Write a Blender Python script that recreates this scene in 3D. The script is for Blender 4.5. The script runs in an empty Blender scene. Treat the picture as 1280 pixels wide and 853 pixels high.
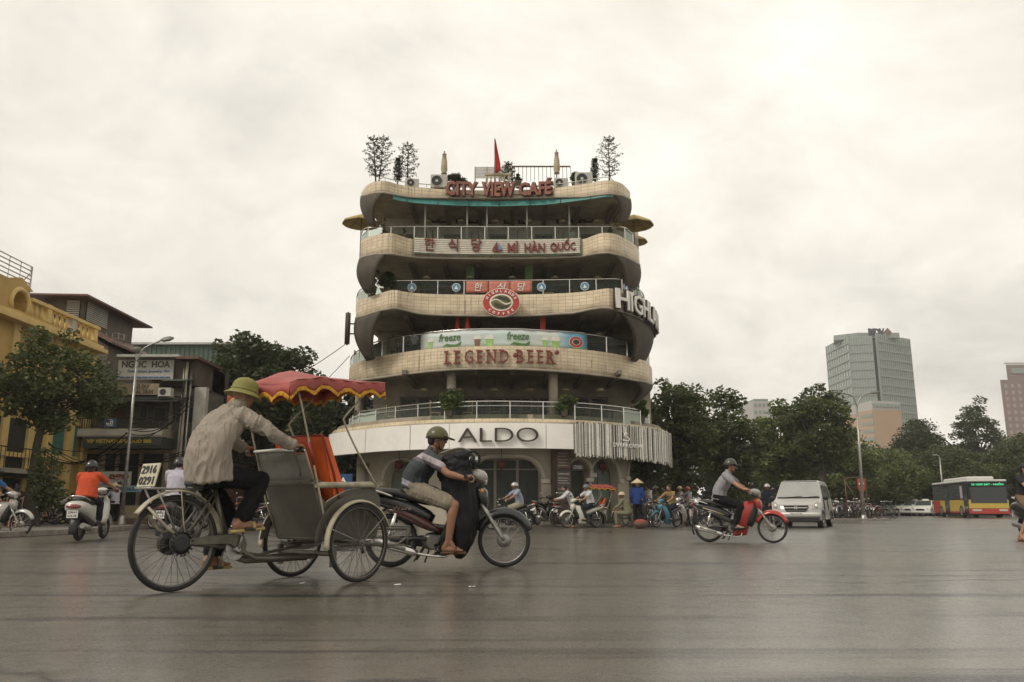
import bpy,bmesh,math,random
import numpy as np
from mathutils import Vector,Matrix,noise
S=bpy.context.scene
COL=S.collection
rnd=random.Random(7)
R=math.radians
PI=math.pi
# ------ camera
CH,FPX,CXP,CYP=0.60,1020.0,640.0,426.5
TH=math.atan((637.0-426.5)/FPX)
cam_data=bpy.data.cameras.new('camera')
cam=bpy.data.objects.new('camera',cam_data)
COL.objects.link(cam)
cam.location=(0,0,CH)
cam.rotation_euler=(PI/2+TH,0,0)
cam_data.sensor_width=36
cam_data.lens=36*FPX/1280
cam_data.clip_end=4000
cam_data.clip_start=0.05
S.camera=cam
# ------ light
SUN_EL,SUN_AZ=46,-128
world=bpy.data.worlds.new("World")
S.world=world
world.use_nodes=True
SUN_E,EXPO=1.5,0.30
S.view_settings.view_transform='Standard'
S.view_settings.look='None'
S.view_settings.gamma=1
S.view_settings.exposure=EXPO
def build_world():
 nt=world.node_tree;nt.nodes.clear();N=nt.nodes;L=nt.links
 out=N.new('ShaderNodeOutputWorld');bg=N.new('ShaderNodeBackground')
 bg.inputs['Strength'].default_value=0.1
 sky=N.new('ShaderNodeTexSky');sky.sky_type='NISHITA';sky.sun_disc=False
 sky.sun_elevation=R(SUN_EL);sky.sun_rotation=R(SUN_AZ);sky.air_density=1.5;sky.dust_density=4
 tc=N.new('ShaderNodeTexCoord')
 sep=N.new('ShaderNodeSeparateXYZ');L.new(tc.outputs['Generated'],sep.inputs[0])
 ad=N.new('ShaderNodeMath');ad.operation='MAXIMUM';ad.inputs[1].default_value=0.0
 L.new(sep.outputs['Z'],ad.inputs[0])
 ad2=N.new('ShaderNodeMath');ad2.operation='ADD';ad2.inputs[1].default_value=0.34
 L.new(ad.outputs[0],ad2.inputs[0])
 dx=N.new('ShaderNodeMath');dx.operation='DIVIDE';L.new(sep.outputs['X'],dx.inputs[0]);L.new(ad2.outputs[0],dx.inputs[1])
 dy=N.new('ShaderNodeMath');dy.operation='DIVIDE';L.new(sep.outputs['Y'],dy.inputs[0]);L.new(ad2.outputs[0],dy.inputs[1])
 cb=N.new('ShaderNodeCombineXYZ');L.new(dx.outputs[0],cb.inputs[0]);L.new(dy.outputs[0],cb.inputs[1])
 n1=N.new('ShaderNodeTexNoise');n1.inputs['Scale'].default_value=0.95;n1.inputs['Detail'].default_value=9
 n1.inputs['Roughness'].default_value=0.62;n1.inputs['Distortion'].default_value=0.35
 L.new(cb.outputs[0],n1.inputs['Vector'])
 r1=N.new('ShaderNodeValToRGB');e=r1.color_ramp.elements
 e[0].position=0.33;e[0].color=(5.9,5.62,5.1,1)
 e[1].position=0.66;e[1].color=(9.8,9.25,8.35,1)
 m=e.new(0.48);m.color=(7.9,7.45,6.65,1)
 L.new(n1.outputs['Fac'],r1.inputs[0])
 n2=N.new('ShaderNodeTexNoise');n2.inputs['Scale'].default_value=3.6;n2.inputs['Detail'].default_value=8
 n2.inputs['Roughness'].default_value=0.6;n2.inputs['Distortion'].default_value=0.5
 L.new(cb.outputs[0],n2.inputs['Vector'])
 mr=N.new('ShaderNodeMapRange');mr.inputs[1].default_value=0.35;mr.inputs[2].default_value=0.68
 mr.inputs[3].default_value=0.90;mr.inputs[4].default_value=1.08
 L.new(n2.outputs['Fac'],mr.inputs[0])
 mul=N.new('ShaderNodeVectorMath');mul.operation='SCALE'
 L.new(r1.outputs[0],mul.inputs[0]);L.new(mr.outputs[0],mul.inputs['Scale'])
 mx=N.new('ShaderNodeMix');mx.data_type='RGBA';mx.inputs[0].default_value=0.97
 L.new(sky.outputs[0],mx.inputs[6]);L.new(mul.outputs[0],mx.inputs[7])
 dt=N.new('ShaderNodeVectorMath');dt.operation='DOT_PRODUCT';L.new(tc.outputs['Generated'],dt.inputs[0]);a_,e_=R(26),R(26)
 dt.inputs[1].default_value=(math.sin(a_)*math.cos(e_),math.cos(a_)*math.cos(e_),math.sin(e_))
 gl=N.new('ShaderNodeMapRange');gl.interpolation_type='SMOOTHSTEP';gl.inputs[1].default_value=.35;gl.inputs[2].default_value=1.0;gl.inputs[3].default_value=.92;gl.inputs[4].default_value=1.1
 L.new(dt.outputs['Value'],gl.inputs[0]);g2=N.new('ShaderNodeVectorMath');g2.operation='SCALE';L.new(mx.outputs[2],g2.inputs[0]);L.new(gl.outputs[0],g2.inputs['Scale'])
 L.new(g2.outputs[0],bg.inputs['Color']);L.new(bg.outputs[0],out.inputs[0])
build_world()
sd=bpy.data.lights.new('sun','SUN');sd.energy=SUN_E;sd.angle=R(14);sd.color=(1,.94,.86)
sun=bpy.data.objects.new('sun',sd);COL.objects.link(sun)
_d=Vector((math.sin(R(SUN_AZ))*math.cos(R(SUN_EL)),math.cos(R(SUN_AZ))*math.cos(R(SUN_EL)),math.sin(R(SUN_EL))))
sun.rotation_euler=_d.to_track_quat('Z','Y').to_euler()
sun.location=(0,-10,40)
# ------ photo geometry (a survey of the place from the photograph)
def ray(px,py):
 u=(px-CXP)/FPX;v=(CYP-py)/FPX
 return Vector((u,math.cos(TH)-v*math.sin(TH),math.sin(TH)+v*math.cos(TH)))
def PY(px,py,Y):
 d=ray(px,py);t=Y/d.y
 return Vector((d.x*t,Y,CH+d.z*t))
def PZ(px,py,Z=0.0):
 d=ray(px,py);t=(Z-CH)/d.z
 return Vector((d.x*t,d.y*t,Z))
def PX(px,py,X):
 d=ray(px,py);t=X/d.x
 return Vector((X,d.y*t,CH+d.z*t))
def proj(p):
 zd=p[1]*math.cos(TH)+(p[2]-CH)*math.sin(TH)
 up=-p[1]*math.sin(TH)+(p[2]-CH)*math.cos(TH)
 return CXP+FPX*p[0]/zd,CYP-FPX*up/zd
class Frame:
 """local x/z coordinates of a thing that stands at org with a heading, read off the photograph"""
 def __init__(s,org,deg):
  s.o=Vector(org);s.f=Vector((math.cos(R(deg)),math.sin(R(deg)),0));s.l=Vector((-math.sin(R(deg)),math.cos(R(deg)),0))
 def __call__(s,px,py,y=0.0):
  c=Vector((0,0,CH));d=ray(px,py);p0=s.o+s.l*y
  t=(p0-c).dot(s.l)/d.dot(s.l);q=c+d*t-s.o
  return Vector((q.dot(s.f),y,q.z))
  # ------ objects
def tag(o,label=None,cat=None,group=None,kind=None):
 if label:o['label']=label
 if cat:o['category']=cat
 if group:o['group']=group
 if kind:o['kind']=kind
 return o
def thing(name,label,cat,loc=(0,0,0),deg=0,group=None,scale=1.0):
 o=bpy.data.objects.new(name,None);COL.objects.link(o)
 o.empty_display_size=.2
 o.location=loc;o.rotation_euler=(0,0,R(deg));o.scale=(scale,)*3
 return tag(o,label,cat,group)
def kids(o):return[c for c in bpy.data.objects if c.parent==o]
def copy_tree(o,parent=None,cmap=None):
 if cmap is None:
  cmap={}
  for c in bpy.data.objects:
   if c.parent:cmap.setdefault(c.parent.name,[]).append(c)
 c=o.copy();COL.objects.link(c)
 if parent:c.parent=parent
 for ch in cmap.get(o.name,[]):copy_tree(ch,c,cmap)
 return c
def dup(o,loc,deg,label,scale=None):
 c=copy_tree(o);c.location=loc;c.rotation_euler=(0,0,R(deg));c['label']=label
 if scale:c.scale=(scale,)*3
 return c
class MB:
 def __init__(s):s.v=[];s.f=[];s.uv={};s.sm=[]
 def face(s,idx,smooth=False):s.f.append(tuple(idx));s.sm.append(smooth)
 def add(s,vs,fs,smooth=False,M=None):
  n=len(s.v)
  for p in vs:
   p=Vector(p);s.v.append(tuple(M@p) if M else tuple(p))
  for f in fs:s.face([i+n for i in f],smooth)
  return s
 def box(s,a,b,M=None):
  x0,y0,z0=a;x1,y1,z1=b
  if x0>x1:x0,x1=x1,x0
  if y0>y1:y0,y1=y1,y0
  if z0>z1:z0,z1=z1,z0
  return s.add([(x0,y0,z0),(x1,y0,z0),(x1,y1,z0),(x0,y1,z0),(x0,y0,z1),(x1,y0,z1),(x1,y1,z1),(x0,y1,z1)],
  [(3,2,1,0),(4,5,6,7),(0,1,5,4),(1,2,6,5),(2,3,7,6),(3,0,4,7)],False,M)
 def prism(s,pts,a,b,axis='y',M=None):
  """pts 2-D outline extruded from a to b along an axis"""
  n=len(pts)
  def mk(u,w,t):return{'y':(u,t,w),'x':(t,u,w),'z':(u,w,t)}[axis]
  vs=[mk(p[0],p[1],a) for p in pts]+[mk(p[0],p[1],b) for p in pts]
  fs=[tuple(range(n))[::-1],tuple(range(n,2*n))]+[(i,(i+1)%n,n+(i+1)%n,n+i) for i in range(n)]
  ar=sum(pts[i][0]*pts[(i+1)%n][1]-pts[(i+1)%n][0]*pts[i][1] for i in range(n))
  flip=(ar<0)^(a>b)^(axis=='y')
  if flip:fs=[f[::-1] for f in fs]
  return s.add(vs,fs,False,M)
 def tube(s,pts,r,n=8,closed=False,caps=True,M=None,ry=None,up=None):
  pts=[Vector(p) for p in pts];m=len(pts)
  rs=r if isinstance(r,(list,tuple)) else[r]*m
  base=len(s.v);prev=None;vs=[]
  for i,p in enumerate(pts):
   if closed:t=pts[(i+1)%m]-pts[i-1]
   else:t=pts[min(i+1,m-1)]-pts[max(i-1,0)]
   if t.length<1e-9:t=Vector((0,0,1))
   t.normalize()
   if up is not None:a=Vector(up)-t*t.dot(Vector(up))
   elif prev is None:a=t.orthogonal()
   else:a=prev-t*t.dot(prev)
   if a.length<1e-6:a=t.orthogonal()
   a.normalize();prev=a;b=t.cross(a)
   for k in range(n):
    q=2*PI*k/n
    vs.append(p+a*math.cos(q)*rs[i]+b*math.sin(q)*(rs[i] if ry is None else rs[i]*ry))
  fs=[]
  for i in range(m if closed else m-1):
   j=(i+1)%m
   for k in range(n):
    l=(k+1)%n
    fs.append((i*n+k,i*n+l,j*n+l,j*n+k))
  s.add(vs,fs,True,M)
  if caps and not closed:
   s.face([base+k for k in range(n)][::-1]);s.face([base+(m-1)*n+k for k in range(n)])
  return s
 def lathe(s,prof,n=16,axis='z',M=None,caps=True):
  """prof: list of (radius, height)"""
  base=len(s.v);m=len(prof);vs=[]
  for(r,h) in prof:
   for k in range(n):
    q=2*PI*k/n;c,d=r*math.cos(q),r*math.sin(q)
    vs.append({'z':(c,d,h),'y':(d,h,c),'x':(h,c,d)}[axis])
  fs=[(i*n+k,i*n+(k+1)%n,(i+1)*n+(k+1)%n,(i+1)*n+k) for i in range(m-1) for k in range(n)]
  s.add(vs,fs,True,M)
  if caps:
   s.face([base+k for k in range(n)][::-1]);s.face([base+(m-1)*n+k for k in range(n)])
  return s
 def ball(s,c,r,n=12,M=None,m=None):
  c=Vector(c);r=Vector(r) if hasattr(r,'__len__') else Vector((r,r,r));m=m or max(4,n//2+1)
  vs=[c+Vector((0,0,-r.z))];
  for i in range(1,m):
   a=-PI/2+PI*i/m
   for k in range(n):
    q=2*PI*k/n
    vs.append(c+Vector((r.x*math.cos(a)*math.cos(q),r.y*math.cos(a)*math.sin(q),r.z*math.sin(a))))
  vs.append(c+Vector((0,0,r.z)))
  fs=[(0,1+(k+1)%n,1+k) for k in range(n)]
  for i in range(m-2):
   for k in range(n):
    a0=1+i*n+k;b0=1+i*n+(k+1)%n
    fs.append((a0,b0,b0+n,a0+n))
  t=len(vs)-1;o=1+(m-2)*n
  fs+=[(o+k,o+(k+1)%n,t) for k in range(n)]
  return s.add(vs,fs,True,M)
 def cap(s,a,b,ra,rb,n=10,M=None):
  """closed tapered capsule between two points"""
  a=Vector(a);b=Vector(b);t=(b-a)
  L=t.length or 1e-6;t=t/L
  pts=[];rs=[]
  for q in(-90,-60,-30):pts.append(a+t*ra*math.sin(R(q)));rs.append(max(ra*math.cos(R(q)),.0008))
  pts.append(a);rs.append(ra);pts.append(b);rs.append(rb)
  for q in(30,60,90):pts.append(b+t*rb*math.sin(R(q)));rs.append(max(rb*math.cos(R(q)),.0008))
  return s.tube(pts,rs,n,M=M)
 def grid(s,rows,smooth=True,M=None,closed_u=False,flip=False):
  """rows: list of equal-length point lists"""
  n=len(rows[0]);vs=[p for r_ in rows for p in r_];fs=[]
  for i in range(len(rows)-1):
   for k in range(n if closed_u else n-1):
    l=(k+1)%n
    f=(i*n+k,i*n+l,(i+1)*n+l,(i+1)*n+k)
    fs.append(f[::-1] if flip else f)
  return s.add(vs,fs,smooth,M)
 def build(s,name,mat,parent=None,bevel=0,label=None,kind=None,solid=0,smooth=None,uvfn=None,seg=1):
  me=bpy.data.meshes.new(name);me.from_pydata(s.v,[],s.f)
  if smooth is None:me.polygons.foreach_set('use_smooth',s.sm)
  else:me.polygons.foreach_set('use_smooth',[smooth]*len(s.f))
  if uvfn:
   ul=me.uv_layers.new(name='UVMap');co=np.empty(len(me.vertices)*3);me.vertices.foreach_get('co',co);co=co.reshape(-1,3)
   li=np.empty(len(me.loops),dtype=np.int32);me.loops.foreach_get('vertex_index',li)
   uv=np.array([uvfn(c,i) for i,c in enumerate(co)])[li]
   ul.data.foreach_set('uv',uv.ravel())
  if mat:me.materials.append(mat)
  me.validate();me.update()
  o=bpy.data.objects.new(name,me);COL.objects.link(o)
  if parent:o.parent=parent
  if solid:
   md=o.modifiers.new('s','SOLIDIFY');md.thickness=solid;md.offset=0
  if bevel:
   md=o.modifiers.new('b','BEVEL');md.width=bevel;md.segments=seg;md.limit_method='ANGLE';md.angle_limit=R(35)
   md.harden_normals=False
  if label:o['label']=label
  if kind:o['kind']=kind
  return o
def part(name,mat,parent,fn,**k):
 m=MB();fn(m);return m.build(name,mat,parent,**k)
def child(name,me,parent,loc=(0,0,0),deg=0):
 o=bpy.data.objects.new(name,me);COL.objects.link(o);o.parent=parent;o.location=loc;o.rotation_euler=(0,0,R(deg))
 return o
def bake(o):
 """apply an object's modifiers"""
 dg=bpy.context.evaluated_depsgraph_get();me=bpy.data.meshes.new_from_object(o.evaluated_get(dg))
 o.modifiers.clear();old=o.data;o.data=me
 return o
def remesh(mb,name,mat,parent,voxel,smooth=4,disp=None,fac=.5):
 o=mb.build(name,mat,parent)
 m=o.modifiers.new('r','REMESH');m.mode='VOXEL';m.voxel_size=voxel;m.use_smooth_shade=True
 if smooth:
  m2=o.modifiers.new('s','SMOOTH');m2.factor=fac;m2.iterations=smooth
 bpy.context.view_layer.update()
 bake(o)
 me=o.data
 if not me.materials and mat:me.materials.append(mat)
 if disp:
  n=len(me.vertices);co=np.empty(n*3);no=np.empty(n*3)
  me.vertices.foreach_get('co',co);me.vertices.foreach_get('normal',no)
  co=co.reshape(-1,3);no=no.reshape(-1,3)
  d=np.array([disp(c) for c in co]);co=co+no*d[:,None]
  me.vertices.foreach_set('co',co.ravel());me.update()
 me.polygons.foreach_set('use_smooth',[True]*len(me.polygons))
 return o
def spline(pts,n=8,closed=False):
 """Catmull-Rom through pts"""
 P=[Vector(p) for p in pts];m=len(P);out=[]
 for i in range(m if closed else m-1):
  if closed:a,b,c,d=P[i-1],P[i],P[(i+1)%m],P[(i+2)%m]
  else:a,b,c,d=P[max(i-1,0)],P[i],P[i+1],P[min(i+2,m-1)]
  for k in range(n):
   t=k/n
   out.append(.5*((2*b)+(c-a)*t+(2*a-5*b+4*c-d)*t*t+(3*b-a-3*c+d)*t**3))
 if not closed:out.append(P[-1])
 return out
def resample(pts,n):
 P=[Vector(p) for p in pts];L=[0]
 for i in range(1,len(P)):L.append(L[-1]+(P[i]-P[i-1]).length)
 out=[];j=0
 for k in range(n):
  t=L[-1]*k/(n-1)
  while j<len(P)-2 and L[j+1]<t:j+=1
  d=(L[j+1]-L[j]) or 1;out.append(P[j].lerp(P[j+1],min(1,max(0,(t-L[j])/d))))
 return out
def interp(x,xs,ys):
 if x<=xs[0]:return ys[0]
 for i in range(1,len(xs)):
  if x<=xs[i]:return ys[i-1]+(ys[i]-ys[i-1])*(x-xs[i-1])/(xs[i]-xs[i-1])
 return ys[-1]
 # ------ text
_tc={}
def text_mesh(body,size=1.0,depth=.02,bold=0.0,sx=1.0,mat=None,align='CENTER',res=2,spacing=1.0):
 """flat letters in the x/z plane facing -y, centred on the origin; returns a mesh"""
 key=(body,size,depth,bold,sx,mat.name if mat else "",align,spacing,res)
 if key in _tc:return _tc[key]
 c=bpy.data.curves.new('lettering','FONT');c.body=body;c.size=size;c.extrude=depth/2;c.offset=bold
 c.align_x=align;c.align_y='CENTER';c.resolution_u=res;c.space_character=spacing
 o=bpy.data.objects.new('lettering',c);COL.objects.link(o)
 bpy.context.view_layer.update()
 dg=bpy.context.evaluated_depsgraph_get();me=bpy.data.meshes.new_from_object(o.evaluated_get(dg))
 bpy.data.objects.remove(o)
 n=len(me.vertices);co=np.empty(n*3);me.vertices.foreach_get('co',co);co=co.reshape(-1,3)
 if n:
  ymid=(co[:,1].max()+co[:,1].min())/2
  if align=='CENTER':co[:,0]-=(co[:,0].max()+co[:,0].min())/2
  co=np.stack([co[:,0]*sx,-co[:,2],co[:,1]-ymid],1)
  me.vertices.foreach_set('co',co.ravel())
 me.materials.clear()
 if mat:me.materials.append(mat)
 me.update();_tc[key]=me
 return me
def text(body,mat,parent,loc,size,name='lettering',deg=0,fit=None,pitch=0,**k):
 me=text_mesh(body,size,mat=mat,**k)
 o=bpy.data.objects.new(name,me);COL.objects.link(o);o.parent=parent;o.location=loc;o.rotation_euler=(pitch,0,R(deg))
 if fit:
  xs=[v.co.x for v in me.vertices];zs=[v.co.z for v in me.vertices]
  if xs:o.scale=(fit[0]/(max(xs)-min(xs)),1,fit[1]/(max(zs)-min(zs)))
 return o
def bend(o,fn):
 """map an object's own mesh through fn(x, y, z) -> point"""
 me=o.data.copy();o.data=me
 sc=o.scale;lo=o.location
 for v in me.vertices:v.co=fn(v.co.x*sc.x+lo.x,v.co.y*sc.y,v.co.z*sc.z+lo.z)
 o.scale=(1,1,1);o.location=(0,0,0);o.rotation_euler=(0,0,0);me.update()
 return o
 # ------ materials
_m={}
def M(name,col,rough=.6,metal=0,noise_=.12,scale=6,bump=0,spec=.5,col2=None,coat=0,trans=0,uv=False,dirt=0,dirtcol=(.06,.05,.04),bscale=None,stretch=(1,1,1),ior=1.45,alpha=1):
 """everyday surface: base colour varied by noise between col and col2, with fine relief and soiling patches"""
 if name in _m:return _m[name]
 m=bpy.data.materials.new(name);m.use_nodes=True;nt=m.node_tree;N=nt.nodes;L=nt.links
 b=N['Principled BSDF'];b.inputs['Roughness'].default_value=rough;b.inputs['Metallic'].default_value=metal
 b.inputs['Specular IOR Level'].default_value=spec;b.inputs['Coat Weight'].default_value=coat
 b.inputs['Transmission Weight'].default_value=trans;b.inputs['IOR'].default_value=ior;b.inputs['Alpha'].default_value=alpha
 b.inputs['Coat Roughness'].default_value=.12
 tc=N.new('ShaderNodeTexCoord');mp=N.new('ShaderNodeMapping');mp.inputs['Scale'].default_value=stretch
 L.new(tc.outputs['UV' if uv else 'Object'],mp.inputs[0])
 n=N.new('ShaderNodeTexNoise');n.inputs['Scale'].default_value=scale;n.inputs['Detail'].default_value=5;n.inputs['Roughness'].default_value=.65
 L.new(mp.outputs[0],n.inputs['Vector'])
 if col2 is None:lo=tuple(c*(1-noise_) for c in col);hi=tuple(min(1,c*(1+noise_)) for c in col)
 else:lo,hi=col,col2
 r=N.new('ShaderNodeValToRGB');r.color_ramp.elements[0].position=.32;r.color_ramp.elements[1].position=.68
 r.color_ramp.elements[0].color=(*lo,1);r.color_ramp.elements[1].color=(*hi,1)
 L.new(n.outputs['Fac'],r.inputs[0]);last=r.outputs[0]
 if dirt:
  n3=N.new('ShaderNodeTexNoise');n3.inputs['Scale'].default_value=scale*.45;n3.inputs['Detail'].default_value=8;n3.inputs['Roughness'].default_value=.75
  L.new(mp.outputs[0],n3.inputs['Vector'])
  mr=N.new('ShaderNodeMapRange');mr.inputs[1].default_value=.48;mr.inputs[2].default_value=.7;mr.inputs[4].default_value=dirt
  L.new(n3.outputs['Fac'],mr.inputs[0])
  mx=N.new('ShaderNodeMix');mx.data_type='RGBA';L.new(mr.outputs[0],mx.inputs[0]);L.new(last,mx.inputs[6]);mx.inputs[7].default_value=(*dirtcol,1)
  last=mx.outputs[2]
 L.new(last,b.inputs['Base Color'])
 if bump:
  n2=N.new('ShaderNodeTexNoise');n2.inputs['Scale'].default_value=bscale or scale*6;n2.inputs['Detail'].default_value=4
  L.new(mp.outputs[0],n2.inputs['Vector'])
  bp=N.new('ShaderNodeBump');bp.inputs['Strength'].default_value=bump;bp.inputs['Distance'].default_value=.02
  L.new(n2.outputs['Fac'],bp.inputs['Height']);L.new(bp.outputs[0],b.inputs['Normal'])
 _m[name]=m
 return m
def emit(name,col,st=1.0):
 if name in _m:return _m[name]
 m=bpy.data.materials.new(name);m.use_nodes=True
 b=m.node_tree.nodes['Principled BSDF'];b.inputs['Base Color'].default_value=(*col,1)
 b.inputs['Emission Color'].default_value=(*col,1);b.inputs['Emission Strength'].default_value=st
 _m[name]=m;return m
def glass(name,tint=(.8,.85,.82),rough=.05,op=.35,fi=1.5):
 """thin pane: mostly see-through, tinted, with a fresnel reflection"""
 if name in _m:return _m[name]
 m=bpy.data.materials.new(name);m.use_nodes=True;nt=m.node_tree;N=nt.nodes;L=nt.links
 b=N['Principled BSDF'];b.inputs['Base Color'].default_value=(*tint,1);b.inputs['Roughness'].default_value=rough
 b.inputs['Alpha'].default_value=1
 t=N.new('ShaderNodeBsdfTransparent');t.inputs[0].default_value=(*tint,1)
 fr=N.new('ShaderNodeFresnel');fr.inputs[0].default_value=fi
 ad=N.new('ShaderNodeMath');ad.operation='ADD';ad.inputs[1].default_value=op;ad.use_clamp=True;L.new(fr.outputs[0],ad.inputs[0])
 mx=N.new('ShaderNodeMixShader');L.new(ad.outputs[0],mx.inputs[0]);L.new(t.outputs[0],mx.inputs[1]);L.new(b.outputs[0],mx.inputs[2])
 L.new(mx.outputs[0],N['Material Output'].inputs[0])
 _m[name]=m;return m
CHROME=M('chrome',(.62,.6,.57),.22,1,.1,8)
STEEL=M('worn_steel',(.34,.33,.31),.42,.85,.25,14,.1,dirt=.5)
RUBBER=M('tyre_rubber',(.022,.021,.02),.78,0,.25,20,.2)
BLACKP=M('black_plastic',(.016,.016,.017),.42,0,.2,10)
BLACKG=M('black_gloss_paint',(.012,.012,.014),.18,0,.2,5,coat=.6)
DKGREY=M('dark_grey',(.045,.045,.045),.6,0,.2,8)
WHITEP=M('white_paint',(.72,.70,.65),.4,0,.06,5,dirt=.12)
REDP=M('red_scooter_paint',(.34,.026,.016),.25,0,.1,3,coat=.6)
SKIN=M('skin',(.33,.17,.10),.55,0,.1,12,.1)
SKIND=M('tanned_skin',(.27,.135,.08),.55,0,.12,12,.1)
HAIR=M('black_hair',(.012,.01,.009),.5,0,.3,60,.3,stretch=(1,1,.2))
SEATL=M('seat_vinyl',(.02,.018,.018),.45,0,.2,9,.1)
# ------ ground
def asphalt():
 m=bpy.data.materials.new('wet_asphalt');m.use_nodes=True;nt=m.node_tree;N=nt.nodes;L=nt.links
 b=N['Principled BSDF'];tc=N.new('ShaderNodeTexCoord')
 def nz(sc,det=5,ro=.6,st=(1,1,1),dist=0):
  mp=N.new('ShaderNodeMapping');mp.inputs['Scale'].default_value=st;L.new(tc.outputs['Object'],mp.inputs[0])
  n=N.new('ShaderNodeTexNoise');n.inputs['Scale'].default_value=sc;n.inputs['Detail'].default_value=det;n.inputs['Roughness'].default_value=ro
  n.inputs['Distortion'].default_value=dist;L.new(mp.outputs[0],n.inputs['Vector']);return n.outputs['Fac']
 def rng(s,a,b_,c,d):
  r=N.new('ShaderNodeMapRange');L.new(s,r.inputs[0])
  for i,v in enumerate((a,b_,c,d)):r.inputs[i+1].default_value=v
  return r.outputs[0]
 def mix(f,a,c):
  mx=N.new('ShaderNodeMix');mx.data_type='RGBA';L.new(f,mx.inputs[0])
  for i,q in((6,a),(7,c)):
   if isinstance(q,tuple):mx.inputs[i].default_value=(*q,1)
   else:L.new(q,mx.inputs[i])
  return mx.outputs[2]
 wet=rng(nz(.22,6,.6,(1,.55,1),.6),.40,.62,0,1)
 streak=rng(nz(.8,6,.65,(.14,3.2,1),.5),.53,.63,0,1)
 grit=nz(120,3,.75);grit2=rng(nz(55,4,.7),.35,.7,0,1)
 blot=rng(nz(2.6,6,.7,(1,1,1),.8),.56,.74,0,1)
 c=mix(grit2,(.052,.043,.026),(.23,.19,.12))
 c=mix(rng(nz(36,3,.9),.46,.60,0,.75),c,(.035,.029,.020));c=mix(rng(grit,.44,.60,0,1),c,(.15,.13,.095));c=mix(rng(nz(95,3,.8),.5,.62,0,.9),c,(.03,.027,.021))
 wm=N.new('ShaderNodeMath');wm.operation='MULTIPLY';L.new(wet,wm.inputs[0]);wm.inputs[1].default_value=.6;c2=mix(wm.outputs[0],c,(.036,.032,.025))
 c3=mix(streak,c2,(.026,.024,.021))
 mm=N.new('ShaderNodeMath');mm.operation='MULTIPLY';L.new(blot,mm.inputs[0]);mm.inputs[1].default_value=.55
 c4=mix(mm.outputs[0],c3,(.022,.019,.017))
 L.new(c4,b.inputs['Base Color'])
 ro=N.new('ShaderNodeMath');ro.operation='ADD';L.new(rng(wet,0,1,.38,.22),ro.inputs[0]);L.new(rng(nz(9,6,.75),.3,.7,-.06,.09),ro.inputs[1])
 rs=N.new('ShaderNodeMath');rs.operation='ADD';L.new(ro.outputs[0],rs.inputs[0]);L.new(rng(nz(60,3,.8),.42,.58,-.06,.16),rs.inputs[1]);L.new(rs.outputs[0],b.inputs['Roughness'])
 cwm=N.new('ShaderNodeMath');cwm.operation='MULTIPLY';L.new(rng(wet,0,1,.8,1.0),cwm.inputs[0]);L.new(rng(nz(48,4,.85),.42,.58,.6,1.0),cwm.inputs[1]);cs=N.new('ShaderNodeMath');cs.operation='MULTIPLY';L.new(cwm.outputs[0],cs.inputs[0]);st2=N.new('ShaderNodeMath');st2.operation='MAXIMUM';L.new(streak,st2.inputs[0]);L.new(blot,st2.inputs[1]);L.new(rng(st2.outputs[0],0,1,1,.68),cs.inputs[1]);L.new(cs.outputs[0],b.inputs['Coat Weight']);spv=rng(st2.outputs[0],0,1,1.0,.4);L.new(spv,b.inputs['Specular IOR Level']);L.new(rng(nz(7,6,.7),.3,.7,.12,.25),b.inputs['Coat Roughness']);b.inputs['Coat IOR'].default_value=1.75
 bc=N.new('ShaderNodeBump');bc.inputs['Strength'].default_value=.10;bc.inputs['Distance'].default_value=.004;L.new(nz(75,5,.85),bc.inputs['Height']);L.new(bc.outputs[0],b.inputs['Coat Normal'])
 b1=N.new('ShaderNodeBump');b1.inputs['Strength'].default_value=.4;b1.inputs['Distance'].default_value=.006
 L.new(grit,b1.inputs['Height'])
 b2=N.new('ShaderNodeBump');b2.inputs['Strength'].default_value=.18;b2.inputs['Distance'].default_value=.02
 L.new(nz(14,5,.7),b2.inputs['Height']);L.new(b1.outputs[0],b2.inputs['Normal'])
 vo=N.new('ShaderNodeTexVoronoi');vo.feature='DISTANCE_TO_EDGE';vo.inputs['Scale'].default_value=.19
 mp=N.new('ShaderNodeMapping');mp.inputs['Scale'].default_value=(.35,1.3,1)
 n0=N.new('ShaderNodeTexNoise');n0.inputs['Scale'].default_value=.8;n0.inputs['Detail'].default_value=6;L.new(tc.outputs['Object'],n0.inputs['Vector'])
 ad=N.new('ShaderNodeMix');ad.data_type='VECTOR';ad.inputs[0].default_value=.12
 L.new(tc.outputs['Object'],ad.inputs[4])
 sc=N.new('ShaderNodeVectorMath');sc.operation='SCALE';sc.inputs['Scale'].default_value=14;L.new(n0.outputs['Color'],sc.inputs[0]);L.new(sc.outputs[0],ad.inputs[5])
 L.new(ad.outputs[1],mp.inputs[0]);L.new(mp.outputs[0],vo.inputs['Vector'])
 cr=rng(vo.outputs['Distance'],.0,.012,1,0)
 b3=N.new('ShaderNodeBump');b3.inputs['Strength'].default_value=.8;b3.inputs['Distance'].default_value=-.02
 L.new(cr,b3.inputs['Height']);L.new(b2.outputs[0],b3.inputs['Normal']);L.new(b3.outputs[0],b.inputs['Normal'])
 c5=mix(cr,c4,(.015,.013,.012));L.new(c5,b.inputs['Base Color'])
 return m
ASPH=asphalt()
g=MB();n=40
xs=[-560+1120*i/n for i in range(n+1)]
g.add([(x,y,0) for y in(-60,5,30,100,300,640) for x in xs],[(j*(n+1)+i,j*(n+1)+i+1,(j+1)*(n+1)+i+1,(j+1)*(n+1)+i) for j in range(5) for i in range(n)])
g.build('road',ASPH,kind='structure')
PAVE=M('pavement_concrete',(.17,.155,.135),.6,0,.2,3,.3,dirt=.5)
KERB=M('kerb_stone',(.22,.2,.175),.6,0,.25,5,.3,dirt=.5)
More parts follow.
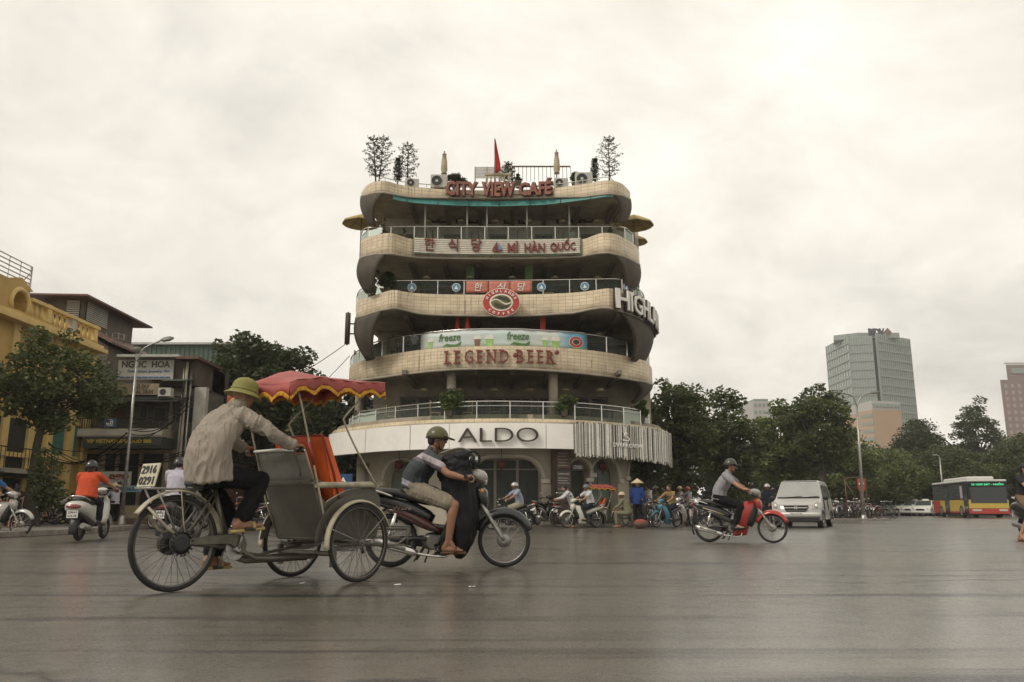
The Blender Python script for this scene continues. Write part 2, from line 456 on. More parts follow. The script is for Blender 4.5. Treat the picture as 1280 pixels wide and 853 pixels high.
def pavement(pts,h=.13):
 m=MB();m.prism(pts,0.004,h,axis='z');o=m.build('pavement',PAVE,kind='structure')
 return o
def kerb(p0,p1,h=.135,parent=None,L=1.0):
 p0=Vector((*p0,0));p1=Vector((*p1,0));d=p1-p0;n=max(1,int(d.length/L));st=MB()
 a=math.atan2(d.y,d.x);l=d.length/n
 st.box((.006,-.16,.002),(l-.006,-.002,h));me=None
 for i in range(n):
  p=p0+d*(i/n)
  if me is None:o=st.build('kerb_stone',KERB,parent,bevel=.012);bake(o);me=o.data
  else:o=bpy.data.objects.new('kerb_stone',me);COL.objects.link(o);o.parent=parent
  o.location=p;o.rotation_euler=(0,0,a)
PAVED_EDGE=[(-11.6,14.5),(-11.1,18.0),(-10.9,21.0),(-11.6,25.5),(-11.0,29.5),(-9.6,34.0)]
pl=pavement([(-60,14.5)]+PAVED_EDGE+[(-9.6,70),(-60,70)])
for a,b in zip(PAVED_EDGE,PAVED_EDGE[1:]):kerb(a,b,parent=pl)
pr=pavement([(18,92),(130,88),(300,80),(300,140),(14,140)],.14)
# ------ the round corner cafe building
def tile_mat(name,c1,c2,grout,sw=.27,sh=.13):
 m=bpy.data.materials.new(name);m.use_nodes=True;nt=m.node_tree;N=nt.nodes;L=nt.links
 b=N['Principled BSDF'];uv=N.new('ShaderNodeUVMap');b.inputs['Roughness'].default_value=.45
 br=N.new('ShaderNodeTexBrick');br.offset=0;br.inputs['Scale'].default_value=1
 br.inputs['Brick Width'].default_value=sw;br.inputs['Row Height'].default_value=sh;br.inputs['Mortar Size'].default_value=.008
 br.inputs['Mortar Smooth'].default_value=.3;br.inputs['Bias'].default_value=-.2
 br.inputs['Color1'].default_value=(*c1,1);br.inputs['Color2'].default_value=(*c2,1);br.inputs['Mortar'].default_value=(*grout,1)
 L.new(uv.outputs[0],br.inputs['Vector'])
 def nz(st,sc,det=6,ro=.7):
  mp=N.new('ShaderNodeMapping');mp.inputs['Scale'].default_value=st;L.new(uv.outputs[0],mp.inputs[0])
  n=N.new('ShaderNodeTexNoise');n.inputs['Scale'].default_value=sc;n.inputs['Detail'].default_value=det;n.inputs['Roughness'].default_value=ro
  L.new(mp.outputs[0],n.inputs['Vector']);return n.outputs['Fac']
 def rng(s,a,b_,c,d):
  r=N.new('ShaderNodeMapRange');L.new(s,r.inputs[0])
  for i,v in enumerate((a,b_,c,d)):r.inputs[i+1].default_value=v
  return r.outputs[0]
 def mul(a,b_):
  q=N.new('ShaderNodeMath');q.operation='MULTIPLY';L.new(a,q.inputs[0])
  if isinstance(b_,float):q.inputs[1].default_value=b_
  else:L.new(b_,q.inputs[1])
  return q.outputs[0]
 def mix(f,a,c):
  mx=N.new('ShaderNodeMix');mx.data_type='RGBA';L.new(f,mx.inputs[0]);L.new(a,mx.inputs[6]);mx.inputs[7].default_value=(*c,1);return mx.outputs[2]
 drip=mul(rng(nz((6.5,.12,1),1.5),.52,.62,0,.9),rng(nz((.42,1.1,1),1.2),.50,.62,.0,1))
 grime=rng(nz((.7,1.6,1),1.1),.42,.72,0,.5)
 c=mix(grime,br.outputs[0],(.26,.19,.11));c=mix(drip,c,(.075,.058,.04))
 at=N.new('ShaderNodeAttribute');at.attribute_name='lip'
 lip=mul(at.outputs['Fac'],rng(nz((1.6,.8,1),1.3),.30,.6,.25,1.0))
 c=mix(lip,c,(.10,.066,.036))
 L.new(c,b.inputs['Base Color'])
 bp=N.new('ShaderNodeBump');bp.inputs['Strength'].default_value=.5;bp.inputs['Distance'].default_value=.01
 L.new(br.outputs['Fac'],bp.inputs['Height']);bp.invert=True;L.new(bp.outputs[0],b.inputs['Normal'])
 return m
TILE=tile_mat('cream_wall_tiles',(.76,.64,.45),(.67,.56,.38),(.40,.31,.20))
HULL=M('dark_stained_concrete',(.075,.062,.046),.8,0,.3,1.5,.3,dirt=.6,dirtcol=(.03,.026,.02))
CONC=M('pale_concrete',(.34,.30,.23),.7,0,.2,2,.2,dirt=.45,dirtcol=(.12,.1,.07))
INT=M('shaded_interior_plaster',(.36,.32,.25),.8,0,.3,1.2,0,dirt=.4)
INTG=M('dark_green_plaster',(.12,.2,.10),.7,0,.3,1.2,0,dirt=.3)
GREENC=M('green_column_paint',(.13,.22,.08),.6,0,.2,3,dirt=.3)
GLASSR=glass('railing_glass',(.80,.84,.80),.08,.015,1.22)
GLASSD=glass('dark_window_glass',(.35,.38,.36),.05,.12)
TEAL=M('teal_awning',(.05,.21,.19),.5,0,.15,4,dirt=.3)
cafe=thing('cafe_building','round corner cafe building of stacked cream tiled balcony bands in the middle of the crossing','building')
YB=45.0
def plan(trace,Z,n=70,ext=True):
 P=[PZ(px,py,Z) for px,py in trace]
 P=spline(P,8);P=resample(P,n)
 return P
def close_back(P,pull=1.2):
 """front curve + the sides running to the back wall"""
 a,b=P[0],P[-1]
 return[Vector((a.x+pull,YB,a.z))]+list(P)+[Vector((b.x-pull,YB,b.z))]
def arclen(P):
 s=[0]
 for i in range(1,len(P)):s.append(s[-1]+(P[i]-P[i-1]).length)
 return s
def inset(P,d,Z=None):
 """shift a front curve towards the inside by d"""
 out=[]
 for i,p in enumerate(P):
  t=(P[min(i+1,len(P)-1)]-P[max(i-1,0)]);t.z=0
  nrm=Vector((-t.y,t.x,0)).normalized()
  q=p+nrm*d
  out.append(Vector((q.x,q.y,p.z if Z is None else Z)))
 return out
def tops_bottom(P,trace_b):
 """height of the lower edge of the band under each plan point"""
 xs=[t[0] for t in trace_b];ys=[t[1] for t in trace_b];out=[]
 for p in P:
  px,_=proj(p);
  for _k in range(3):
   py=interp(px,xs,ys);d=ray(px,py);t=p.y/d.y;z=CH+d.z*t;px,_=proj((p.x,p.y,z))
  out.append(z)
 return out
def band(name,trace_t,trace_b,Z,thick=.16,mat=None,label=None):
 P=plan(trace_t,Z);zb=tops_bottom(P,trace_b);s=arclen(P)
 Q=close_back(P);sb=[s[0]-(Q[0]-Q[1]).length]+s+[s[-1]+(Q[-1]-Q[-2]).length]
 zb=[zb[0]]+zb+[zb[-1]]
 I=inset(Q,thick);n=len(Q);NV=7
 m=MB();uvs=[];lips=[]
 rows=[]
 for k in range(NV):
  f=k/(NV-1);rows.append([Vector((q.x,q.y,Z+(zb[i]-Z)*f)) for i,q in enumerate(Q)])
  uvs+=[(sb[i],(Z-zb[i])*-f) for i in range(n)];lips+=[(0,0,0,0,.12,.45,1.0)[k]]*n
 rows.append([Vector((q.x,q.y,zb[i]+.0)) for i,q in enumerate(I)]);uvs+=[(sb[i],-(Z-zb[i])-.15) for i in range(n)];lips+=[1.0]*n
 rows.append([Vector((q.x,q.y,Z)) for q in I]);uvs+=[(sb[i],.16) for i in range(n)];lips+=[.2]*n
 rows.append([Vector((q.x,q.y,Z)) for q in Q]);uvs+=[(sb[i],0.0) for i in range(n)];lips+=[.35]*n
 m.grid(rows,smooth=False,flip=True)
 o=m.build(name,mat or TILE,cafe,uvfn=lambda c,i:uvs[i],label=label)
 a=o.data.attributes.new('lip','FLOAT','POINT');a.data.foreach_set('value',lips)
 lm=MB();lm.tube([Vector((q.x,q.y,zb[i]+.0)) for i,q in enumerate(Q)],.045,6);lm.build('edge_moulding',CONC,o)
 return Q,zb
def slab(Q,z0,z1,mat=INT,name='floor_slab',d=.2):
 P=inset(Q,d);pts=[(p.x,p.y) for p in P]
 m=MB();m.prism(pts,z0,z1,axis='z');return m.build(name,mat,cafe)
T={}
T['roof']=([(451.6,241),(458.6,232),(468,227.5),(477,226),(486,227.3),(494,229.7),(505.5,232.2),(529,235),(570,237.5),(620,238.5),(670,237),(690,235.5),(717,232),(740.7,228.5),(759.5,225.5),(770,227),(779,231),(787.6,240)],
[(450,246),(470,241.5),(482,241),(494,243.8),(512,246.6),(529,247.3),(620,248),(694,246.8),(729,246.4),(750,243.8),(764,242.6),(778,245),(790,250.8)])
T['l5']=([(451,302),(458,297.5),(470,294),(482,291.6),(491.4,291.9),(503,295.5),(517,299),(560,301),(620,301.5),(690,301),(726.6,299.5),(740.7,295),(750,292),(759.5,291.2),(770,293),(778,296.5),(794.6,307),(799,316)],
[(442,327),(450,322.5),(458.6,320),(470,318),(486.8,317.2),(500.8,319.3),(517,322),(560,323),(620,323.5),(690,322.5),(726.6,321),(745.4,317),(761.8,316),(782.9,322.3),(799,331),(806,340)])
T['l4']=([(445.5,381),(447.5,375.5),(458,372),(470,368.7),(483,364.3),(493.8,362.4),(505.5,364.8),(529,367.3),(570,368.3),(625,368.6),(670,368),(717,366),(740.7,363.3),(759.4,360.5),(772,362),(782,365.5),(799,373.5),(812,386),(816,396)],
[(437.5,400),(458.6,393.8),(476,388.3),(493.8,385),(503,387),(522,392),(540.7,393.8),(587.6,395),(625,395.3),(670,394.5),(717,391.4),(740.7,386.3),(757,384.4),(771,387.5),(792,394.5),(811,403.9),(817,412)])
T['l3']=([(437,462),(438.7,457.8),(458.6,449),(476,445),(493.8,442),(526.6,437.4),(564,434.2),(611,432.7),(640,432.6),(670,433.1),(705.5,435),(740.7,438.3),(775.8,443.7),(796,448.3),(808.7,452.5),(815,461)],
[(434,478),(455,475),(477,471.9),(505.5,467.9),(540.7,464),(570,462),(599,461.3),(647,461.3),(680,463),(705.5,464.8),(740.7,468.3),(775.8,472.5),(806,477.7),(819,482.4)])
T['l2']=([(414,543),(418.8,538),(434,535),(458.6,531.7),(480,529),(505.5,527),(534,525.3),(564,524.2),(600,523.4),(634.5,523.2),(670,523.5),(705.5,524.5),(752,527),(785,530),(811,533.5),(828,537),(834,542)],
[(412,549),(414,545.5),(463,537.5),(490,534),(517,531.3),(564,529.6),(658,529.2),(714,529.7),(752,531.5),(811,537.5),(836,544)])
def Zc(px,py,Y):return PY(px,py,Y).z
ZT={'roof':Zc(620,238.5,29.9),'l5':Zc(620,301.5,29.9),'l4':Zc(625,368.6,29.7),'l3':Zc(640,432.6,29.0),'l2':Zc(634,523.2,28.9)}
Q={};ZB={}
labs={'roof':'wavy cream roof parapet','l5':'cream tiled band with raised corners','l4':'cream tiled band with dark streaks','l3':'convex cream tiled band','l2':'thin tan cornice band'}
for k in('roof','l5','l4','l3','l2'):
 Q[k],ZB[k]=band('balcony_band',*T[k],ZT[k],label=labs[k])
zfl={k:max(ZB[k][20:55]) for k in Q}
for k in Q:
 z0=max(ZB[k])+.0
 slab(Q[k],z0-.0+.005,z0+.22,INT)
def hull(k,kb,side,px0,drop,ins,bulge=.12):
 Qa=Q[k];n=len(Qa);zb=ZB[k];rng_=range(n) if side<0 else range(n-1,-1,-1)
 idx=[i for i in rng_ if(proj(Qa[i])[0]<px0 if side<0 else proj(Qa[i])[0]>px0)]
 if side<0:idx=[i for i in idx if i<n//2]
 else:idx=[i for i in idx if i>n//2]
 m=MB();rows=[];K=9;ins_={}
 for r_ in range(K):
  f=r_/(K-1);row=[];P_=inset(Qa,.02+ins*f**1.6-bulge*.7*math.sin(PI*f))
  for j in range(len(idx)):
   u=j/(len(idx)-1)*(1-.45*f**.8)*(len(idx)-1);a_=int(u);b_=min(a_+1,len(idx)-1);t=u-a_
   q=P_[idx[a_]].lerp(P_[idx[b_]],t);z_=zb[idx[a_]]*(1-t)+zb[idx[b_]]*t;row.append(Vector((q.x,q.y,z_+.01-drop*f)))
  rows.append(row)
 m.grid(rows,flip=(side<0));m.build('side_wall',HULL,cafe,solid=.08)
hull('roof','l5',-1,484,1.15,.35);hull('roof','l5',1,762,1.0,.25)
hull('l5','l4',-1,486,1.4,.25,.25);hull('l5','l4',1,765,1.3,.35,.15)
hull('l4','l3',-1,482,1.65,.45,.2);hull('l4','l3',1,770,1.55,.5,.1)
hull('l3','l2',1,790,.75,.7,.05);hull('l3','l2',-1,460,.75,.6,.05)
def backwall(k,kb,mat,name='rear_wall'):
 z0=ZT[kb]-.15;z1=max(ZB[k])+.1;xw={'roof':5.25,'l5':5.4,'l4':5.6,'l3':5.7}[k];yw={'roof':32.9,'l5':34,'l4':34,'l3':34}[k]
 P=[Vector((x,yw-.012*x*x,0)) for x in[xw*(-1+2*i/13) for i in range(14)]]
 P=[Vector((.4-xw,44.5,0))]+P+[Vector((xw-.4,44.5,0))]
 m=MB();m.grid([[Vector((p.x,p.y,z0)) for p in P],[Vector((p.x,p.y,z1)) for p in P]],smooth=False)
 m.build(name,mat,cafe,solid=.1)
 return P[1:-1],z0,z1
BW={}
for k,kb,mt in(('roof','l5',M('cafe_wall_paint',(.55,.50,.42),.7,0,.2,2)),('l5','l4',INTG),('l4','l3',INT),('l3','l2',INT)):
 BW[k]=backwall(k,kb,mt)
for k in('l5','l4','l3','l2'):
 slab(Q[k],ZT[k]-.2,ZT[k]-.08,INT,'floor_slab',.2)
m=MB();c0=inset(Q['l3'],4.6)
m.box((-4.5,36,0),(4.5,YB,ZT['roof']-.1));m.build('core',INT,cafe)
def colm(px,ins,k,kb,r=.19,mat=CONC,sq=False,name='column'):
 z0=ZT[kb]-.1;z1=max(ZB[k])+.1;zm=(z0+.5+z1)/2
 A=resample(inset(Q[k],ins),200);B=resample(inset(Q[kb],ins),200)
 def at(C):
  c=[p for p in C if p.y<40];p=min(c,key=lambda p:abs(proj((p.x,p.y,zm))[0]-px));return p.y
 y=max(at(A),at(B));x=PY(px,proj((0,y,zm))[1],y).x
 m=MB()
 if sq:m.box((-r,-r,z0),(r,r,z1))
 else:m.lathe([(r,z0),(r,z1)],20)
 o=m.build(name,mat,cafe);o.location=(x,y,0);return o
for px in(477,773):colm(px,.22,'l4','l3',.16)
for px in(449,564,691.5,776,474):colm(px,.6,'l3','l2',.17)
for px in(531,588,661,725):colm(px,1.6,'l5','l4',.16,GREENC,True)
colm(765,.5,'roof','l5',.12,CONC)
WPOST=M('white_post_paint',(.45,.44,.40),.5,0,.1,4)
for px in(479,531.6,584,608.7,658.6,711.6):colm(px,.42,'roof','l5',.035,WPOST,name='post')
REDC=M('red_column_paint',(.5,.05,.03),.5,0,.15,3,dirt=.2)
colm(678.5,.7,'l4','l3',.10,REDC,True)
aw=MB();P=resample([p for p in inset(Q['roof'],.02) if 488<proj(p)[0]<768 and p.y<40],30)
za=min(ZB['roof'][20:50])
rows=[]
for d,z in((-.1,-.02),(.35,.16)):rows.append([Vector((p.x,p.y+d-.1,za+z)) for p in P])
rows=[[Vector((p.x,p.y+.05,za-.02)) for p in P],[Vector((p.x,p.y-.05,za-.26)) for p in P]]
aw.grid(rows,smooth=False,flip=True);AW=aw.build('awning',TEAL,cafe,solid=.02)
for i in range(2,29,4):
 part('awning_rib',DKGREY,AW,lambda m:m.tube([Vector((P[i].x,P[i].y-.0,za-.02)),Vector((P[i].x,P[i].y-.1,za-.27))],.012,5))
def wall_xy(k,px,z,inoff=0.0):
 P,z0,z1=BW[k];best=min(((abs(proj((p.x,p.y,z))[0]-px),p) for p in resample(P,120)),key=lambda t:t[0])[1]
 return best
PICF=M('dark_picture',(.03,.028,.025),.3,0,.3,6)
PICL=M('cafe_poster_paper',(.4,.37,.28),.5,0,.25,12,col2=(.12,.1,.08))
for px in(541,556,575,592,615,637,655,700,720,735):
 z=Zc(600,273.5,32.7);p=wall_xy('roof',px,z)
 fr=part('picture_frame',PICF,cafe,lambda m:m.box((-.22,-.05,-.2),(.22,.0,.2)));fr.location=(p.x,p.y-.09,z)
 pc=part('picture',PICL,fr,lambda m:m.box((-.15,-.06,-.13),(.15,-.052,.13)))
FRM=M('window_frame_dark',(.17,.15,.12),.5,0,.2,6)
def glazing(k,px0,px1,zl,zh,nn,mat=GLASSD):
 P,_,_=BW[k];a=wall_xy(k,px0,zl);b=wall_xy(k,px1,zl)
 for i in range(nn):
  p=a.lerp(b,i/nn);q=a.lerp(b,(i+1)/nn);d=(q-p);w=d.length;an=math.atan2(d.y,d.x)
  f=MB()
  for s_ in((0,0,.06,1),(w-.06,0,w,1)):f.box((s_[0],-.06,zl),(s_[2],0,zh))
  f.box((.06,-.06,zl),(w-.06,0,zl+.08));f.box((.06,-.06,zh-.08),(w-.06,0,zh))
  o=f.build('window',FRM,cafe);o.location=(p.x,p.y-.12,0);o.rotation_euler=(0,0,an)
  part('pane',mat,o,lambda m:m.box((.06,-.035,zl+.08),(w-.06,-.025,zh-.08)))
glazing('l5',500,755,ZT['l4']-.08,zfl['l5']-.2,11)
glazing('l4',500,755,ZT['l3']-.08,zfl['l4']-.35,10)
glazing('l3',498,760,ZT['l2']-.08,zfl['l3']-.4,12)
HPL=M('ceiling_beam_paint',(.16,.14,.11),.7,0,.2,3)
for k in('roof','l5','l4','l3'):
 zb_=min(ZB[k][20:50])+.02
 for i in range(7):x=-4.0+8.0*i/6;part('ceiling_beam',HPL,cafe,lambda m:m.box((x-.08,29.9 if k in('l4','l3') else 31.0,zb_-.0),(x+.08,33.8,zb_+.16)))
LAMPW=M('pendant_shade',(.45,.38,.22),.5)
for k,ref,n_,fl in(('roof','l5',6,'fifth'),('l5','l4',5,'fourth'),('l4','l3',6,'third'),('l3','l2',6,'second')):
 for i in range(n_):
  x=-3.4+6.8*i/(n_-1);t=thing('pendant_lamp','pale pendant lamp under the %s floor ceiling, %s from the left'%(fl,('first','second','third','fourth','fifth','sixth')[i]),'lamp',(x,31.2,min(ZB[k][20:50])-.42),group='pendant lamps under the ceilings')
  part('shade',LAMPW,t,lambda m:m.lathe([(.16,0),(.12,.07),(.03,.12)],12));part('cord',BLACKP,t,lambda m:m.tube([(0,0,.12),(0,0,.42)],.008,4))
def railing(trace,ref,Zr,hgt,np_,glassy=True,z0=None,mid=None,mat=CHROME,label=None):
 P=[PZ(px,py,Zr) for px,py in trace];P=spline(P,8)
 ra=part('railing',mat,cafe,lambda m:m.tube(resample(P,60),.026,6),label=label)
 R_=resample(P,np_)
 pm=MB();pm.box((-.018,-.018,-hgt),(.018,.018,0));me=None
 for p in R_:
  if me is None:o=pm.build('post',mat,ra);me=o.data
  else:o=bpy.data.objects.new('post',me);COL.objects.link(o);o.parent=ra
  o.location=p
 if mid:
  for dz in mid:part('rail',mat,ra,lambda m:m.tube([Vector((p.x,p.y,p.z-dz)) for p in resample(P,60)],.014,5))
 if glassy:
  for i in range(np_-1):
   a,b=R_[i],R_[i+1];t=(b-a).normalized()
   a2=a+t*.05;b2=b-t*.05
   part('pane',GLASSR,ra,lambda m:m.add([(a2.x,a2.y,a2.z-hgt+.04),(b2.x,b2.y,b2.z-hgt+.04),(b2.x,b2.y,b2.z-.06),(a2.x,a2.y,a2.z-.06)],[(0,1,2,3)]),solid=.012)
 return P,ra
TR5=[(452,293),(456,286),(470,284.3),(512,283.3),(620,283.6),(700,283.6),(773,283.8),(785,288),(791,293)]
TR4=[(446,372),(449,364),(458,358.5),(470,354),(494,351.2),(560,350.9),(634,350.9),(717,349.6),(769,348.8),(781,351),(790,356),(802,365),(805,372)]
TR3=[(438,455),(440,446),(451.6,436),(470,427.6),(493.8,422),(527.8,418),(560,415),(587.6,413.2),(640,412.6),(670,414),(717,416.8),(752,420.3),(788,427.6),(805,437),(811,445)]
TR2=[(437,523),(447,516),(470,512),(493.8,508.8),(540.7,503.9),(575,502.5),(611,501.7),(647,502),(705.5,503.2),(740.7,505.3),(775.8,509),(800,513),(811,517)]
ZR5=ZT['l5']+.55;ZR4=ZT['l4']+.52;ZR3=ZT['l3']+.60;ZR2=ZT['l2']+.66
P5,RL5=railing(TR5,'l5',Zc(620,283.6,30.2),.62,14)
P4,RL4=railing(TR4,'l4',Zc(625,350.9,30.0),.6,16)
P3,RL3=railing(TR3,'l3',Zc(640,412.6,29.2),.66,18)
P2,RL2=railing(TR2,'l2',Zc(640,502,29.1),.68,15,mid=(.16,))
# ------ cafe: shop signs on the bands
WHITEPAN=M('white_sign_panel',(.86,.83,.77),.35,0,.04,2,dirt=.1)
DARKLET=M('dark_bronze_lettering',(.05,.04,.032),.4,.3,.1,6)
REDLET=M('faded_red_lettering',(.17,.032,.022),.5,0,.2,8)
CORTEN=M('weathered_red_lettering',(.27,.10,.07),.6,0,.3,7,dirt=.5)
WHITELET=M('white_lettering',(.75,.72,.66),.4,0,.05,6)
def curve_at(P):
 """returns fn(px-distance s) -> point, tangent along a plan curve; s=0 at centre x=0"""
 s=arclen(P);
 j0=min(range(len(P)),key=lambda i:abs(P[i].x) if P[i].y<40 else 99)
 s0=s[j0]-P[j0].x
 def f(d):
  t=d+s0
  for i in range(1,len(P)):
   if s[i]>=t or i==len(P)-1:
    k=(t-s[i-1])/max(1e-6,s[i]-s[i-1]);p=P[i-1].lerp(P[i],k);tg=(P[i]-P[i-1]).normalized()
    return p,tg
 def s_of_px(px,z):
  best=None
  for k in range(-900,901,2):
   d=k/100;p,_=f(d)
   if p.y>40:continue
   e=abs(proj((p.x,p.y,z))[0]-px)
   if best is None or e<best[0]:best=(e,d)
  return best[1]
 return f,s_of_px
def on_curve(f,off):
 def fn(x,y,z):
  p,t=f(x);n=Vector((t.y,-t.x,0)).normalized()
  return Vector((p.x,p.y,0))+n*(off-y)+Vector((0,0,z))
 return fn
CF={k:curve_at([p for p in Q[k]]) for k in Q}
SPANS=[]
def curved_text(body,k,px0,px1,z0,z1,off,mat,parent,depth=.06,bold=.0,name='letter',gap=.06,**kw):
 """letters bent round the band between two photo columns; every letter is a mesh of its own"""
 f,so=CF[k];zm=(z0+z1)/2;a,b=so(px0,zm),so(px1,zm)
 full=text_mesh(body,1,depth,bold,1,mat);xs=[v.co.x for v in full.vertices];zs=[v.co.z for v in full.vertices]
 w=max(xs)-min(xs);h=max(zs)-min(zs);out=[]
 cur=0
 glyph=[]
 for ch in body:
  if ch==' ':glyph.append(None);continue
  me=text_mesh(ch,1,depth,bold,1,mat,align='LEFT',**kw);gx=[v.co.x for v in me.vertices];gz=[v.co.z for v in me.vertices]
  glyph.append((me,min(gx),max(gx)))
 tot=sum(.3 if g is None else(g[2]-g[1])+gap*1.6 for g in glyph)-gap*1.6
 capm=text_mesh('H',1,depth,bold,1,mat,align='LEFT')
 sc=(b-a)/tot;x=a;fn=on_curve(f,off)
 caph=max(v.co.z for v in capm.vertices)-min(v.co.z for v in capm.vertices)
 sz=(z1-z0)/caph
 for g,ch in zip(glyph,body):
  if g is None:x+=.3*sc;continue
  me,g0,g1=g
  me2=me.copy();
  zz=[v.co.z for v in me.vertices];hh=max(zz)-min(zz)
  base=-hh/2
  if ch in 'fpgyjQ,':base+=0
  for v in me2.vertices:
   v.co=fn(x+(v.co.x-g0)*sc,v.co.y,z0+(v.co.z-min(zz))*sz)
  me2.update()
  o=bpy.data.objects.new(name,me2);COL.objects.link(o);o.parent=parent;out.append(o)
  SPANS.append((ch,x,x+(g1-g0)*sc));x+=(g1-g0+gap*1.6)*sc
 return out
def panel(k,px0,px1,z0,z1,off,th,mat,parent,name='panel',n=24,uv=True):
 f,so=CF[k];zm=(z0+z1)/2;a,b=so(px0,zm),so(px1,zm);fn=on_curve(f,off)
 m=MB();fr=[[fn(a+(b-a)*i/n,y,z) for i in range(n+1)] for y,z in((th,z0),(0,z0),(0,z1),(th,z1))]
 m.grid(fr,smooth=False);m.grid([fr[3],fr[0]],smooth=False)
 e=len(m.v)
 for i in(0,n):m.add([fr[0][i],fr[1][i],fr[2][i],fr[3][i]],[(0,1,2,3) if i else(3,2,1,0)])
 def uvf(c,i):
  return(0,0)
 o=m.build(name,mat,parent);return o,a,b,fn
zA0,zA1=Zc(620,561,28.9),Zc(620,529.6,28.9)
aldo=thing('shop_sign','long curved white shop fascia with dark ALDO lettering above the arches','sign')
for p0,p1 in((414.5,463),(463,517),(517,564),(564,681),(681,713.5)):panel('l2',p0+.3,p1-.3,zA0,zA1,.22,.2,WHITEPAN,aldo,'panel',10)
curved_text('ALDO','l2',575.5,671,Zc(620,553.2,28.9),Zc(620,536.2,28.9),.30,DARKLET,aldo,.08,-.012,res=8)
CRY=[M('mirror_rod_%s'%n,c,.25,.75,.1,4) for n,c in(('pale',(.62,.6,.55)),('mid',(.35,.33,.28)),('dark',(.09,.085,.07)))]
rods=thing('shop_sign','mirrored rod fascia with a small swan emblem right of the white fascia','sign')
f,so=CF['l2'];a,b=so(715.5,zA0),so(834,zA0);fn=on_curve(f,.2);q=random.Random(3);N_=250
for i in range(N_):
 s_=a+(b-a)*i/N_;zz0=zA0-.12-q.random()*.16-(i/N_)*.15;zz1=zA1+.02+q.random()*.1;w=.018+q.random()*.02;y=q.random()*.06
 pts=[fn(s_,y,zz0),fn(s_+w,y-.01,zz0),fn(s_+w,y-.01,zz1),fn(s_,y,zz1)];pb=[fn(s_,y+.04,zz0),fn(s_+w,y+.04,zz0),fn(s_+w,y+.04,zz1),fn(s_,y+.04,zz1)]
 m=MB();m.add(pts+pb,[(0,1,2,3),(5,4,7,6),(4,0,3,7),(1,5,6,2),(3,2,6,7),(4,5,1,0)]);m.build('rod',CRY[min(2,int(q.random()**1.3*3))],rods)
o_,_,_,_=panel('l2',715,835,zA0+.05,zA1-.02,.08,.05,HULL,rods,'backing')
curved_text('SWAROVSKI','l2',759,793,Zc(620,556.5,28.9),Zc(620,551,28.9),.34,WHITELET,rods,.03,.004)
sw=[]
p_=fn(so(774,zA1),0,Zc(620,541.5,28.9))
swan=MB();swan.tube(spline([fn(so(771,zA1),-.1,Zc(620,547,28.9)),fn(so(776.5,zA1),-.1,Zc(620,547.5,28.9)),fn(so(778,zA1),-.1,Zc(620,544,28.9)),fn(so(773,zA1),-.1,Zc(620,541,28.9)),fn(so(774.5,zA1),-.1,Zc(620,537.5,28.9)),fn(so(776.5,zA1),-.1,Zc(620,538.5,28.9))],5),.03,6)
swan.build('emblem',WHITELET,rods)
lb=thing('lettering_sign','red serif style LEGEND BEER letters on the convex cream band','sign')
SPANS.clear();LB=curved_text('LEGEND BEER','l3',558,692,Zc(640,454,29),Zc(640,438.3,29),.08,REDLET,lb,.06,.002,gap=.2)
zz=Zc(640,454.0,29)
f3,so3=CF['l3'];fn3=on_curve(f3,.10)
def serif(s_,z,w=.085):
 m=MB();pts=[fn3(s_-w,0,z-.022),fn3(s_+w,0,z-.022),fn3(s_+w,0,z+.022),fn3(s_-w,0,z+.022)]
 pb=[p+Vector((0,.06,0)) for p in pts];m.add(pts+pb,[(0,1,2,3),(5,4,7,6),(4,0,3,7),(1,5,6,2),(3,2,6,7),(4,5,1,0)]);m.build('serif',REDLET,lb)
zt3=Zc(640,438.6,29)
for ch,a_,b_ in SPANS:
 if ch in 'LENDBR':serif(a_+.03,zz+.02);serif(a_+.03,zt3)
 if ch=='N':serif(b_-.03,zt3)
 if ch=='R':serif(b_-.03,zz+.02)
for px in(644,695):
 s_=so3(px,zz);p=fn3(s_,-.03,Zc(640,440 if px>650 else 445,29));part('emblem',REDLET,lb,lambda m:m.ball(p,(.09,.03,.09),10))
hl=thing('lettering_sign','big white dark-edged HIGHLANDS letters wrapping round the right corner of the fourth band','sign')
f4,so4=CF['l4']
zh0,zh1=Zc(625,393.0,29.7),Zc(625,370.0,29.7)
s0=so4(767,zh0);cum=0;fn4=on_curve(f4,.22);fn4b=on_curve(f4,.15)
for ch in 'HIGHLANDS':
 for(mt,bold,off_,nm) in((WHITELET,.012,fn4,'letter'),(DARKLET,.05,fn4b,'letter_edge')):
  me=text_mesh(ch,1,.06 if nm=='letter' else .10,bold,1,mt,align='LEFT').copy();gx=[v.co.x for v in me.vertices];gz=[v.co.z for v in me.vertices]
  pad=.012 if nm=='letter' else .05
  kx=1.02;kz=(zh1-zh0)/(max(gz)-min(gz)-2*pad)
  for v in me.vertices:v.co=off_(s0+cum+(v.co.x-min(gx)-pad)*kx,v.co.y,zh0+(v.co.z-min(gz)-pad)*kz)
  me.update();o=bpy.data.objects.new(nm,me);COL.objects.link(o);o.parent=hl
 cum+=(max(gx)-min(gx))*kx+.035
SLAT=M('cream_sign_slat',(.62,.58,.48),.5,0,.08,5,dirt=.3)
hq=thing('restaurant_sign','white slatted sign with Korean letters and MÌ HÀN QUỐC on the fifth band','sign')
zq0,zq1=Zc(620,319.5,29.9),Zc(620,301.2,29.9)
for i in range(8):panel('l5',517,726.5,zq0+(zq1-zq0)*i/8+.006,zq0+(zq1-zq0)*(i+1)/8-.012,.16,.05,SLAT,hq,'slat',8)
panel('l5',516,727.5,zq0-.04,zq1+.03,.09,.05,M('sign_frame_green',(.22,.26,.18),.6,0,.2,5,dirt=.4),hq,'backing',8)
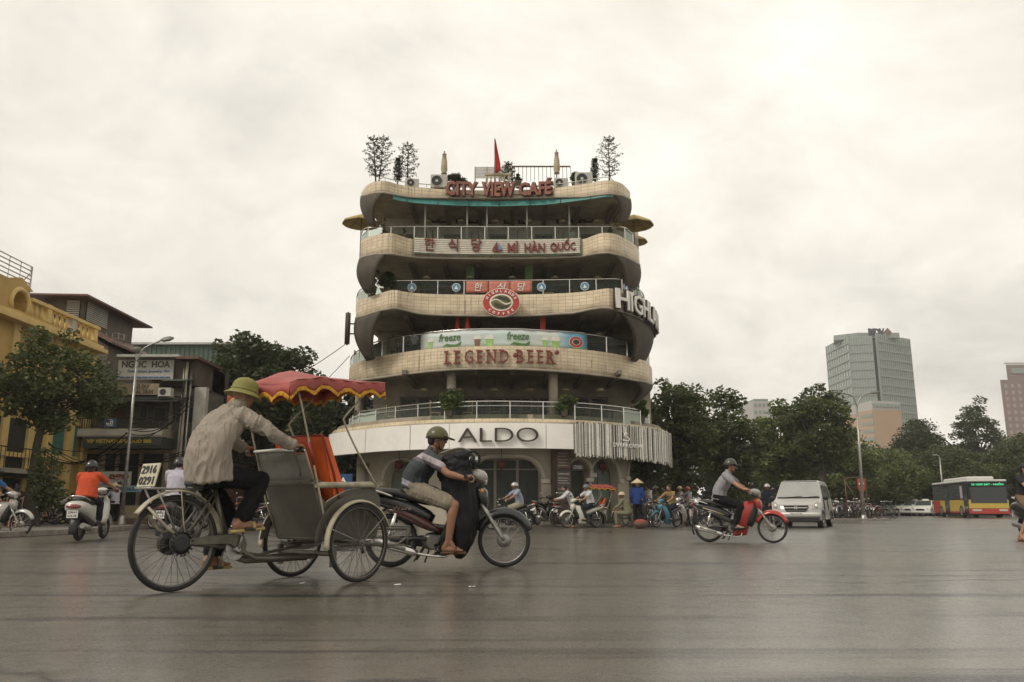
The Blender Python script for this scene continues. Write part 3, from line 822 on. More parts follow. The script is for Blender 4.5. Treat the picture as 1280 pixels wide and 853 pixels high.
for ch,c in(('한',536.5),('식',566.5),('당',595.5)):curved_text(ch,'l5',c-6.5,c+6.5,Zc(620,316.5,29.9),Zc(620,303.8,29.9),.2,REDLET,hq,.05,.012)
f5,so5=CF['l5']
def ctext2(body,k,px0,px1,zlo,zhi,off,mat,parent,depth=.05,bold=0,refcap=True,name='lettering'):
 """a whole word bent round the band in one piece (keeps accents where they belong)"""
 f,so=CF[k];me=text_mesh(body,1,depth,bold,1,mat).copy();xs=[v.co.x for v in me.vertices];zs=[v.co.z for v in me.vertices]
 a,b=so(px0,zlo),so(px1,zlo);fn=on_curve(f,off)
 for v in me.vertices:v.co=fn(a+(v.co.x-min(xs))/(max(xs)-min(xs))*(b-a),v.co.y,zlo+(v.co.z-min(zs))/(max(zs)-min(zs))*(zhi-zlo))
 me.update();o=bpy.data.objects.new(name,me);COL.objects.link(o);o.parent=parent;return o
ctext2('MÌ','l5',635,648,Zc(620,318,29.9),Zc(620,303.5,29.9),.2,REDLET,hq,.05,.02)
ctext2('HÀN','l5',656,681.5,Zc(620,318,29.9),Zc(620,303.5,29.9),.2,REDLET,hq,.05,.02)
ctext2('QUỐC','l5',688,720.5,Zc(620,318,29.9),Zc(620,301.0,29.9),.2,REDLET,hq,.05,.02)
def flat_shape(fn,a,pts,zc,sc,mat,parent,name,y=-.04):
 m=MB();P=[fn(a+x*sc,y,zc+z*sc) for x,z in pts];B_=[fn(a+x*sc,y+.03,zc+z*sc) for x,z in pts]
 n=len(pts);m.add(P+B_,[tuple(range(n)),tuple(range(2*n-1,n-1,-1))]+[(i,n+i,n+(i+1)%n,(i+1)%n) for i in range(n)]);return m.build(name,mat,parent)
BLUEL=M('blue_logo_paint',(.10,.24,.38),.5,0,.1,6)
fnq=on_curve(f5,.2);aq=so5(622,zq0)
flat_shape(fnq,aq,[(-1,-.7),(1,-.7),(.7,-1),(-.7,-1)],(zq0+zq1)/2,.22,REDLET,hq,'emblem')
flat_shape(fnq,aq,[(-.9,-.6),(.1,-.6),(0,.9)],(zq0+zq1)/2,.22,REDLET,hq,'emblem')
flat_shape(fnq,aq,[(.2,-.6),(.9,-.6),(.15,.7)],(zq0+zq1)/2,.22,BLUEL,hq,'emblem')
cv=thing('lettering_sign','weathered red CITY VIEW CAFÉ block letters standing along the roof parapet','sign')
zc0=Zc(620,245.5,29.7)
def cityword(w,p0,p1,top):ctext2(w,'roof',p0,p1,zc0,Zc(620,top,29.7),.16,CORTEN,cv,.12,.035)
cityword('CITY',557,596,227.5);cityword('VIEW',602,644,227.5);cityword('CAFÉ',649,690,225)
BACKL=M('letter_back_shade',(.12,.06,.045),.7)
for w,p0,p1 in(('CITY',558.5,598),('VIEW',603.5,646),('CAFÉ',650.5,692)):ctext2(w,'roof',p0,p1,zc0,Zc(620,226.5 if w!='CAFÉ' else 224,29.7),.06,BACKL,cv,.06,.05,name='letter_shade_copy')  # darker offset copies of the words, shade painted behind the letters
for dz in(.12,.42):part('rail',DKGREY,cv,lambda m:m.tube([on_curve(CF['roof'][0],.02)(CF['roof'][1](p,zc0),0,zc0+dz) for p in range(556,694,8)],.015,5))
rc=PY(626.5,377.8,29.2)
rs=thing('round_coffee_sign','oval red HIGHLANDS COFFEE sign on the front of the fourth band','sign',(rc.x,29.3,rc.z))
SR=M('sign_red',(.42,.05,.035),.4,0,.05,4);SW=M('sign_white',(.74,.70,.62),.4,0,.04,5);SD=M('sign_dark_brown',(.05,.04,.02),.4,0,.1,8)
ex,ez=.70,.545
def disc(m,rx,rz,y0,y1,n=48,cz=0):m.prism([(rx*math.cos(2*PI*i/n),cz+rz*math.sin(2*PI*i/n)) for i in range(n)],y0,y1)
part('rim',SW,rs,lambda m:disc(m,ex,ez,-.04,.12));part('face',SR,rs,lambda m:disc(m,ex*.965,ez*.955,-.055,-.03))
part('inner_ring',SW,rs,lambda m:disc(m,ex*.62,ez*.60,-.065,-.04));part('bean',M('sign_olive',(.16,.15,.05),.4),rs,lambda m:disc(m,ex*.54,ez*.50,-.075,-.05))
part('bean_wave',SW,rs,lambda m:m.prism([(x,.02+.09*math.sin(-x*8)+.022) for x in[(-.37+.74*i/16) for i in range(17)]]+[(x,.02+.09*math.sin(-x*8)-.022) for x in[(.37-.74*i/16) for i in range(17)]],-.085,-.06))
part('mountain',SD,rs,lambda m:m.prism([(-.3,.09),(-.18,.18),(-.05,.24),(.06,.19),(.2,.20),(.3,.10),(.33,-.02),(.1,.06),(-.1,.12)],-.083,-.06))
part('bean_shade',SD,rs,lambda m:m.prism([(-.25,-.02),(-.1,-.05),(.12,-.14),(.33,-.08),(.24,-.2),(.05,-.25),(-.15,-.2),(-.27,-.1)],-.083,-.06))
def arc_text(s_,a0,a1,rx,rz,h,parent,mat,inward=False,y=-.075):
 n=len(s_)
 for i,ch in enumerate(s_):
  a=R(a0+(a1-a0)*(i/(n-1)));o=text(ch,mat,parent,(rx*math.cos(a),y,rz*math.sin(a)),h,depth=.02,bold=.006,name='letter')
  t=math.atan2(rz*math.cos(a),-rx*math.sin(a));rot=(t-PI) if not inward else t
  o.rotation_euler=(0,-rot,0)
arc_text('HIGHLANDS',158,22,ex*.80,ez*.79,.135,rs,SW)
arc_text('COFFEE',222,318,ex*.80,ez*.80,.135,rs,SW,True)
pd=PY(434.5,411,31.2)
er=thing('round_sign','dark round sign seen edge on at the left corner of the building','sign',pd,-78)
part('face',HULL,er,lambda m:disc(m,.62,.62,-.10,.10));part('rim',HULL,er,lambda m:m.tube([(.62*math.cos(2*PI*i/32),0,.62*math.sin(2*PI*i/32)) for i in range(32)],.045,6,closed=True))
part('bracket',STEEL,er,lambda m:(m.tube([(0,.05,.2),(0,.35,.2)],.03),m.tube([(0,.05,-.2),(0,.35,-.2)],.03)))
def on_rail(P):
 s=arclen(P)
 f,so=curve_at(P);return f,so
def banner_mat():
 m=bpy.data.materials.new('printed_drink_banner');m.use_nodes=True;nt=m.node_tree;N=nt.nodes;L=nt.links;b=N['Principled BSDF'];b.inputs['Roughness'].default_value=.5
 uv=N.new('ShaderNodeUVMap');sp=N.new('ShaderNodeSeparateXYZ');L.new(uv.outputs[0],sp.inputs[0])
 r=N.new('ShaderNodeValToRGB');r.color_ramp.elements[0].color=(.55,.58,.56,1);r.color_ramp.elements[1].color=(.12,.33,.46,1);r.color_ramp.elements[0].position=.0;r.color_ramp.elements[1].position=.9
 e=r.color_ramp.elements.new(.45);e.color=(.50,.58,.55,1);e=r.color_ramp.elements.new(.80);e.color=(.56,.6,.55,1);L.new(sp.outputs[0],r.inputs[0])
 n=N.new('ShaderNodeTexNoise');n.inputs['Scale'].default_value=9;n.inputs['Detail'].default_value=2;mp=N.new('ShaderNodeMapping');mp.inputs['Scale'].default_value=(1,.16,1);L.new(uv.outputs[0],mp.inputs[0]);L.new(mp.outputs[0],n.inputs[0])
 r2=N.new('ShaderNodeMapRange');r2.inputs[1].default_value=.5;r2.inputs[2].default_value=.66;L.new(n.outputs[0],r2.inputs[0])
 mlt=N.new('ShaderNodeMath');mlt.operation='MULTIPLY';L.new(r2.outputs[0],mlt.inputs[0]);
 sb=N.new('ShaderNodeMapRange');sb.inputs[1].default_value=.75;sb.inputs[2].default_value=.1;L.new(sp.outputs[1],sb.inputs[0]);L.new(sb.outputs[0],mlt.inputs[1])
 mx=N.new('ShaderNodeMix');mx.data_type='RGBA';L.new(mlt.outputs[0],mx.inputs[0]);L.new(r.outputs[0],mx.inputs[6]);mx.inputs[7].default_value=(.22,.42,.12,1)
 L.new(mx.outputs[2],b.inputs['Base Color']);return m
def rail_banner(P,px0,px1,zlo,zhi,mat,parent,name='cloth',off=.05,n=30):
 f,so=curve_at(P);a,b=so(px0,zhi),so(px1,zhi);fn=on_curve(f,off);m=MB()
 rows=[[fn(a+(b-a)*i/n,.012*math.sin(i*1.9+j*2),zlo+(zhi-zlo)*j/4) for i in range(n+1)] for j in range(5)]
 m.grid(rows);o=m.build(name,mat,parent,solid=.008,uvfn=lambda c,i:((i%(n+1))/n,(i//(n+1))/4));return o,a,b,fn
zr3=Zc(640,412.6,29.2);zb3=Zc(640,435,29.2)
fb=thing('advertising_banner','long pale green and blue freeze drink banner tied along the railing over LEGEND BEER','banner')
o_,fa,fb_,fnb=rail_banner(P3,527,733,zb3+.02,zr3-.02,banner_mat(),fb)
GRN=M('print_green',(.08,.16,.05),.5);GRNL=M('print_light_green',(.3,.5,.16),.5,0,.3,8)
f3b,so3b=curve_at(P3)
def word_on(fso,fn,body,px0,px1,zlo,zhi,mat,parent,bold=0,name='lettering'):
 me=text_mesh(body,1,.012,bold,1,mat).copy();xs=[v.co.x for v in me.vertices];zs=[v.co.z for v in me.vertices];a,b=fso(px0,zlo),fso(px1,zlo)
 for v in me.vertices:
  sl=(v.co.z-min(zs))*.18
  v.co=fn(a+(v.co.x+sl-min(xs))/(max(xs)-min(xs))*(b-a),v.co.y-.025,zlo+(v.co.z-min(zs))/(max(zs)-min(zs))*(zhi-zlo))
 me.update();o=bpy.data.objects.new(name,me);COL.objects.link(o);o.parent=parent;return o
def z3(py):return Zc(640,py-1,29.2)
for c in(563,647):
 word_on(so3b,fnb,'freeze',c-14,c+13,z3(426),z3(416.5),GRN,fb,.01)
 s_=so3b(c+4,z3(428));flat_shape(fnb,s_,[(-1.4,-.25),(-.9,.1),(-.2,-.05),(.5,-.1),(1.2,.3),(1.1,-.2),(.4,-.5),(-.3,-.4),(-.9,-.25)],z3(430),.28,GRN,fb,'swoosh',-.02)
DRK=M('print_drink_brown',(.2,.1,.07),.5,0,.3,20);PNK=M('print_cream',(.7,.66,.58),.5,0,.1,10)
for c,cw in((539,.9),(597,1.0),(612,1.1),(681,.9),(694,1.2)):
 s_=so3b(c,z3(428))
 flat_shape(fnb,s_,[(-.6,0),(.6,0),(.42,-1.3),(-.42,-1.3)],z3(425.5),.2*cw,DRK if c in(597,) else GRNL,fb,'printed_cup',-.02)
 flat_shape(fnb,s_,[(-.75,0),(-.5,.7),(-.1,.55),(.2,.95),(.6,.5),(.75,0)],z3(425.3),.2*cw,PNK,fb,'printed_cream',-.022)
s_=so3b(719,z3(425));Cc=fnb(s_,-.02,z3(425.2))
for rr,mt,yy in((.255,SW,0),(.24,SR,-.006),(.14,SW,-.012),(.12,SD,-.018)):
 flat_shape(fnb,s_,[(math.cos(2*PI*i/24)*1.1,math.sin(2*PI*i/24)*.85) for i in range(24)],z3(425.2),rr,mt,fb,'printed_logo',-.02+yy)
part('tie_rail',CHROME,fb,lambda m:m.tube([fnb(fa+(fb_-fa)*i/30,-.01,zr3+.03) for i in range(31)],.022,6))
zr4=Zc(625,352.3,30.0);zb4=Zc(625,366.5,30.0)
f4b,so4b=curve_at(P4);fn4r=on_curve(f4b,.06)
PINK=M('faded_red_cloth',(.50,.17,.12),.6,0,.08,4,dirt=.1)
rb=thing('restaurant_banner','faded red banner with three Korean letters on the railing above the round coffee sign','banner')
for p0,p1 in((583,610.5),(611,637.5),(638,665)):rail_banner(P4,p0,p1,zb4,zr4,PINK,rb,'cloth',.06,6)
for ch,c in(('한',597),('식',625),('당',651)):word_on(so4b,fn4r,ch,c-5,c+5,Zc(625,364.5,30),Zc(625,354.5,30),PNK,rb,.01)
for c in(465,515,570,677,731,781):
 s_=so4b(c,zb4);zc_=Zc(625,360,30.0)
 lg=thing('window_sticker','round blue sticker on the glass railing, %s'%{465:'at the far left corner',515:'second from the left',570:'just left of the red banner',677:'just right of the red banner',731:'second from the right',781:'above the big white corner letters'}[c],'sticker',group='round blue stickers on the glass railing')
 flat_shape(fn4r,s_,[(math.cos(2*PI*i/20),math.sin(2*PI*i/20)) for i in range(20)],zc_,.165,WHITELET,lg,'backing',0)
 flat_shape(fn4r,s_,[(math.cos(2*PI*i/20),math.sin(2*PI*i/20)) for i in range(20)],zc_,.145,BLUEL,lg,'disc',-.01)
 flat_shape(fn4r,s_,[(-.5,-.5),(.5,-.5),(0,.5)],zc_,.15,WHITELET,lg,'printed_mark',-.02)
 # ------ cafe: ground floor arcade
WALL=M('cream_arcade_plaster',(.40,.36,.28),.7,0,.12,1.5,.15,dirt=.35,dirtcol=(.2,.17,.13))
GI=1.1
PG_=[p for p in inset(Q['l2'],GI)]
fg,sog=curve_at(PG_);fng=on_curve(fg,0)
zg1=zA0+.25
def gp(px,py=640):
 return sog(px,1.5)
def zpx(py,s_):
 p,_=fg(s_);return PY(0,py,p.y).z
arches=[(424,432,0,None),(433,461,.1,'w'),(480,524,0,577),(589,677,0,573),(711,737.5,0,575.5),(740,772.5,0,573.5),(786,826,0,574)]
prof=[]
smin,smax=gp(420),gp(829)
prof.append((smin,0))
for(p0,p1,zb_,py) in arches:
 a,b=gp(p0),gp(p1)
 if py is None:top=2.0;hh=.01
 elif py=='w':top=None
 else:top=zpx(py,(a+b)/2)
 if py is None:continue
 if py=='w':
  prof+=[(a,0),(a+1e-4,2.45),(b-1e-4,2.45),(b,0)];continue
 w=(b-a)/2;rr=min(w,.75);spr=top-rr
 prof.append((a,0));prof.append((a+1e-4,spr))
 for k in range(1,8):q_=PI/2*k/8;prof.append((a+rr-rr*math.cos(q_),spr+rr*math.sin(q_)))
 prof.append((a+rr,top));prof.append((b-rr,top))
 for k in range(1,8):q_=PI/2*(1-k/8);prof.append((b-rr+rr*math.cos(q_),spr+rr*math.sin(q_)))
 prof+=[(b-1e-4,spr),(b,0)]
prof.append((smax,0))
pf=[prof[0]]
for p in prof[1:]:
 g_=pf[-1];d=p[0]-g_[0];k=int(d/.4)
 for i in range(1,k+1):t=i/(k+1);pf.append((g_[0]+d*t,g_[1]+(p[1]-g_[1])*t))
 pf.append(p)
m=MB();TW=.35
m.grid([[fng(s_,0,z) for s_,z in pf],[fng(s_,0,zg1) for s_,z in pf]],smooth=False)
m.grid([[fng(s_,TW,z) for s_,z in pf],[fng(s_,0,z) for s_,z in pf]],smooth=False)
m.grid([[fng(s_,TW,zg1) for s_,z in pf],[fng(s_,TW,z) for s_,z in pf]],smooth=False)
m.build('arcade_wall',WALL,cafe)
MOULD=M('arch_moulding_paint',(.52,.47,.38),.6,0,.08,3,dirt=.2)
for(p0,p1,zb_,py) in arches:
 if not isinstance(py,(int,float)):continue
 a,b=gp(p0),gp(p1);top=zpx(py,(a+b)/2);w=(b-a)/2;rr=min(w,.75);spr=top-rr;pts=[]
 for k in range(0,9):q_=PI/2*k/8;pts.append((a+rr-(rr+.09)*math.cos(q_),spr+(rr+.09)*math.sin(q_)))
 for k in range(0,9):q_=PI/2*(1-k/8);pts.append((b-rr+(rr+.09)*math.cos(q_),spr+(rr+.09)*math.sin(q_)))
 part('arch_moulding',MOULD,cafe,lambda m:m.tube([fng(s_,-.03,z) for s_,z in pts],.07,6,ry=.6))
 for s_ in(a-.14,b+.14):
  part('capital',MOULD,cafe,lambda m:(m.add([fng(s_+x,y,z) for z in(spr-.14,spr) for x,y in((-.16,-.09),(.16,-.09),(.16,.05),(-.16,.05))],[(3,2,1,0),(4,5,6,7),(0,1,5,4),(1,2,6,5),(2,3,7,6),(3,0,4,7)])))
SHOPG=glass('shop_window_glass',(.55,.60,.56),.04,.03)
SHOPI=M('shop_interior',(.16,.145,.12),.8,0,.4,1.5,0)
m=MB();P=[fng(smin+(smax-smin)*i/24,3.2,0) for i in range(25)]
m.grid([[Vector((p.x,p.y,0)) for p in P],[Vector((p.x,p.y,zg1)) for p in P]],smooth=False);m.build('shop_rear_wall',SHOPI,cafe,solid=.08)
for(p0,p1,zb_,py) in arches:
 a,b=gp(p0),gp(p1);top=2.45 if not isinstance(py,(int,float)) else zpx(py,(a+b)/2)
 nn=max(1,round((b-a)/.85))
 for i in range(nn):
  x0=a+(b-a)*i/nn;x1=a+(b-a)*(i+1)/nn
  w_=MB();
  for u0,u1,v0,v1 in((x0,x0+.05,0,top),(x1-.05,x1,0,top),(x0+.05,x1-.05,0,.12),(x0+.05,x1-.05,top-.06,top),(x0+.05,x1-.05,2.02,2.07)):
   if v1>top+.01:continue
   w_.add([fng(u,y,v) for y in(.42,.36) for u,v in((u0,v0),(u1,v0),(u1,v1),(u0,v1))],[(3,2,1,0),(4,5,6,7),(0,1,5,4),(1,2,6,5),(2,3,7,6),(3,0,4,7)])
  o=w_.build('shop_window',FRM,cafe)
  part('pane',SHOPG,o,lambda m:m.add([fng(u,.39,v) for u,v in((x0+.05,.12),(x1-.05,.12),(x1-.05,top-.06),(x0+.05,top-.06))],[(0,1,2,3)]),solid=.008)
DISP=[M('display_cloth_%s'%n,c,.8,0,.2,5) for n,c in(('blue',(.08,.12,.2)),('red',(.3,.06,.05)),('cream',(.4,.36,.28)),('grey',(.15,.15,.14)))]
q=random.Random(11)
for i in range(9):
 s_=gp(596+i*9.2);m=MB();m.lathe([(.1,.5),(.17,.8),(.12,1.05),(.2,1.35),(.07,1.5),(.09,1.62),(.02,1.74)],10)
 o=m.build('mannequin',DISP[i%4],None);o.location=fng(s_,1.1+q.random()*.5,0);tag(o,None,'mannequin','mannequins behind the big arched shop window');o['label']='%s dressed mannequin in the big arched shop window, %s'%(['blue','red','cream','grey'][i%4],['leftmost','second from left','third from left','fourth from left','in the middle','fourth from right','third from right','second from right','rightmost'][i])
def brick_pillar():
 a,b=gp(688.5),gp(709);fnp=fng;bm=M('dark_brick',(.13,.085,.06),.75,0,.3,4,.2,dirt=.3);core=MB()
 def bx(m,u0,u1,y0,y1,v0,v1):m.add([fnp(u,y,v) for y in(y1,y0) for u,v in((u0,v0),(u1,v0),(u1,v1),(u0,v1))],[(3,2,1,0),(4,5,6,7),(0,1,5,4),(1,2,6,5),(2,3,7,6),(3,0,4,7)])
 bx(core,a+.01,b-.01,-.28,.05,0,zg1);o=core.build('brick_pillar',M('mortar',(.12,.1,.08),.9,0,.2,6),cafe)
 nr=30;h=(zg1)/nr;br=MB()
 for r_ in range(nr):
  off=(r_%2)*.5;nb=3
  for c in range(nb+1):
   u0=max(a,a+(b-a)*(c-off)/nb+.004);u1=min(b,a+(b-a)*(c+1-off)/nb-.004)
   if u1-u0>.02:bx(br,u0,u1,-.30,-.27,r_*h+.004,(r_+1)*h-.004)
 br.build('brick',bm,o,kind='stuff')
 return o,bx,a,b
bp_,bxc,pa,pb=brick_pillar()
POST=M('poster_dark_frame',(.035,.03,.028),.4);PRT=M('poster_print',(.04,.04,.042),.4,0,.3,5,col2=(.12,.10,.095),stretch=(1,1,5));PRT2=M('poster_white_print',(.4,.38,.34),.4,0,.3,7)
ps=thing('poster_board','tall dark framed poster hanging on the brick pillar beside the big arch','poster')
z0,z1=zpx(622,(pa+pb)/2),zpx(588,(pa+pb)/2)
part('frame',POST,ps,lambda m:bxc(m,pa+.04,pb-.03,-.36,-.31,z0,z1));part('print',PRT,ps,lambda m:bxc(m,pa+.09,pb-.08,-.37,-.361,z0+.05,z1-.05))
for i,(u,hgt) in enumerate(((.86,.05),(.7,.03),(.6,.03),(.5,.03),(.25,.03),(.1,.04))):
 zz_=z0+.05+(z1-z0-.1)*u;part('printed_line',PRT2,ps,lambda m:bxc(m,pa+.12,pb-.12-.03*(i%3),-.376,-.371,zz_,zz_+hgt))
up=thing('notice_board','brown notice panel above the tall poster on the brick pillar','sign')
part('board',M('brown_board',(.12,.06,.05),.5,0,.3,4,col2=(.2,.17,.12),stretch=(1,1,4)),up,lambda m:bxc(m,pa+.1,pb-.06,-.35,-.31,zpx(586,pa),zpx(564,pa)))
for i in range(5):zz_=zpx(583-i*3.8,pa);part('printed_line',PRT2,up,lambda m:bxc(m,pa+.15,pb-.15-.05*(i%2),-.356,-.351,zz_,zz_+.025))
cx_=gp(713);so_=thing('shop_sign','small dark hanging sign with pale OVSKI letters beside the poster','sign')
part('board',POST,so_,lambda m:bxc(m,gp(709.5),gp(722),-.34,-.3,zpx(588.5,cx_),zpx(580,cx_)))
word_on(sog,on_curve(fg,.33),'OVSKI',710.5,721,zpx(587,cx_),zpx(582.5,cx_),WHITELET,so_,.01)
for i,px in enumerate((711.5,714.6,717.5)):
 s_=gp(px);o=part('light_strip',emit('lit_white_strip',(1,.93,.8),.9),None,lambda m:m.add([fng(s_+u,y,v) for y in(.8,.74) for u,v in((0,.95),(.045,.95),(.045,2.0),(0,2.0))],[(3,2,1,0),(4,5,6,7),(0,1,5,4),(1,2,6,5),(2,3,7,6),(3,0,4,7)]))
 tag(o,'upright lit white strip in the window right of the pillar, %s of three'%('leftmost','middle','rightmost')[i],'light','lit strips in the shop window')
LANT=M('dark_red_lantern',(.10,.018,.014),.6,0,.3,12)
for px,py in((502,581),(627,580.5),(750.5,583)):
 s_=gp(px);z=zpx(py,s_);t=thing('lantern','round dark red lantern hanging in the %s arch'%{502:'small left',627:'big central',750.5:'narrow right'}[px],'lantern',fng(s_,-.15,z),group='red lanterns in the arches')
 part('shade',LANT,t,lambda m:m.lathe([(.05,-.17),(.14,-.14),(.17,-.05),(.17,.05),(.13,.12),(.05,.15)],14))
 part('cord',BLACKP,t,lambda m:m.tube([(0,0,.17),(0,0,.62)],.01,5));part('tassel',LANT,t,lambda m:m.tube([(0,0,-.17),(0,0,-.34)],[.03,.012],6))
pt=fng(gp(447),-.05,0)
o=part('sign_plate',M('cream_plate',(.33,.30,.2),.6,0,.1,5),None,lambda m:m.add([fng(gp(px),y,z) for y in(-.02,-.07) for px,z in((436,1.52),(463,1.52),(463,1.7),(436,1.7))],[(3,2,1,0),(4,5,6,7),(0,1,5,4),(1,2,6,5),(2,3,7,6),(3,0,4,7)]))
tag(o,'long cream name plate low on the left end of the arcade wall','sign')
m=MB();pv=[(p.x,p.y) for p in[fng(smin+(smax-smin)*i/30,-.75,0) for i in range(31)]]
m.prism([(-6.9,45)]+pv+[(6.9,45)],.004,.07,axis='z');m.build('pavement',PAVE,kind='structure')
# ------ plants
def leaf_mat(name,a,b_,c,rough=.55):
 m=bpy.data.materials.new(name);m.use_nodes=True;nt=m.node_tree;N=nt.nodes;L=nt.links;p=N['Principled BSDF']
 g_=N.new('ShaderNodeNewGeometry');r=N.new('ShaderNodeValToRGB');e=r.color_ramp.elements
 e[0].color=(*a,1);e[1].color=(*c,1);k=e.new(.55);k.color=(*b_,1)
 n=N.new('ShaderNodeTexNoise');n.inputs['Scale'].default_value=.45;n.inputs['Detail'].default_value=2
 tc=N.new('ShaderNodeTexCoord');L.new(tc.outputs['Object'],n.inputs['Vector'])
 ad=N.new('ShaderNodeMath');ad.operation='MULTIPLY_ADD';ad.inputs[1].default_value=.55;L.new(g_.outputs['Random Per Island'],ad.inputs[0])
 s_=N.new('ShaderNodeMapRange');s_.inputs[1].default_value=.3;s_.inputs[2].default_value=.7;s_.inputs[4].default_value=.45;L.new(n.outputs[0],s_.inputs[0]);L.new(s_.outputs[0],ad.inputs[2])
 L.new(ad.outputs[0],r.inputs[0]);L.new(r.outputs[0],p.inputs['Base Color']);p.inputs['Roughness'].default_value=rough
 t=N.new('ShaderNodeBsdfTranslucent');L.new(r.outputs[0],t.inputs[0]);mx=N.new('ShaderNodeMixShader');mx.inputs[0].default_value=.36
 L.new(p.outputs[0],mx.inputs[1]);L.new(t.outputs[0],mx.inputs[2]);L.new(mx.outputs[0],N['Material Output'].inputs[0])
 return m
LEAF=leaf_mat('tree_leaves',(.03,.042,.013),(.068,.088,.025),(.17,.185,.055))
LEAFD=leaf_mat('dark_tree_leaves',(.02,.03,.012),(.045,.06,.02),(.10,.12,.04))
LEAFY=leaf_mat('light_tree_leaves',(.055,.072,.018),(.105,.135,.035),(.21,.235,.07))
NEEDLE=leaf_mat('conifer_needles',(.02,.024,.012),(.035,.045,.02),(.06,.07,.03))
POTL=leaf_mat('potted_plant_leaves',(.04,.065,.016),(.09,.13,.035),(.20,.24,.08))
BARK=M('tree_bark',(.05,.04,.03),.85,0,.35,7,.5,stretch=(1,1,.3))
POT=M('dull_plant_pot',(.13,.11,.085),.6,0,.15,6,dirt=.3)
def leaf_mesh(name,C,size,rng_,mat,aspect=.55,droop=.2):
 """one small folded leaf (two triangles) at every point of C"""
 n=len(C);th=rng_.random(n)*2*PI;cz=rng_.normal(-droop,.45,n)
 d=np.stack([np.cos(th),np.sin(th),cz],1);d/=np.linalg.norm(d,axis=1)[:,None]
 u=rng_.normal(0,1,(n,3));u-=d*(u*d).sum(1)[:,None];u/=np.linalg.norm(u,axis=1)[:,None]
 sz=size*(.6+.8*rng_.random(n));a=d*sz[:,None];b=u*(sz*aspect)[:,None]
 v=np.stack([C-a*.5,C+b*.5,C+a*.5,C-b*.5],1).reshape(-1,3)
 me=bpy.data.meshes.new(name);me.vertices.add(4*n);me.vertices.foreach_set('co',v.ravel())
 me.loops.add(4*n);me.loops.foreach_set('vertex_index',np.arange(4*n,dtype=np.int32));me.polygons.add(n)
 me.polygons.foreach_set('loop_start',np.arange(0,4*n,4,dtype=np.int32));me.update(calc_edges=True);me.validate();me.materials.append(mat)
 return me
def obj_from(me,name,parent):
 o=bpy.data.objects.new(name,me);COL.objects.link(o);o.parent=parent;return o
def clump_points(rng_,centers,rad,per,shell=.65):
 out=[]
 for c,r_ in zip(centers,rad):
  k=int(per*(r_**2));p=rng_.normal(0,1,(k,3));p/=np.linalg.norm(p,axis=1)[:,None]
  q=(shell+(1-shell)*rng_.random(k))*(rng_.random(k)**.25)
  p*=(q*r_)[:,None];p[:,2]*=.72;out.append(p+np.array(c))
 return np.concatenate(out)
def tree(name,label,loc,H,crown,seed=1,mat=None,leaf=.16,per=420,trunk_r=.2,nclump=42,group=None,lean=(0,0),cr=.9,base=None,clear=None,fork=.45):
 """crown = (cx, cy, cz, rx, ry, rz) relative to the foot"""
 q=random.Random(seed);rg=np.random.default_rng(seed);mat=mat or LEAF
 t=thing(name,label,'tree',loc,group=group)
 cx,cy,cz,rx,ry,rz=crown;C=[];Rd=[]
 for i in range(nclump):
  for _ in range(30):
   a=q.random()*2*PI;z=q.uniform(-1,1);rr=math.sqrt(max(0,1-z*z))*q.uniform(.35,1);
   p=(cx+rx*rr*math.cos(a),cy+ry*rr*math.sin(a),cz+rz*z*q.uniform(.5,1))
   if all((p[0]-c[0])**2+(p[1]-c[1])**2+(p[2]-c[2])**2>(cr*.55)**2 for c in C):break
  C.append(p);Rd.append(cr*q.uniform(.55,1.15))
 if clear:
  keep=[i for i,p in enumerate(C) if not clear(p)];C=[C[i] for i in keep];Rd=[Rd[i] for i in keep]
 P=clump_points(rg,C,Rd,per);me=leaf_mesh('crown',P,leaf,rg,mat);obj_from(me,'crown',t)
 tk=MB();top=Vector((cx*.5+lean[0],cy*.5+lean[1],cz-rz*.1));fk=Vector((cx*.25+lean[0]*.5,lean[1]*.5,max(cz-rz*1.0,H*fork*.6)))
 pts=spline([(0,0,-.05),fk*.5+Vector((.08*q.uniform(-1,1),0,0)),fk,(fk+top)/2+Vector((q.uniform(-.3,.3),q.uniform(-.3,.3),0)),top],4)
 n=len(pts);tk.tube(pts,[trunk_r*(1.25 if i==0 else 1)*(1-.72*i/n) for i in range(n)],9)
 for i in range(0,len(C),2):
  c=Vector(C[i]);s0=fk.lerp(top,q.uniform(0,.7));mid=(s0+c)/2+Vector((q.uniform(-.3,.3),q.uniform(-.3,.3),q.uniform(.0,.4)))
  tk.tube(spline([s0,mid,c],4),[trunk_r*.38*(1-.85*k/8) for k in range(9)],6)
 tk.build('trunk',BARK,t)
 return t
def bush(name,label,loc,rx,rz,seed,pot=True,mat=None,cat='plant',leaf=.09,nc=14,per=900,group=None,potr=.14,cone=False,hang=False):
 rg=np.random.default_rng(seed);q=random.Random(seed);t=thing(name,label,cat,loc,group=group);C=[];Rd=[]
 for i in range(nc):
  f=q.random();w=(1-f*.85) if cone else math.sin(PI*(.15+.8*f))
  a=q.random()*2*PI;C.append((rx*w*.8*math.cos(a)*q.random(),rx*w*.8*math.sin(a)*q.random(),(.28 if pot else 0)+rz*f));Rd.append(rx*.45*q.uniform(.7,1.1)*(w if cone else 1))
 P=clump_points(rg,C,[r_*1.15 for r_ in Rd],per*9,.3);obj_from(leaf_mesh('foliage',P,leaf,rg,mat or POTL,.35,.3 if not hang else .9),'foliage',t)
 if pot:part('pot',POT,t,lambda m:m.lathe([(potr*.7,0),(potr,.26),(potr*1.08,.28),(potr*.9,.28)],12))
 part('stem',BARK,t,lambda m:[m.tube([(0,0,.02),Vector(c)],[.02,.006],5) for c in C[::3]])
 return t
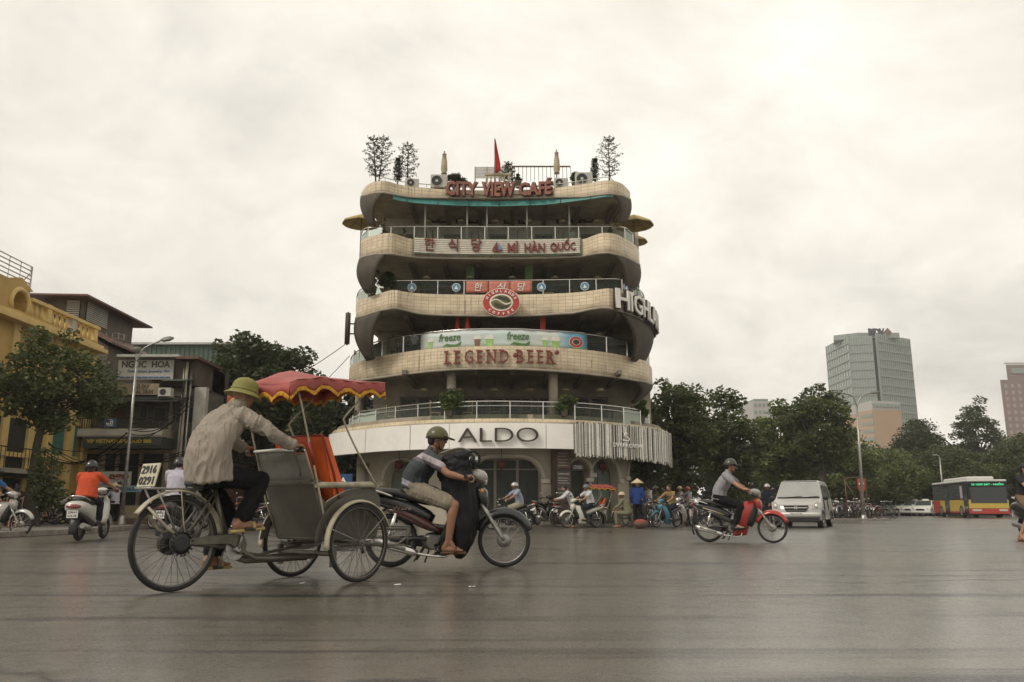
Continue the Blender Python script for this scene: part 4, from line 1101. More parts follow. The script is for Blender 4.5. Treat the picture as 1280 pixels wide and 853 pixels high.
def norfolk(label,loc,H,w,seed,trunks=1,group='tall thin conifers on the roof edge'):
 q=random.Random(seed);rg=np.random.default_rng(seed);t=thing('rooftop_conifer',label,'tree',loc,group=group);tk=MB();P=[]
 for k in range(trunks):
  lean=Vector((.28*(k-.5)*(trunks>1),0,0));tk.tube([(0.1*k,0,0),Vector((0.1*k,0,H))+lean*1.2],[.035,.01],6)
  L_=9;
  for i in range(L_):
   f=i/(L_-1);z=H*(.22+.76*f);c=Vector((.1*k,0,z))+lean*1.2*(z/H);ww=w*(math.sin(PI*(.22+.68*f))**.8)*q.uniform(.8,1.1)
   nb=5
   for b in range(nb):
    a=2*PI*b/nb+i*.6+q.uniform(-.2,.2);e=c+Vector((ww*math.cos(a),ww*math.sin(a),ww*.35));tk.tube([c,c.lerp(e,.5)-Vector((0,0,.03)),e],[.012,.008,.004],4)
    for s_ in range(21):
     g_=(.52,.78,1.0)[s_%3];p=c.lerp(e,g_);P.append((p.x+q.gauss(0,.028),p.y+q.gauss(0,.028),p.z+q.gauss(0,.028)-.02))
 tk.build('trunk',BARK,t);obj_from(leaf_mesh('needles',np.array(P),.07,rg,NEEDLE,.5,-.3),'needles',t);return t
 # --- roof plants
YR=30.6
def at_roof(px,py):return PY(px,py,YR)
for px,H_,w_,sd_,tr,lb_ in((470,2.05,.5,1,2,'tall twin trunk conifer at the far left of the roof'),(509,1.75,.48,2,1,'bushy conifer, second from the left on the roof'),(762,2.0,.52,3,1,'tall round conifer at the right end of the roof'),(497,1.15,.2,4,1,'slender young conifer between the two big ones at the left of the roof'),(744,1.15,.16,5,1,'slender young conifer just left of the big right one on the roof')):
 p=at_roof(px,231);norfolk(lb_,(p.x,YR,p.z-.05),H_,w_,sd_,tr)
p=at_roof(635,228);norfolk('little dark conifer right of the red flag',(p.x,31.4,p.z),1.15,.33,9)
for px,py,rx,rz,sd_,lb_ in((568,226,.42,.55,11,'wide leafy shrub on the roof between the left air conditioner and the letters'),(549,224,.22,.3,12,'low shrub behind the big left air conditioner'),(720,224,.34,.4,13,'dark round shrub left of the right air conditioners'),(648,222,.18,.3,14,'small shrub above the letters near the roof frame')):
 p=at_roof(px,py);bush('roof_shrub',lb_,(p.x,31.2,p.z-.2),rx,rz,sd_,mat=LEAFD,leaf=.1,group='shrubs in pots on the roof')
 # --- balcony plants
def on_rail_pt(P,px,z,ins=.15):
 f,so=curve_at(P);s_=so(px,z);return on_curve(f,-ins)(s_,0,z)
for k,P,px,Zt,rx,rz,sd_,cone,lb_ in(
('l5',P5,480,'l5',.22,.75,21,True,'little cypress in a pot at the left of the fifth floor railing'),('l5',P5,505,'l5',.14,.5,22,True,'smaller cypress beside the left one on the fifth floor'),('l5',P5,764,'l5',.13,.32,28,False,'small plant at the foot of the right post on the fifth floor')):
 p=on_rail_pt(P,px,ZT[Zt]+.1,.0 if px<490 else .1);bush('potted_plant',lb_,tuple(p),rx,rz,sd_,cone=cone,leaf=.07,group='potted plants on the cafe balconies',potr=.12)
for P,px,Zt,rx,rz,sd_,lb_ in((P4,484,'l4',.42,.5,23,'spreading plant hanging over the left of the fourth floor railing'),(P4,465,'l4',.32,.75,27,'tall dark plant behind the left corner of the fourth floor railing'),(P4,788,'l4',.30,.85,24,'tall plant in the right corner of the fourth floor'),(P2,562,'l2',.55,.7,25,'broad leafy plant by the railing under the L of LEGEND'),(P2,706,'l2',.45,.45,26,'leafy plant by the railing under the end of BEER'),(P2,803,'l2',.34,.62,29,'light green plant at the right end of the lowest railing')):
 p=on_rail_pt(P,px,ZT[Zt]+.12,.02);bush('potted_plant',lb_,tuple(p),rx,rz,sd_,leaf=.12,nc=18,per=700,group='potted plants on the cafe balconies',mat=LEAF if px in(465,484) else POTL)
 # --- roof equipment
ACW=M('ac_casing',(.45,.43,.38),.5,0,.1,5,dirt=.4);ACG=M('ac_grille',(.03,.03,.03),.6)
def ac_unit(px0,py0,px1,py1,Y,lb_,deg=0,cat='air conditioner'):
 a=PY(px0,py1,Y);b=PY(px1,py0,Y);w=b.x-a.x;h=b.z-a.z
 t=thing('ac_unit',lb_,cat,((a.x+b.x)/2,Y,a.z),deg,group='air conditioner units')
 part('casing',ACW,t,lambda m:m.box((-w/2,0,.03),(w/2,.32,h)),bevel=.015)
 fx=-w*.12;r_=h*.38;
 part('fan_grille',ACG,t,lambda m:m.lathe([(r_,-.012),(r_,.005)],24,'y',Matrix.Translation((fx,0,h*.52))))
 part('fan_hub',ACW,t,lambda m:(m.lathe([(r_*.28,-.02),(r_*.28,-.01)],14,'y',Matrix.Translation((fx,0,h*.52))),m.tube([(fx+r_*math.cos(2*PI*i/24),-.018,h*.52+r_*math.sin(2*PI*i/24)) for i in range(24)],.012,4,closed=True)))
 for s_ in(-1,1):part('foot',STEEL,t,lambda m:m.box((s_*w*.35-.03,.02,-.02),(s_*w*.35+.03,.3,.03)))
 return t
for a in((506.7,223,524,235,29.9,'older grey square air conditioner at the left of the roof',12),(538,218,559,235,29.9,'big white air conditioner with round fan left of CITY'),(692.6,222.5,710,235,30.3,'grey low air conditioner right of the letters'),(719.5,215.3,740.5,232.5,29.9,'big white air conditioner with round fan at the right of the roof')):ac_unit(*a)
CANV=M('beige_canvas',(.42,.36,.24),.8,0,.12,4,.2,dirt=.2);CANY=M('yellow_canvas',(.42,.32,.12),.8,0,.12,4,.2,dirt=.25);WOODP=M('wood_pole',(.18,.12,.07),.6)
for px,y0,y1,lb_ in((555,190,222,'folded beige parasol on the roof above CITY'),(696,188,222,'folded beige parasol on the roof above the end of CAFÉ')):
 a=PY(px,y1,31.5);b=PY(px,y0,31.5);h=b.z-a.z+.3;t=thing('folded_parasol',lb_,'parasol',(a.x,31.5,a.z-.3),group='folded parasols on the roof')
 part('pole',WOODP,t,lambda m:m.tube([(0,0,0),(0,0,h)],.025,8));part('canopy',CANV,t,lambda m:m.lathe([(.13,h*.32),(.10,h*.36),(.14,h*.42),(.12,h*.7),(.07,h*.9),(.10,h*.91),(.02,h*.98)],9));part('finial',WOODP,t,lambda m:m.ball((0,0,h),.035,8));part('base',CONC,t,lambda m:m.lathe([(.2,-.02),(.2,.06)],12))
def parasol(px,py_top,py_rim,rpx,Y,lb_,zfoot,mat=CANY):
 a=PY(px,py_top,Y);r_=rpx*Y/FPX;h=a.z-PY(px,py_rim,Y).z;H=a.z-zfoot;t=thing('parasol',lb_,'parasol',(a.x,Y,zfoot),group='open yellow parasols on the balcony corners');n=8
 part('pole',WOODP,t,lambda m:m.tube([(0,0,0),(0,0,H)],.022,8))
 rows=[]
 for f in(0.02,.35,.7,1):rows.append([Vector((r_*f*math.cos(2*PI*k/16)*(1 if k%2==0 else .955),r_*f*math.sin(2*PI*k/16)*(1 if k%2==0 else .955),H-h*(f**1.15)+(0 if k%2==0 else-.015))) for k in range(16)])
 rows.append([Vector((p.x*1.0,p.y,p.z-.05)) for p in rows[-1]])
 part('canopy',mat,t,lambda m:m.grid(rows,closed_u=True,smooth=False),solid=.008)
 for k in range(8):part('rib',WOODP,t,lambda m:m.tube([(0,0,H-.02),rows[3][k*2]-Vector((0,0,.02))],.008,4))
 for k in range(8):part('strut',WOODP,t,lambda m:m.tube([(0,0,H-h-.12),rows[2][k*2]-Vector((0,0,.02))],.006,4))
 return t
zf5=ZT['l5']-.1
parasol(452,268,279,25,31.6,'open yellow parasol sticking out at the left end of the fifth floor',zf5)
parasol(792,268.5,281,26,31.6,'open yellow parasol sticking out at the right end of the fifth floor',zf5)
parasol(792,293,302,18,33.2,'smaller yellow parasol below the right one',ZT['l4']-.1)
a=PY(618,217,30.6);b=PY(617.5,173,30.6);t=thing('flag','furled red flag on a thin pole above the word VIEW','flag',(a.x,30.6,a.z-.6));hf=b.z-a.z+.6
part('pole',STEEL,t,lambda m:m.tube([(0,0,0),(0,0,hf)],.015,6))
rows=[[Vector((.02+w_*k/6,.04*math.sin(k*2.1+z*3),z)) for k in range(7)] for z,w_ in((.62,.10),(.75,.22),(1.0,.22),(1.3,.16),(1.6,.10),(hf-.05,.02))]
part('cloth',M('red_flag_cloth',(.45,.02,.015),.7,0,.2,6),t,lambda m:m.grid(rows),solid=.01)
fr=thing('roof_frame','white slatted roof frame with open bars behind the letters','pergola',(0,0,0));zt_=PY(640,208.8,32).z;zb_=PY(640,225,32).z
def xr(px):return PY(px,215,32).x
for px in(594,609,624,640):part('post',WPOST,fr,lambda m:m.box((xr(px)-.03,31.97,zb_-.3),(xr(px)+.03,32.03,zt_)))
for i in range(8):part('slat',WPOST,fr,lambda m:m.box((xr(594),31.93,zb_+.05+i*.065),(xr(640),31.965,zb_+.09+i*.065)))
part('beam',M('brown_metal',(.12,.09,.07),.5),fr,lambda m:m.box((xr(640),31.9,zt_-.04),(xr(713),31.96,zt_+.01)))
for i in range(15):part('bar',M('brown_metal',(.12,.09,.07),.5),fr,lambda m:m.box((xr(643+i*5),31.92,zb_-.1),(xr(643+i*5)+.022,31.945,zt_-.04)))
ga=thing('roof_balustrade','small cream arcaded balustrade below the red flag','balustrade',(PY(622,226,30.8).x,30.8,PY(622,227,30.8).z))
part('top_rail',TILE if False else CANV,ga,lambda m:m.box((-.52,-.06,.26),(.52,.06,.33)))
for i in range(6):part('column',CANV,ga,lambda m:m.lathe([(.035,-.1),(.03,.1),(.045,.26)],8,'z',Matrix.Translation((-.45+i*.18,0,0))))
rr_=resample([p for p in inset(Q['roof'],.5) if p.y<36],40);
roofrail=part('railing',WPOST,cafe,lambda m:(m.tube([p+Vector((0,0,.36)) for p in rr_],.018,5),m.tube([p+Vector((0,0,.2)) for p in rr_],.012,5)),label='thin white railing along the roof edge')
for p in rr_[::2]:part('post',WPOST,roofrail,lambda m:m.tube([p+Vector((0,0,-.2)),p+Vector((0,0,.36))],.014,5))
CHW=M('pale_wood_chair',(.33,.25,.13),.6,0,.15,6);CHD=M('dark_wood_chair',(.09,.055,.03),.5,0,.2,6)
def cafe_chair(loc,deg,lb_,mat,grp):
 t=thing('cafe_chair',lb_,'chair',loc,deg,group=grp)
 part('seat',mat,t,lambda m:m.box((-.2,-.2,.42),(.2,.2,.46)));part('backrest',mat,t,lambda m:(m.box((-.2,-.2,.5),(-.16,.2,.9)),))
 for x in(-.17,.17):
  for y in(-.17,.17):part('leg',mat,t,lambda m:m.box((x-.018,y-.018,0),(x+.018,y+.018,.42)))
 return t
def cafe_table(loc,lb_,mat,grp):
 t=thing('cafe_table',lb_,'table',loc,0,group=grp);part('table_top',mat,t,lambda m:m.box((-.35,-.3,.7),(.35,.3,.74)));part('pedestal',BLACKP,t,lambda m:m.lathe([(.2,0),(.2,.03),(.03,.05),(.03,.7)],10));return t
pc=None
q=random.Random(5);cc=None;ct=None
for fl,P,ref,n_ in(('fifth',P5,'l5',5),('fourth',P4,'l4',5),('third',P3,'l3',5),('second',P2,'l2',6)):
 RP=resample(P,n_+2)[1:-1]
 for i,p in enumerate(RP):
  x=p.x*.93;y=p.y+1.1;z=ZT[ref]-.08;g_='cafe tables and chairs behind the glass railings'
  where=('leftmost','second from left','third from left','fourth from left','fifth from left','sixth from left')[i]
  cafe_table((x,y,z),'cafe table behind the %s floor railing, %s of its row'%(fl,where),CHD,g_)
  for sx in(-.6,.6):cafe_chair((x+sx,y-.05,z),0 if sx<0 else 180,'cafe chair %s of the %s table on the %s floor'%('left' if sx<0 else 'right',where,fl),CHW if(fl,i) in(('fourth',3),('third',0),('third',1)) or q.random()<.35 else CHD,g_)
  # ------ street buildings on the left
def frame_from(px0,px1,pyref,Y):return PY(px0,pyref,Y).x,PY(px1,pyref,Y).x
YEL=M('ochre_plaster',(.45,.30,.10),.75,0,.14,1.2,.2,dirt=.4,dirtcol=(.2,.13,.05));YELL=M('pale_ochre_trim',(.60,.44,.17),.7,0,.1,2,.1,dirt=.25,dirtcol=(.25,.17,.08))
SHUT=M('teal_shutter',(.06,.17,.13),.6,0,.2,4,dirt=.2);WHT=M('old_white_paint',(.45,.43,.37),.6,0,.15,2,dirt=.5,dirtcol=(.2,.17,.12))
BRN=M('weathered_brown_render',(.11,.09,.07),.85,0,.3,1.3,.3,dirt=.6,dirtcol=(.04,.035,.03));TINR=M('rusty_tin_roof',(.13,.07,.05),.6,.2,.3,3,.2,dirt=.4)
GRS=M('green_metal_cladding',(.07,.105,.075),.5,.1,.15,.6,0,dirt=.3);DARKI=M('dark_room_shade',(.02,.019,.017),.8,0,.3,2)  # near-black used on solid walls to paint the shade inside openings
XF=-17.0
def fy(px,py):p=PX(px,py,XF);return p.y,p.z
yb=thing('yellow_building','ochre colonial building with arched attic and teal shutters behind the left tree','building',(0,0,0))
yc,zc=fy(81,403);y0c,z0c=fy(0,368);zcor=(zc+z0c)/2
YE=fy(108,540)[0]
part('wall',YEL,yb,lambda m:m.box((XF-9,19,0),(XF,YE,zcor-.75)))
def bx(m,xo,xi,y0,y1,z0,z1):m.box((XF+xi,y0,z0),(XF+xo,y1,z1))
part('cornice',YELL,yb,lambda m:(bx(m,.45,-.3,19,YE+.2,zcor-.75,zcor-.6),bx(m,.3,-.3,19,YE+.1,zcor-.6,zcor-.45)))
part('plinth',YEL,yb,lambda m:bx(m,.1,-.3,19,YE,zcor-.45,zcor-.3))
q_=0
y=yc
for k in range(26):
 yy=YE-.25-k*.34
 if yy<fy(35,390)[0]:break
 if k%5==0:part('pier',WHT if k%10 else YELL,yb,lambda m:bx(m,.12,-.15,yy-.14,yy+.14,zcor-.3,zcor+.35))
 else:part('baluster',YELL,yb,lambda m:m.lathe([(.07,zcor-.3),(.09,zcor-.1),(.04,zcor+.1),(.07,zcor+.2)],8,'z',Matrix.Translation((XF,yy,0))))
part('handrail',YELL,yb,lambda m:bx(m,.15,-.18,fy(35,390)[0],YE,zcor+.2,zcor+.32))
ya0,ya1=19,fy(53,370)[0];za=fy(30,356)[1]
yn0,yn1=fy(14,380)[0],fy(33,385)[0];zn=fy(23,364)[1];zb0=zcor-.3
def attic(m):
 rr=(yn1-yn0)/2;spr=zn-rr;pts=[(ya0,zb0),(yn0,zb0),(yn0,spr)]+[(yn0+rr-rr*math.cos(PI*k/10),spr+rr*math.sin(PI*k/10)) for k in range(1,10)]+[(yn1,spr),(yn1,zb0),(ya1,zb0),(ya1,za-.5),(ya1-.9,za-.5),(ya1-.9,za-.15),(yn1+.3,za-.1),((yn0+yn1)/2,za+.22),(yn0-.3,za),(ya0,za)]
 n=len(pts);m.add([(XF,a,b) for a,b in pts]+[(XF-.6,a,b) for a,b in pts],[tuple(range(n)),tuple(range(2*n-1,n-1,-1))]+[(i,n+i,n+(i+1)%n,(i+1)%n) for i in range(n)])
part('attic',YEL,yb,attic);part('niche_wall',YELL,yb,lambda m:bx(m,-.45,-.6,yn0-.1,yn1+.1,zb0,zn));
rr=(yn1-yn0)/2;part('arch_moulding',YELL,yb,lambda m:m.tube([(XF+.02,yn0,zb0)]+[(XF+.02,yn0+rr-(rr+.08)*math.cos(PI*k/12),zn-rr+(rr+.08)*math.sin(PI*k/12)) for k in range(13)]+[(XF+.02,yn1,zb0)],.09,6))
part('niche_window',WHT,yb,lambda m:bx(m,-.3,-.42,yn0+.1,(yn0+yn1)/2,zb0,zn-.7))
for yy in[yn1+.3+i*.28 for i in range(int((ya1-.9-yn1)/.28))]:part('slit',DARKI,yb,lambda m:bx(m,.03,-.02,yy,yy+.12,za-1.1,za-.45))
for(pa_,pb_,z0_,z1_) in((7.5,19.5,3.9,5.2),(44,56,3.9,5.2),(64,84,2.6,4.1),(90,100,2.6,3.8)):
 a,b=fy(pa_,500)[0],fy(pb_,500)[0];w_=part('window',YELL,yb,lambda m:(bx(m,.08,-.02,a-.12,b+.12,z1_,z1_+.12),bx(m,.08,-.02,a-.12,b+.12,z0_-.1,z0_)))
 for s_ in(0,1):
  aa=a+(b-a)*s_/2+.02;bb=a+(b-a)*(s_+1)/2-.02;sh=part('shutter',SHUT,w_,lambda m:bx(m,.05,-.01,aa,bb,z0_,z1_))
  if False:pass
 slm=MB();nl=int((z1_-z0_)/.09)
 for i in range(nl):bx(slm,.065,.05,a+.06,b-.06,z0_+.05+i*.09,z0_+.1+i*.09)
 slm.build('louvre',SHUT,w_,kind='stuff')
for px in(3,36,60,87,106):y_=fy(px,540)[0];part('pilaster',YELL,yb,lambda m:bx(m,.10,-.02,y_-.18,y_+.18,0.1,zcor-.75))
part('string_course',YELL,yb,lambda m:bx(m,.18,-.02,19,YE,2.35,2.5))
a,b=19.5,fy(34,520)[0];part('loggia_shade',DARKI,yb,lambda m:bx(m,.02,-.02,a,b,1.9,3.65))  # flat dark panel on the wall, painted shade in place of a recess
bal=part('balcony',CONC,yb,lambda m:bx(m,1.0,0,19,fy(44,560)[0],1.75,1.9),label='balcony slab with iron railing');yy=19.2
while yy<fy(44,560)[0]:part('baluster',BLACKP,bal,lambda m:m.tube([(XF+.95,yy,1.9),(XF+.95,yy,2.55)],.014,5));yy+=.22
part('handrail',BLACKP,bal,lambda m:m.tube([(XF+.95,19.2,2.56),(XF+.95,fy(44,560)[0],2.56)],.022,6))
DOORB=M('beige_folding_door',(.22,.185,.11),.6,0,.15,2,dirt=.3)
yy=19.6;k=0
while yy<YE-1.4:part('shop_door',DOORB if k%3 else DARKI,yb,lambda m:bx(m,.04,-.02,yy,yy+1.15,.13,1.62));yy+=1.3;k+=1
part('fascia_board',M('dark_fascia',(.05,.045,.035),.6,0,.3,2),yb,lambda m:bx(m,.5,.02,19,fy(60,560)[0],1.66,1.74))
bl=thing('billboard_frame','bare steel billboard lattice standing on the yellow building','frame',(0,0,0));XB=XF-.6
def fb_(px,py):p=PX(px,py,XB);return p.y,p.z
ym,zm_=fb_(40,334);zbot=fb_(40,362)[1]
for i in range(15):yy=19.5+(ym-19.5)*i/14;part('post',STEEL,bl,lambda m:m.tube([(XB,yy,zbot-1.0),(XB,yy,zm_)],.045 if i%5==4 else .016,5))
for k in range(6):zz_=zbot+(zm_-zbot)*k/5;part('rail',STEEL,bl,lambda m:m.tube([(XB,19.5,zz_),(XB,ym,zz_)],.022,5))
part('back_brace',STEEL,bl,lambda m:[m.tube([(XB,yy,zm_-.2),(XB-1.1,yy,zbot-.8)],.022,5) for yy in(21,23.5,26,ym)])
YT=37.0;tx0,tx1=PY(53,400,YT).x,PY(103,400,YT).x;zt1=PY(80,372,YT).z;zt0=0
th_=thing('tower_house','weathered brown house with a louvred top room and wide rusty hip roof','house',(0,0,0))
part('wall',BRN,th_,lambda m:m.box((tx0,YT,0),(tx1+.0,YT+5,zt1)))
rx0,rx1=PY(38,372,YT).x,PY(122,372,YT).x
part('roof',TINR,th_,lambda m:m.add([(rx0,YT-.9,zt1-.1),(rx1,YT-.9,zt1-.15),(rx1,YT+6,zt1-.15),(rx0,YT+6,zt1-.1),(rx0+.6,YT+2.5,zt1+.75),(rx1-1.9,YT+2.5,zt1+.72),(rx0,YT-.9,zt1-.02),(rx1,YT-.9,zt1-.07),(rx1,YT+6,zt1-.07),(rx0,YT+6,zt1-.02)],[(3,2,1,0),(6,7,5,4),(7,8,5),(8,9,4,5),(9,6,4),(0,1,7,6),(1,2,8,7),(2,3,9,8),(3,0,6,9)]))
def louv(nm,x0,x1,y,z0,z1,par,n=10,side=False,mat=WHT):
 f=part('window',DARKI,par,lambda m:m.box((x0,y-.03,z0),(x1,y+.02,z1)) if not side else m.box((y-.02,x0,z0),(y+.03,x1,z1)))
 for i in range(n):
  zz_=z0+(z1-z0)*(i+.15)/n;h_=(z1-z0)/n*.55
  part('slat',mat,f,lambda m:m.box((x0+.03,y-.07,zz_),(x1-.03,y-.04,zz_+h_)) if not side else m.box((y+.04,x0+.03,zz_),(y+.07,x1-.03,zz_+h_)))
louv('l',PY(84,380,YT).x,PY(101.5,380,YT).x,YT,PY(90,397,YT).z,PY(90,371,YT).z,th_,11)
louv('l',YT+.2,YT+2.2,tx1,PY(90,399,YT).z,PY(90,373,YT).z,th_,11,True)
lx1=PY(144,428,YT).x;part('lean_to_roof',TINR,th_,lambda m:m.prism([(tx1,PY(103,404,YT).z),(lx1,PY(144,428,YT).z),(lx1,PY(144,431,YT).z),(tx1,PY(103,409,YT).z)],YT-.3,YT+5))
part('annex_wall',BRN,th_,lambda m:m.prism([(tx1+.01,0),(lx1-.3,0),(lx1-.3,PY(144,433,YT).z),(tx1+.01,PY(103,410,YT).z)],YT,YT+4.8))
rl_=part('roof_railing',STEEL,th_,lambda m:(m.tube([(PY(120,409,YT).x,YT+1,PY(120,409,YT).z),(PY(143,413,YT).x,YT+1,PY(143,413,YT).z)],.02,5),m.tube([(PY(120,415,YT).x,YT+1,PY(120,415,YT).z),(PY(143,419,YT).x,YT+1,PY(143,419,YT).z)],.015,5)))
for px in(120,128,136,143):part('post',STEEL,rl_,lambda m:m.tube([(PY(px,410,YT).x,YT+1,PY(px,424,YT).z),(PY(px,410,YT).x,YT+1,PY(px,409+(px-120)*.17,YT).z)],.018,5))
YG=58.0;gx0,gx1=PY(100,440,YG).x,PY(300,440,YG).x;gz=PY(200,429,YG).z
gw=thing('warehouse','long dull green metal clad warehouse rising behind the shop houses','building',(0,0,0))
part('wall',GRS,gw,lambda m:m.box((gx0,YG,0),(gx1,YG+12,gz-.15)));part('eave',M('pale_eave',(.4,.4,.36),.5,0,.1,3),gw,lambda m:m.box((gx0-.2,YG-.3,gz-.15),(gx1+.2,YG+12,gz)))
nb=34
for i in range(nb):x=gx0+(gx1-gx0)*i/nb;part('cladding_rib',GRS,gw,lambda m:m.box((x,YG-.05,0),(x+.07,YG,gz-.16)))
part('gutter',M('pale_eave',(.4,.4,.36)),gw,lambda m:m.box((gx0,YG-.12,gz-2.6),(gx1,YG,gz-2.45)))
YS=33.0
def X(px,py=550,Y=YS):return PY(px,py,Y).x
def Z(py,Y=YS):return PY(180,py,Y).z
def sbox(par,nm,mat,px0,px1,py0,py1,d0,d1,**k):
 """a box between photo columns/rows on the shop-house frontage; d = metres in front of the wall"""
 return part(nm,mat,par,lambda m:m.box((X(px0),YS-d1,Z(py1)),(X(px1),YS-d0,Z(py0))),**k)
GREYR=M('grey_stained_render',(.15,.135,.11),.85,0,.3,1.2,.3,dirt=.6,dirtcol=(.05,.045,.035));TAN=M('tan_board',(.26,.21,.13),.7,0,.3,3,dirt=.4)
sh=thing('shop_house','jumbled grey two storey shop house with tin awnings, balcony and signs left of the cyclo','house',(0,0,0))
part('wall',GREYR,sh,lambda m:m.box((X(100),YS,0),(X(243),YS+3,Z(486))))
part('upper_wall',BRN,sh,lambda m:m.box((X(140),YS+1.5,Z(486)),(X(243),YS+3.5,Z(452))))
part('top_box',BRN,sh,lambda m:m.box((X(214),YS-.2,Z(483)),(X(243),YS+3,Z(453))))
sbox(sh,'eave',M('pale_eave',(.4,.4,.36)),146,224,447,450,-3,.7);sbox(sh,'eave',TINR,222,250,450,453,-2,.8)
part('tin_awning',DKGREY,sh,lambda m:m.prism([(YS-1.5,Z(508)),(YS-1.5,Z(506.5)),(YS+.3,Z(494)),(YS+.3,Z(496))],X(132),X(236),'x'))
for i in range(24):x=X(133)+(X(235)-X(133))*i/23;part('corrugation',DKGREY,sh,lambda m:m.tube([(x,YS-1.5,Z(506.5)+.01),(x,YS+.3,Z(494)+.01)],.028,5,caps=False))
part('tin_awning',GRS,sh,lambda m:m.prism([(YS-1.2,Z(482)),(YS-1.2,Z(480.5)),(YS-.2,Z(475)),(YS-.2,Z(477))],X(212),X(240),'x'))
for a in((138,157,506,524),(172,182,507,524),(190,206,509,528),(218,240,509,530)):
 w_=sbox(sh,'window',FRM,a[0],a[1],a[2],a[3],-.02,.06);sbox(w_,'pane',GLASSD,a[0]+1.2,a[1]-1.2,a[2]+1.5,a[3]-1.5,.05,.07)
 if a[0]==138:
  for i in range(6):sbox(w_,'slat',TINR,a[0]+1,a[1]-1,a[2]+2+i*2.6,a[2]+3.6+i*2.6,.07,.1)
for px in(212,243,133,107):sbox(sh,'pier',CONC if px!=243 else BRN,px-2,px+2,494,650,-.05,.12)
bal=sbox(sh,'balcony',CONC,106,217,539,549,0,1.1,label='stained white balcony parapet');
for i in range(38):px=109+i*2.9;part('baluster',BLACKP,bal,lambda m:m.tube([(X(px),YS-1.05,Z(540)),(X(px),YS-1.05,Z(527))],.012,4))
part('handrail',BLACKP,bal,lambda m:m.tube([(X(107),YS-1.05,Z(526.5)),(X(219),YS-1.05,Z(526.5))],.025,5))
sbox(sh,'stain_strip',WHT,106.2,216.8,540,547.5,1.1,1.12)
sbox(sh,'awning',M('dark_awning',(.045,.05,.04),.6,0,.3,3),124,220,549.5,563,.2,1.25)
for a in((110,128),(132,150),(152,178),(182,208)):sbox(sh,'shop_opening_shade',DARKI,a[0],a[1],568,650,-.02,.03)  # flat dark sheets standing for the shade inside the shops
for px in(130,151,180,210):sbox(sh,'column',TAN,px-1.4,px+1.4,563,650,-.02,.18)
sbox(sh,'lintel',TAN,104,243,562.5,567,-.02,.15)
for px,d in((228,.35),(232,.42),(236,.3)):part('drain_pipe',STEEL if px!=232 else CONC,sh,lambda m:m.tube([(X(px),YS-d,.1),(X(px),YS-d,Z(455))],.06,6))
wp=thing('wall_panel','tall pale concrete slab beside the pipes, left of the driver','wall',(0,0,0));part('slab',WHT,wp,lambda m:m.box((X(243.5),YS-.4,0),(X(258),YS-.1,Z(486))),label='stained pale slab')
YELT=M('yellow_sign_letters',(.5,.36,.05),.5);BLUT=M('blue_sign_letters',(.05,.12,.26),.5);SGW=M('faded_white_board',(.46,.45,.41),.5,0,.08,3,dirt=.35)
def sign(lb_,px0,px1,py0,py1,d,board,lines,cat='sign'):
 t=thing('shop_sign',lb_,cat,(X((px0+px1)/2),YS-d,Z((py0+py1)/2)));w=X(px1)-X(px0);h=Z(py0)-Z(py1)
 part('board',board,t,lambda m:m.box((-w/2,0,-h/2),(w/2,.07,h/2)))
 for(body,mat,fx,fz,fw,fh,bold) in lines:text(body,mat,t,(fx*w,-.015,fz*h),1,depth=.02,bold=bold,fit=(fw*w,fh*h))
 return t
sign('wide faded white NGOC HOA signboard high on the shop house',144,214,452,476,.35,SGW,[('NGOC  HOA',DARKLET,0,.27,.86,.34,.01),('Gemstones Jewelry VN',BLUT,.05,-.1,.75,.17,.0),('— — — — — — — — —',BLUT,0,-.40,.9,.07,.03)])
sign('tan weathered board with old brown lettering under the white signboard',146,197,481,495,.3,TAN,[('ZI ZAY',BRN,.1,.25,.3,.35,0),('AL SINH',BRN,.15,-.2,.4,.35,0)])
sign('small round blue sign on the iron balcony railing',146.5,161,527,538,1.2,M('blue_sign_board',(.05,.10,.17),.5),[('@',WHITELET,0,0,.6,.75,.0)])
sign('dark awning sign with yellow seafood restaurant lettering',127,219,551,560,1.3,M('dark_awning',(.045,.05,.04)),[('VIP VIETNAMSEAFOOD 888',YELT,-.05,.05,.84,.5,.01)])
sign('white shop sign with big brown letters ego left of the driver',132,182,591,610,1.0,SGW,[('ego',M('brown_letters',(.2,.06,.03),.5),.22,.1,.48,.5,.03),('Bar - lounge - fast food',BLUT,.05,-.33,.8,.18,0)])
sign('light blue SỮA sign under the white one',162,195,608,616,.95,M('light_blue_board',(.2,.36,.42),.5),[('SỮA TRÂN',BLUT,0,0,.8,.6,.01)])
sign('white notice board between the trees right of the red rider',132,149,597,606,1.6,SGW,[('Bún bò',DARKLET,0,0,.8,.5,.01)])
sign('small white sign low behind the red rider',84,99,598,604,1.2,SGW,[('PHỞ 24',DARKLET,0,0,.8,.5,.01)])
for px0,px1,py0,py1,lb_ in((214,229,492,502,'white air conditioner on the shop house wall beside the pipes'),(197,206,540,549,'small air conditioner standing on the shop house balcony')):
 t=thing('ac_unit',lb_,'air conditioner',(X((px0+px1)/2),YS-1.6 if py0<500 else YS-.9,Z(py1)));w=X(px1)-X(px0);h=Z(py0)-Z(py1)
 part('casing',ACW,t,lambda m:m.box((-w/2,0,0),(w/2,.3,h)));part('fan_grille',ACG,t,lambda m:m.lathe([(h*.38,-.01),(h*.38,.0)],18,'y',Matrix.Translation((-w*.12,0,h*.5))))
 part('bracket',STEEL,t,lambda m:(m.box((-w/2,0,-.05),(-w/2+.04,1.2 if py0<500 else .4,0)),m.box((w/2-.04,0,-.05),(w/2,1.2 if py0<500 else .4,0))))
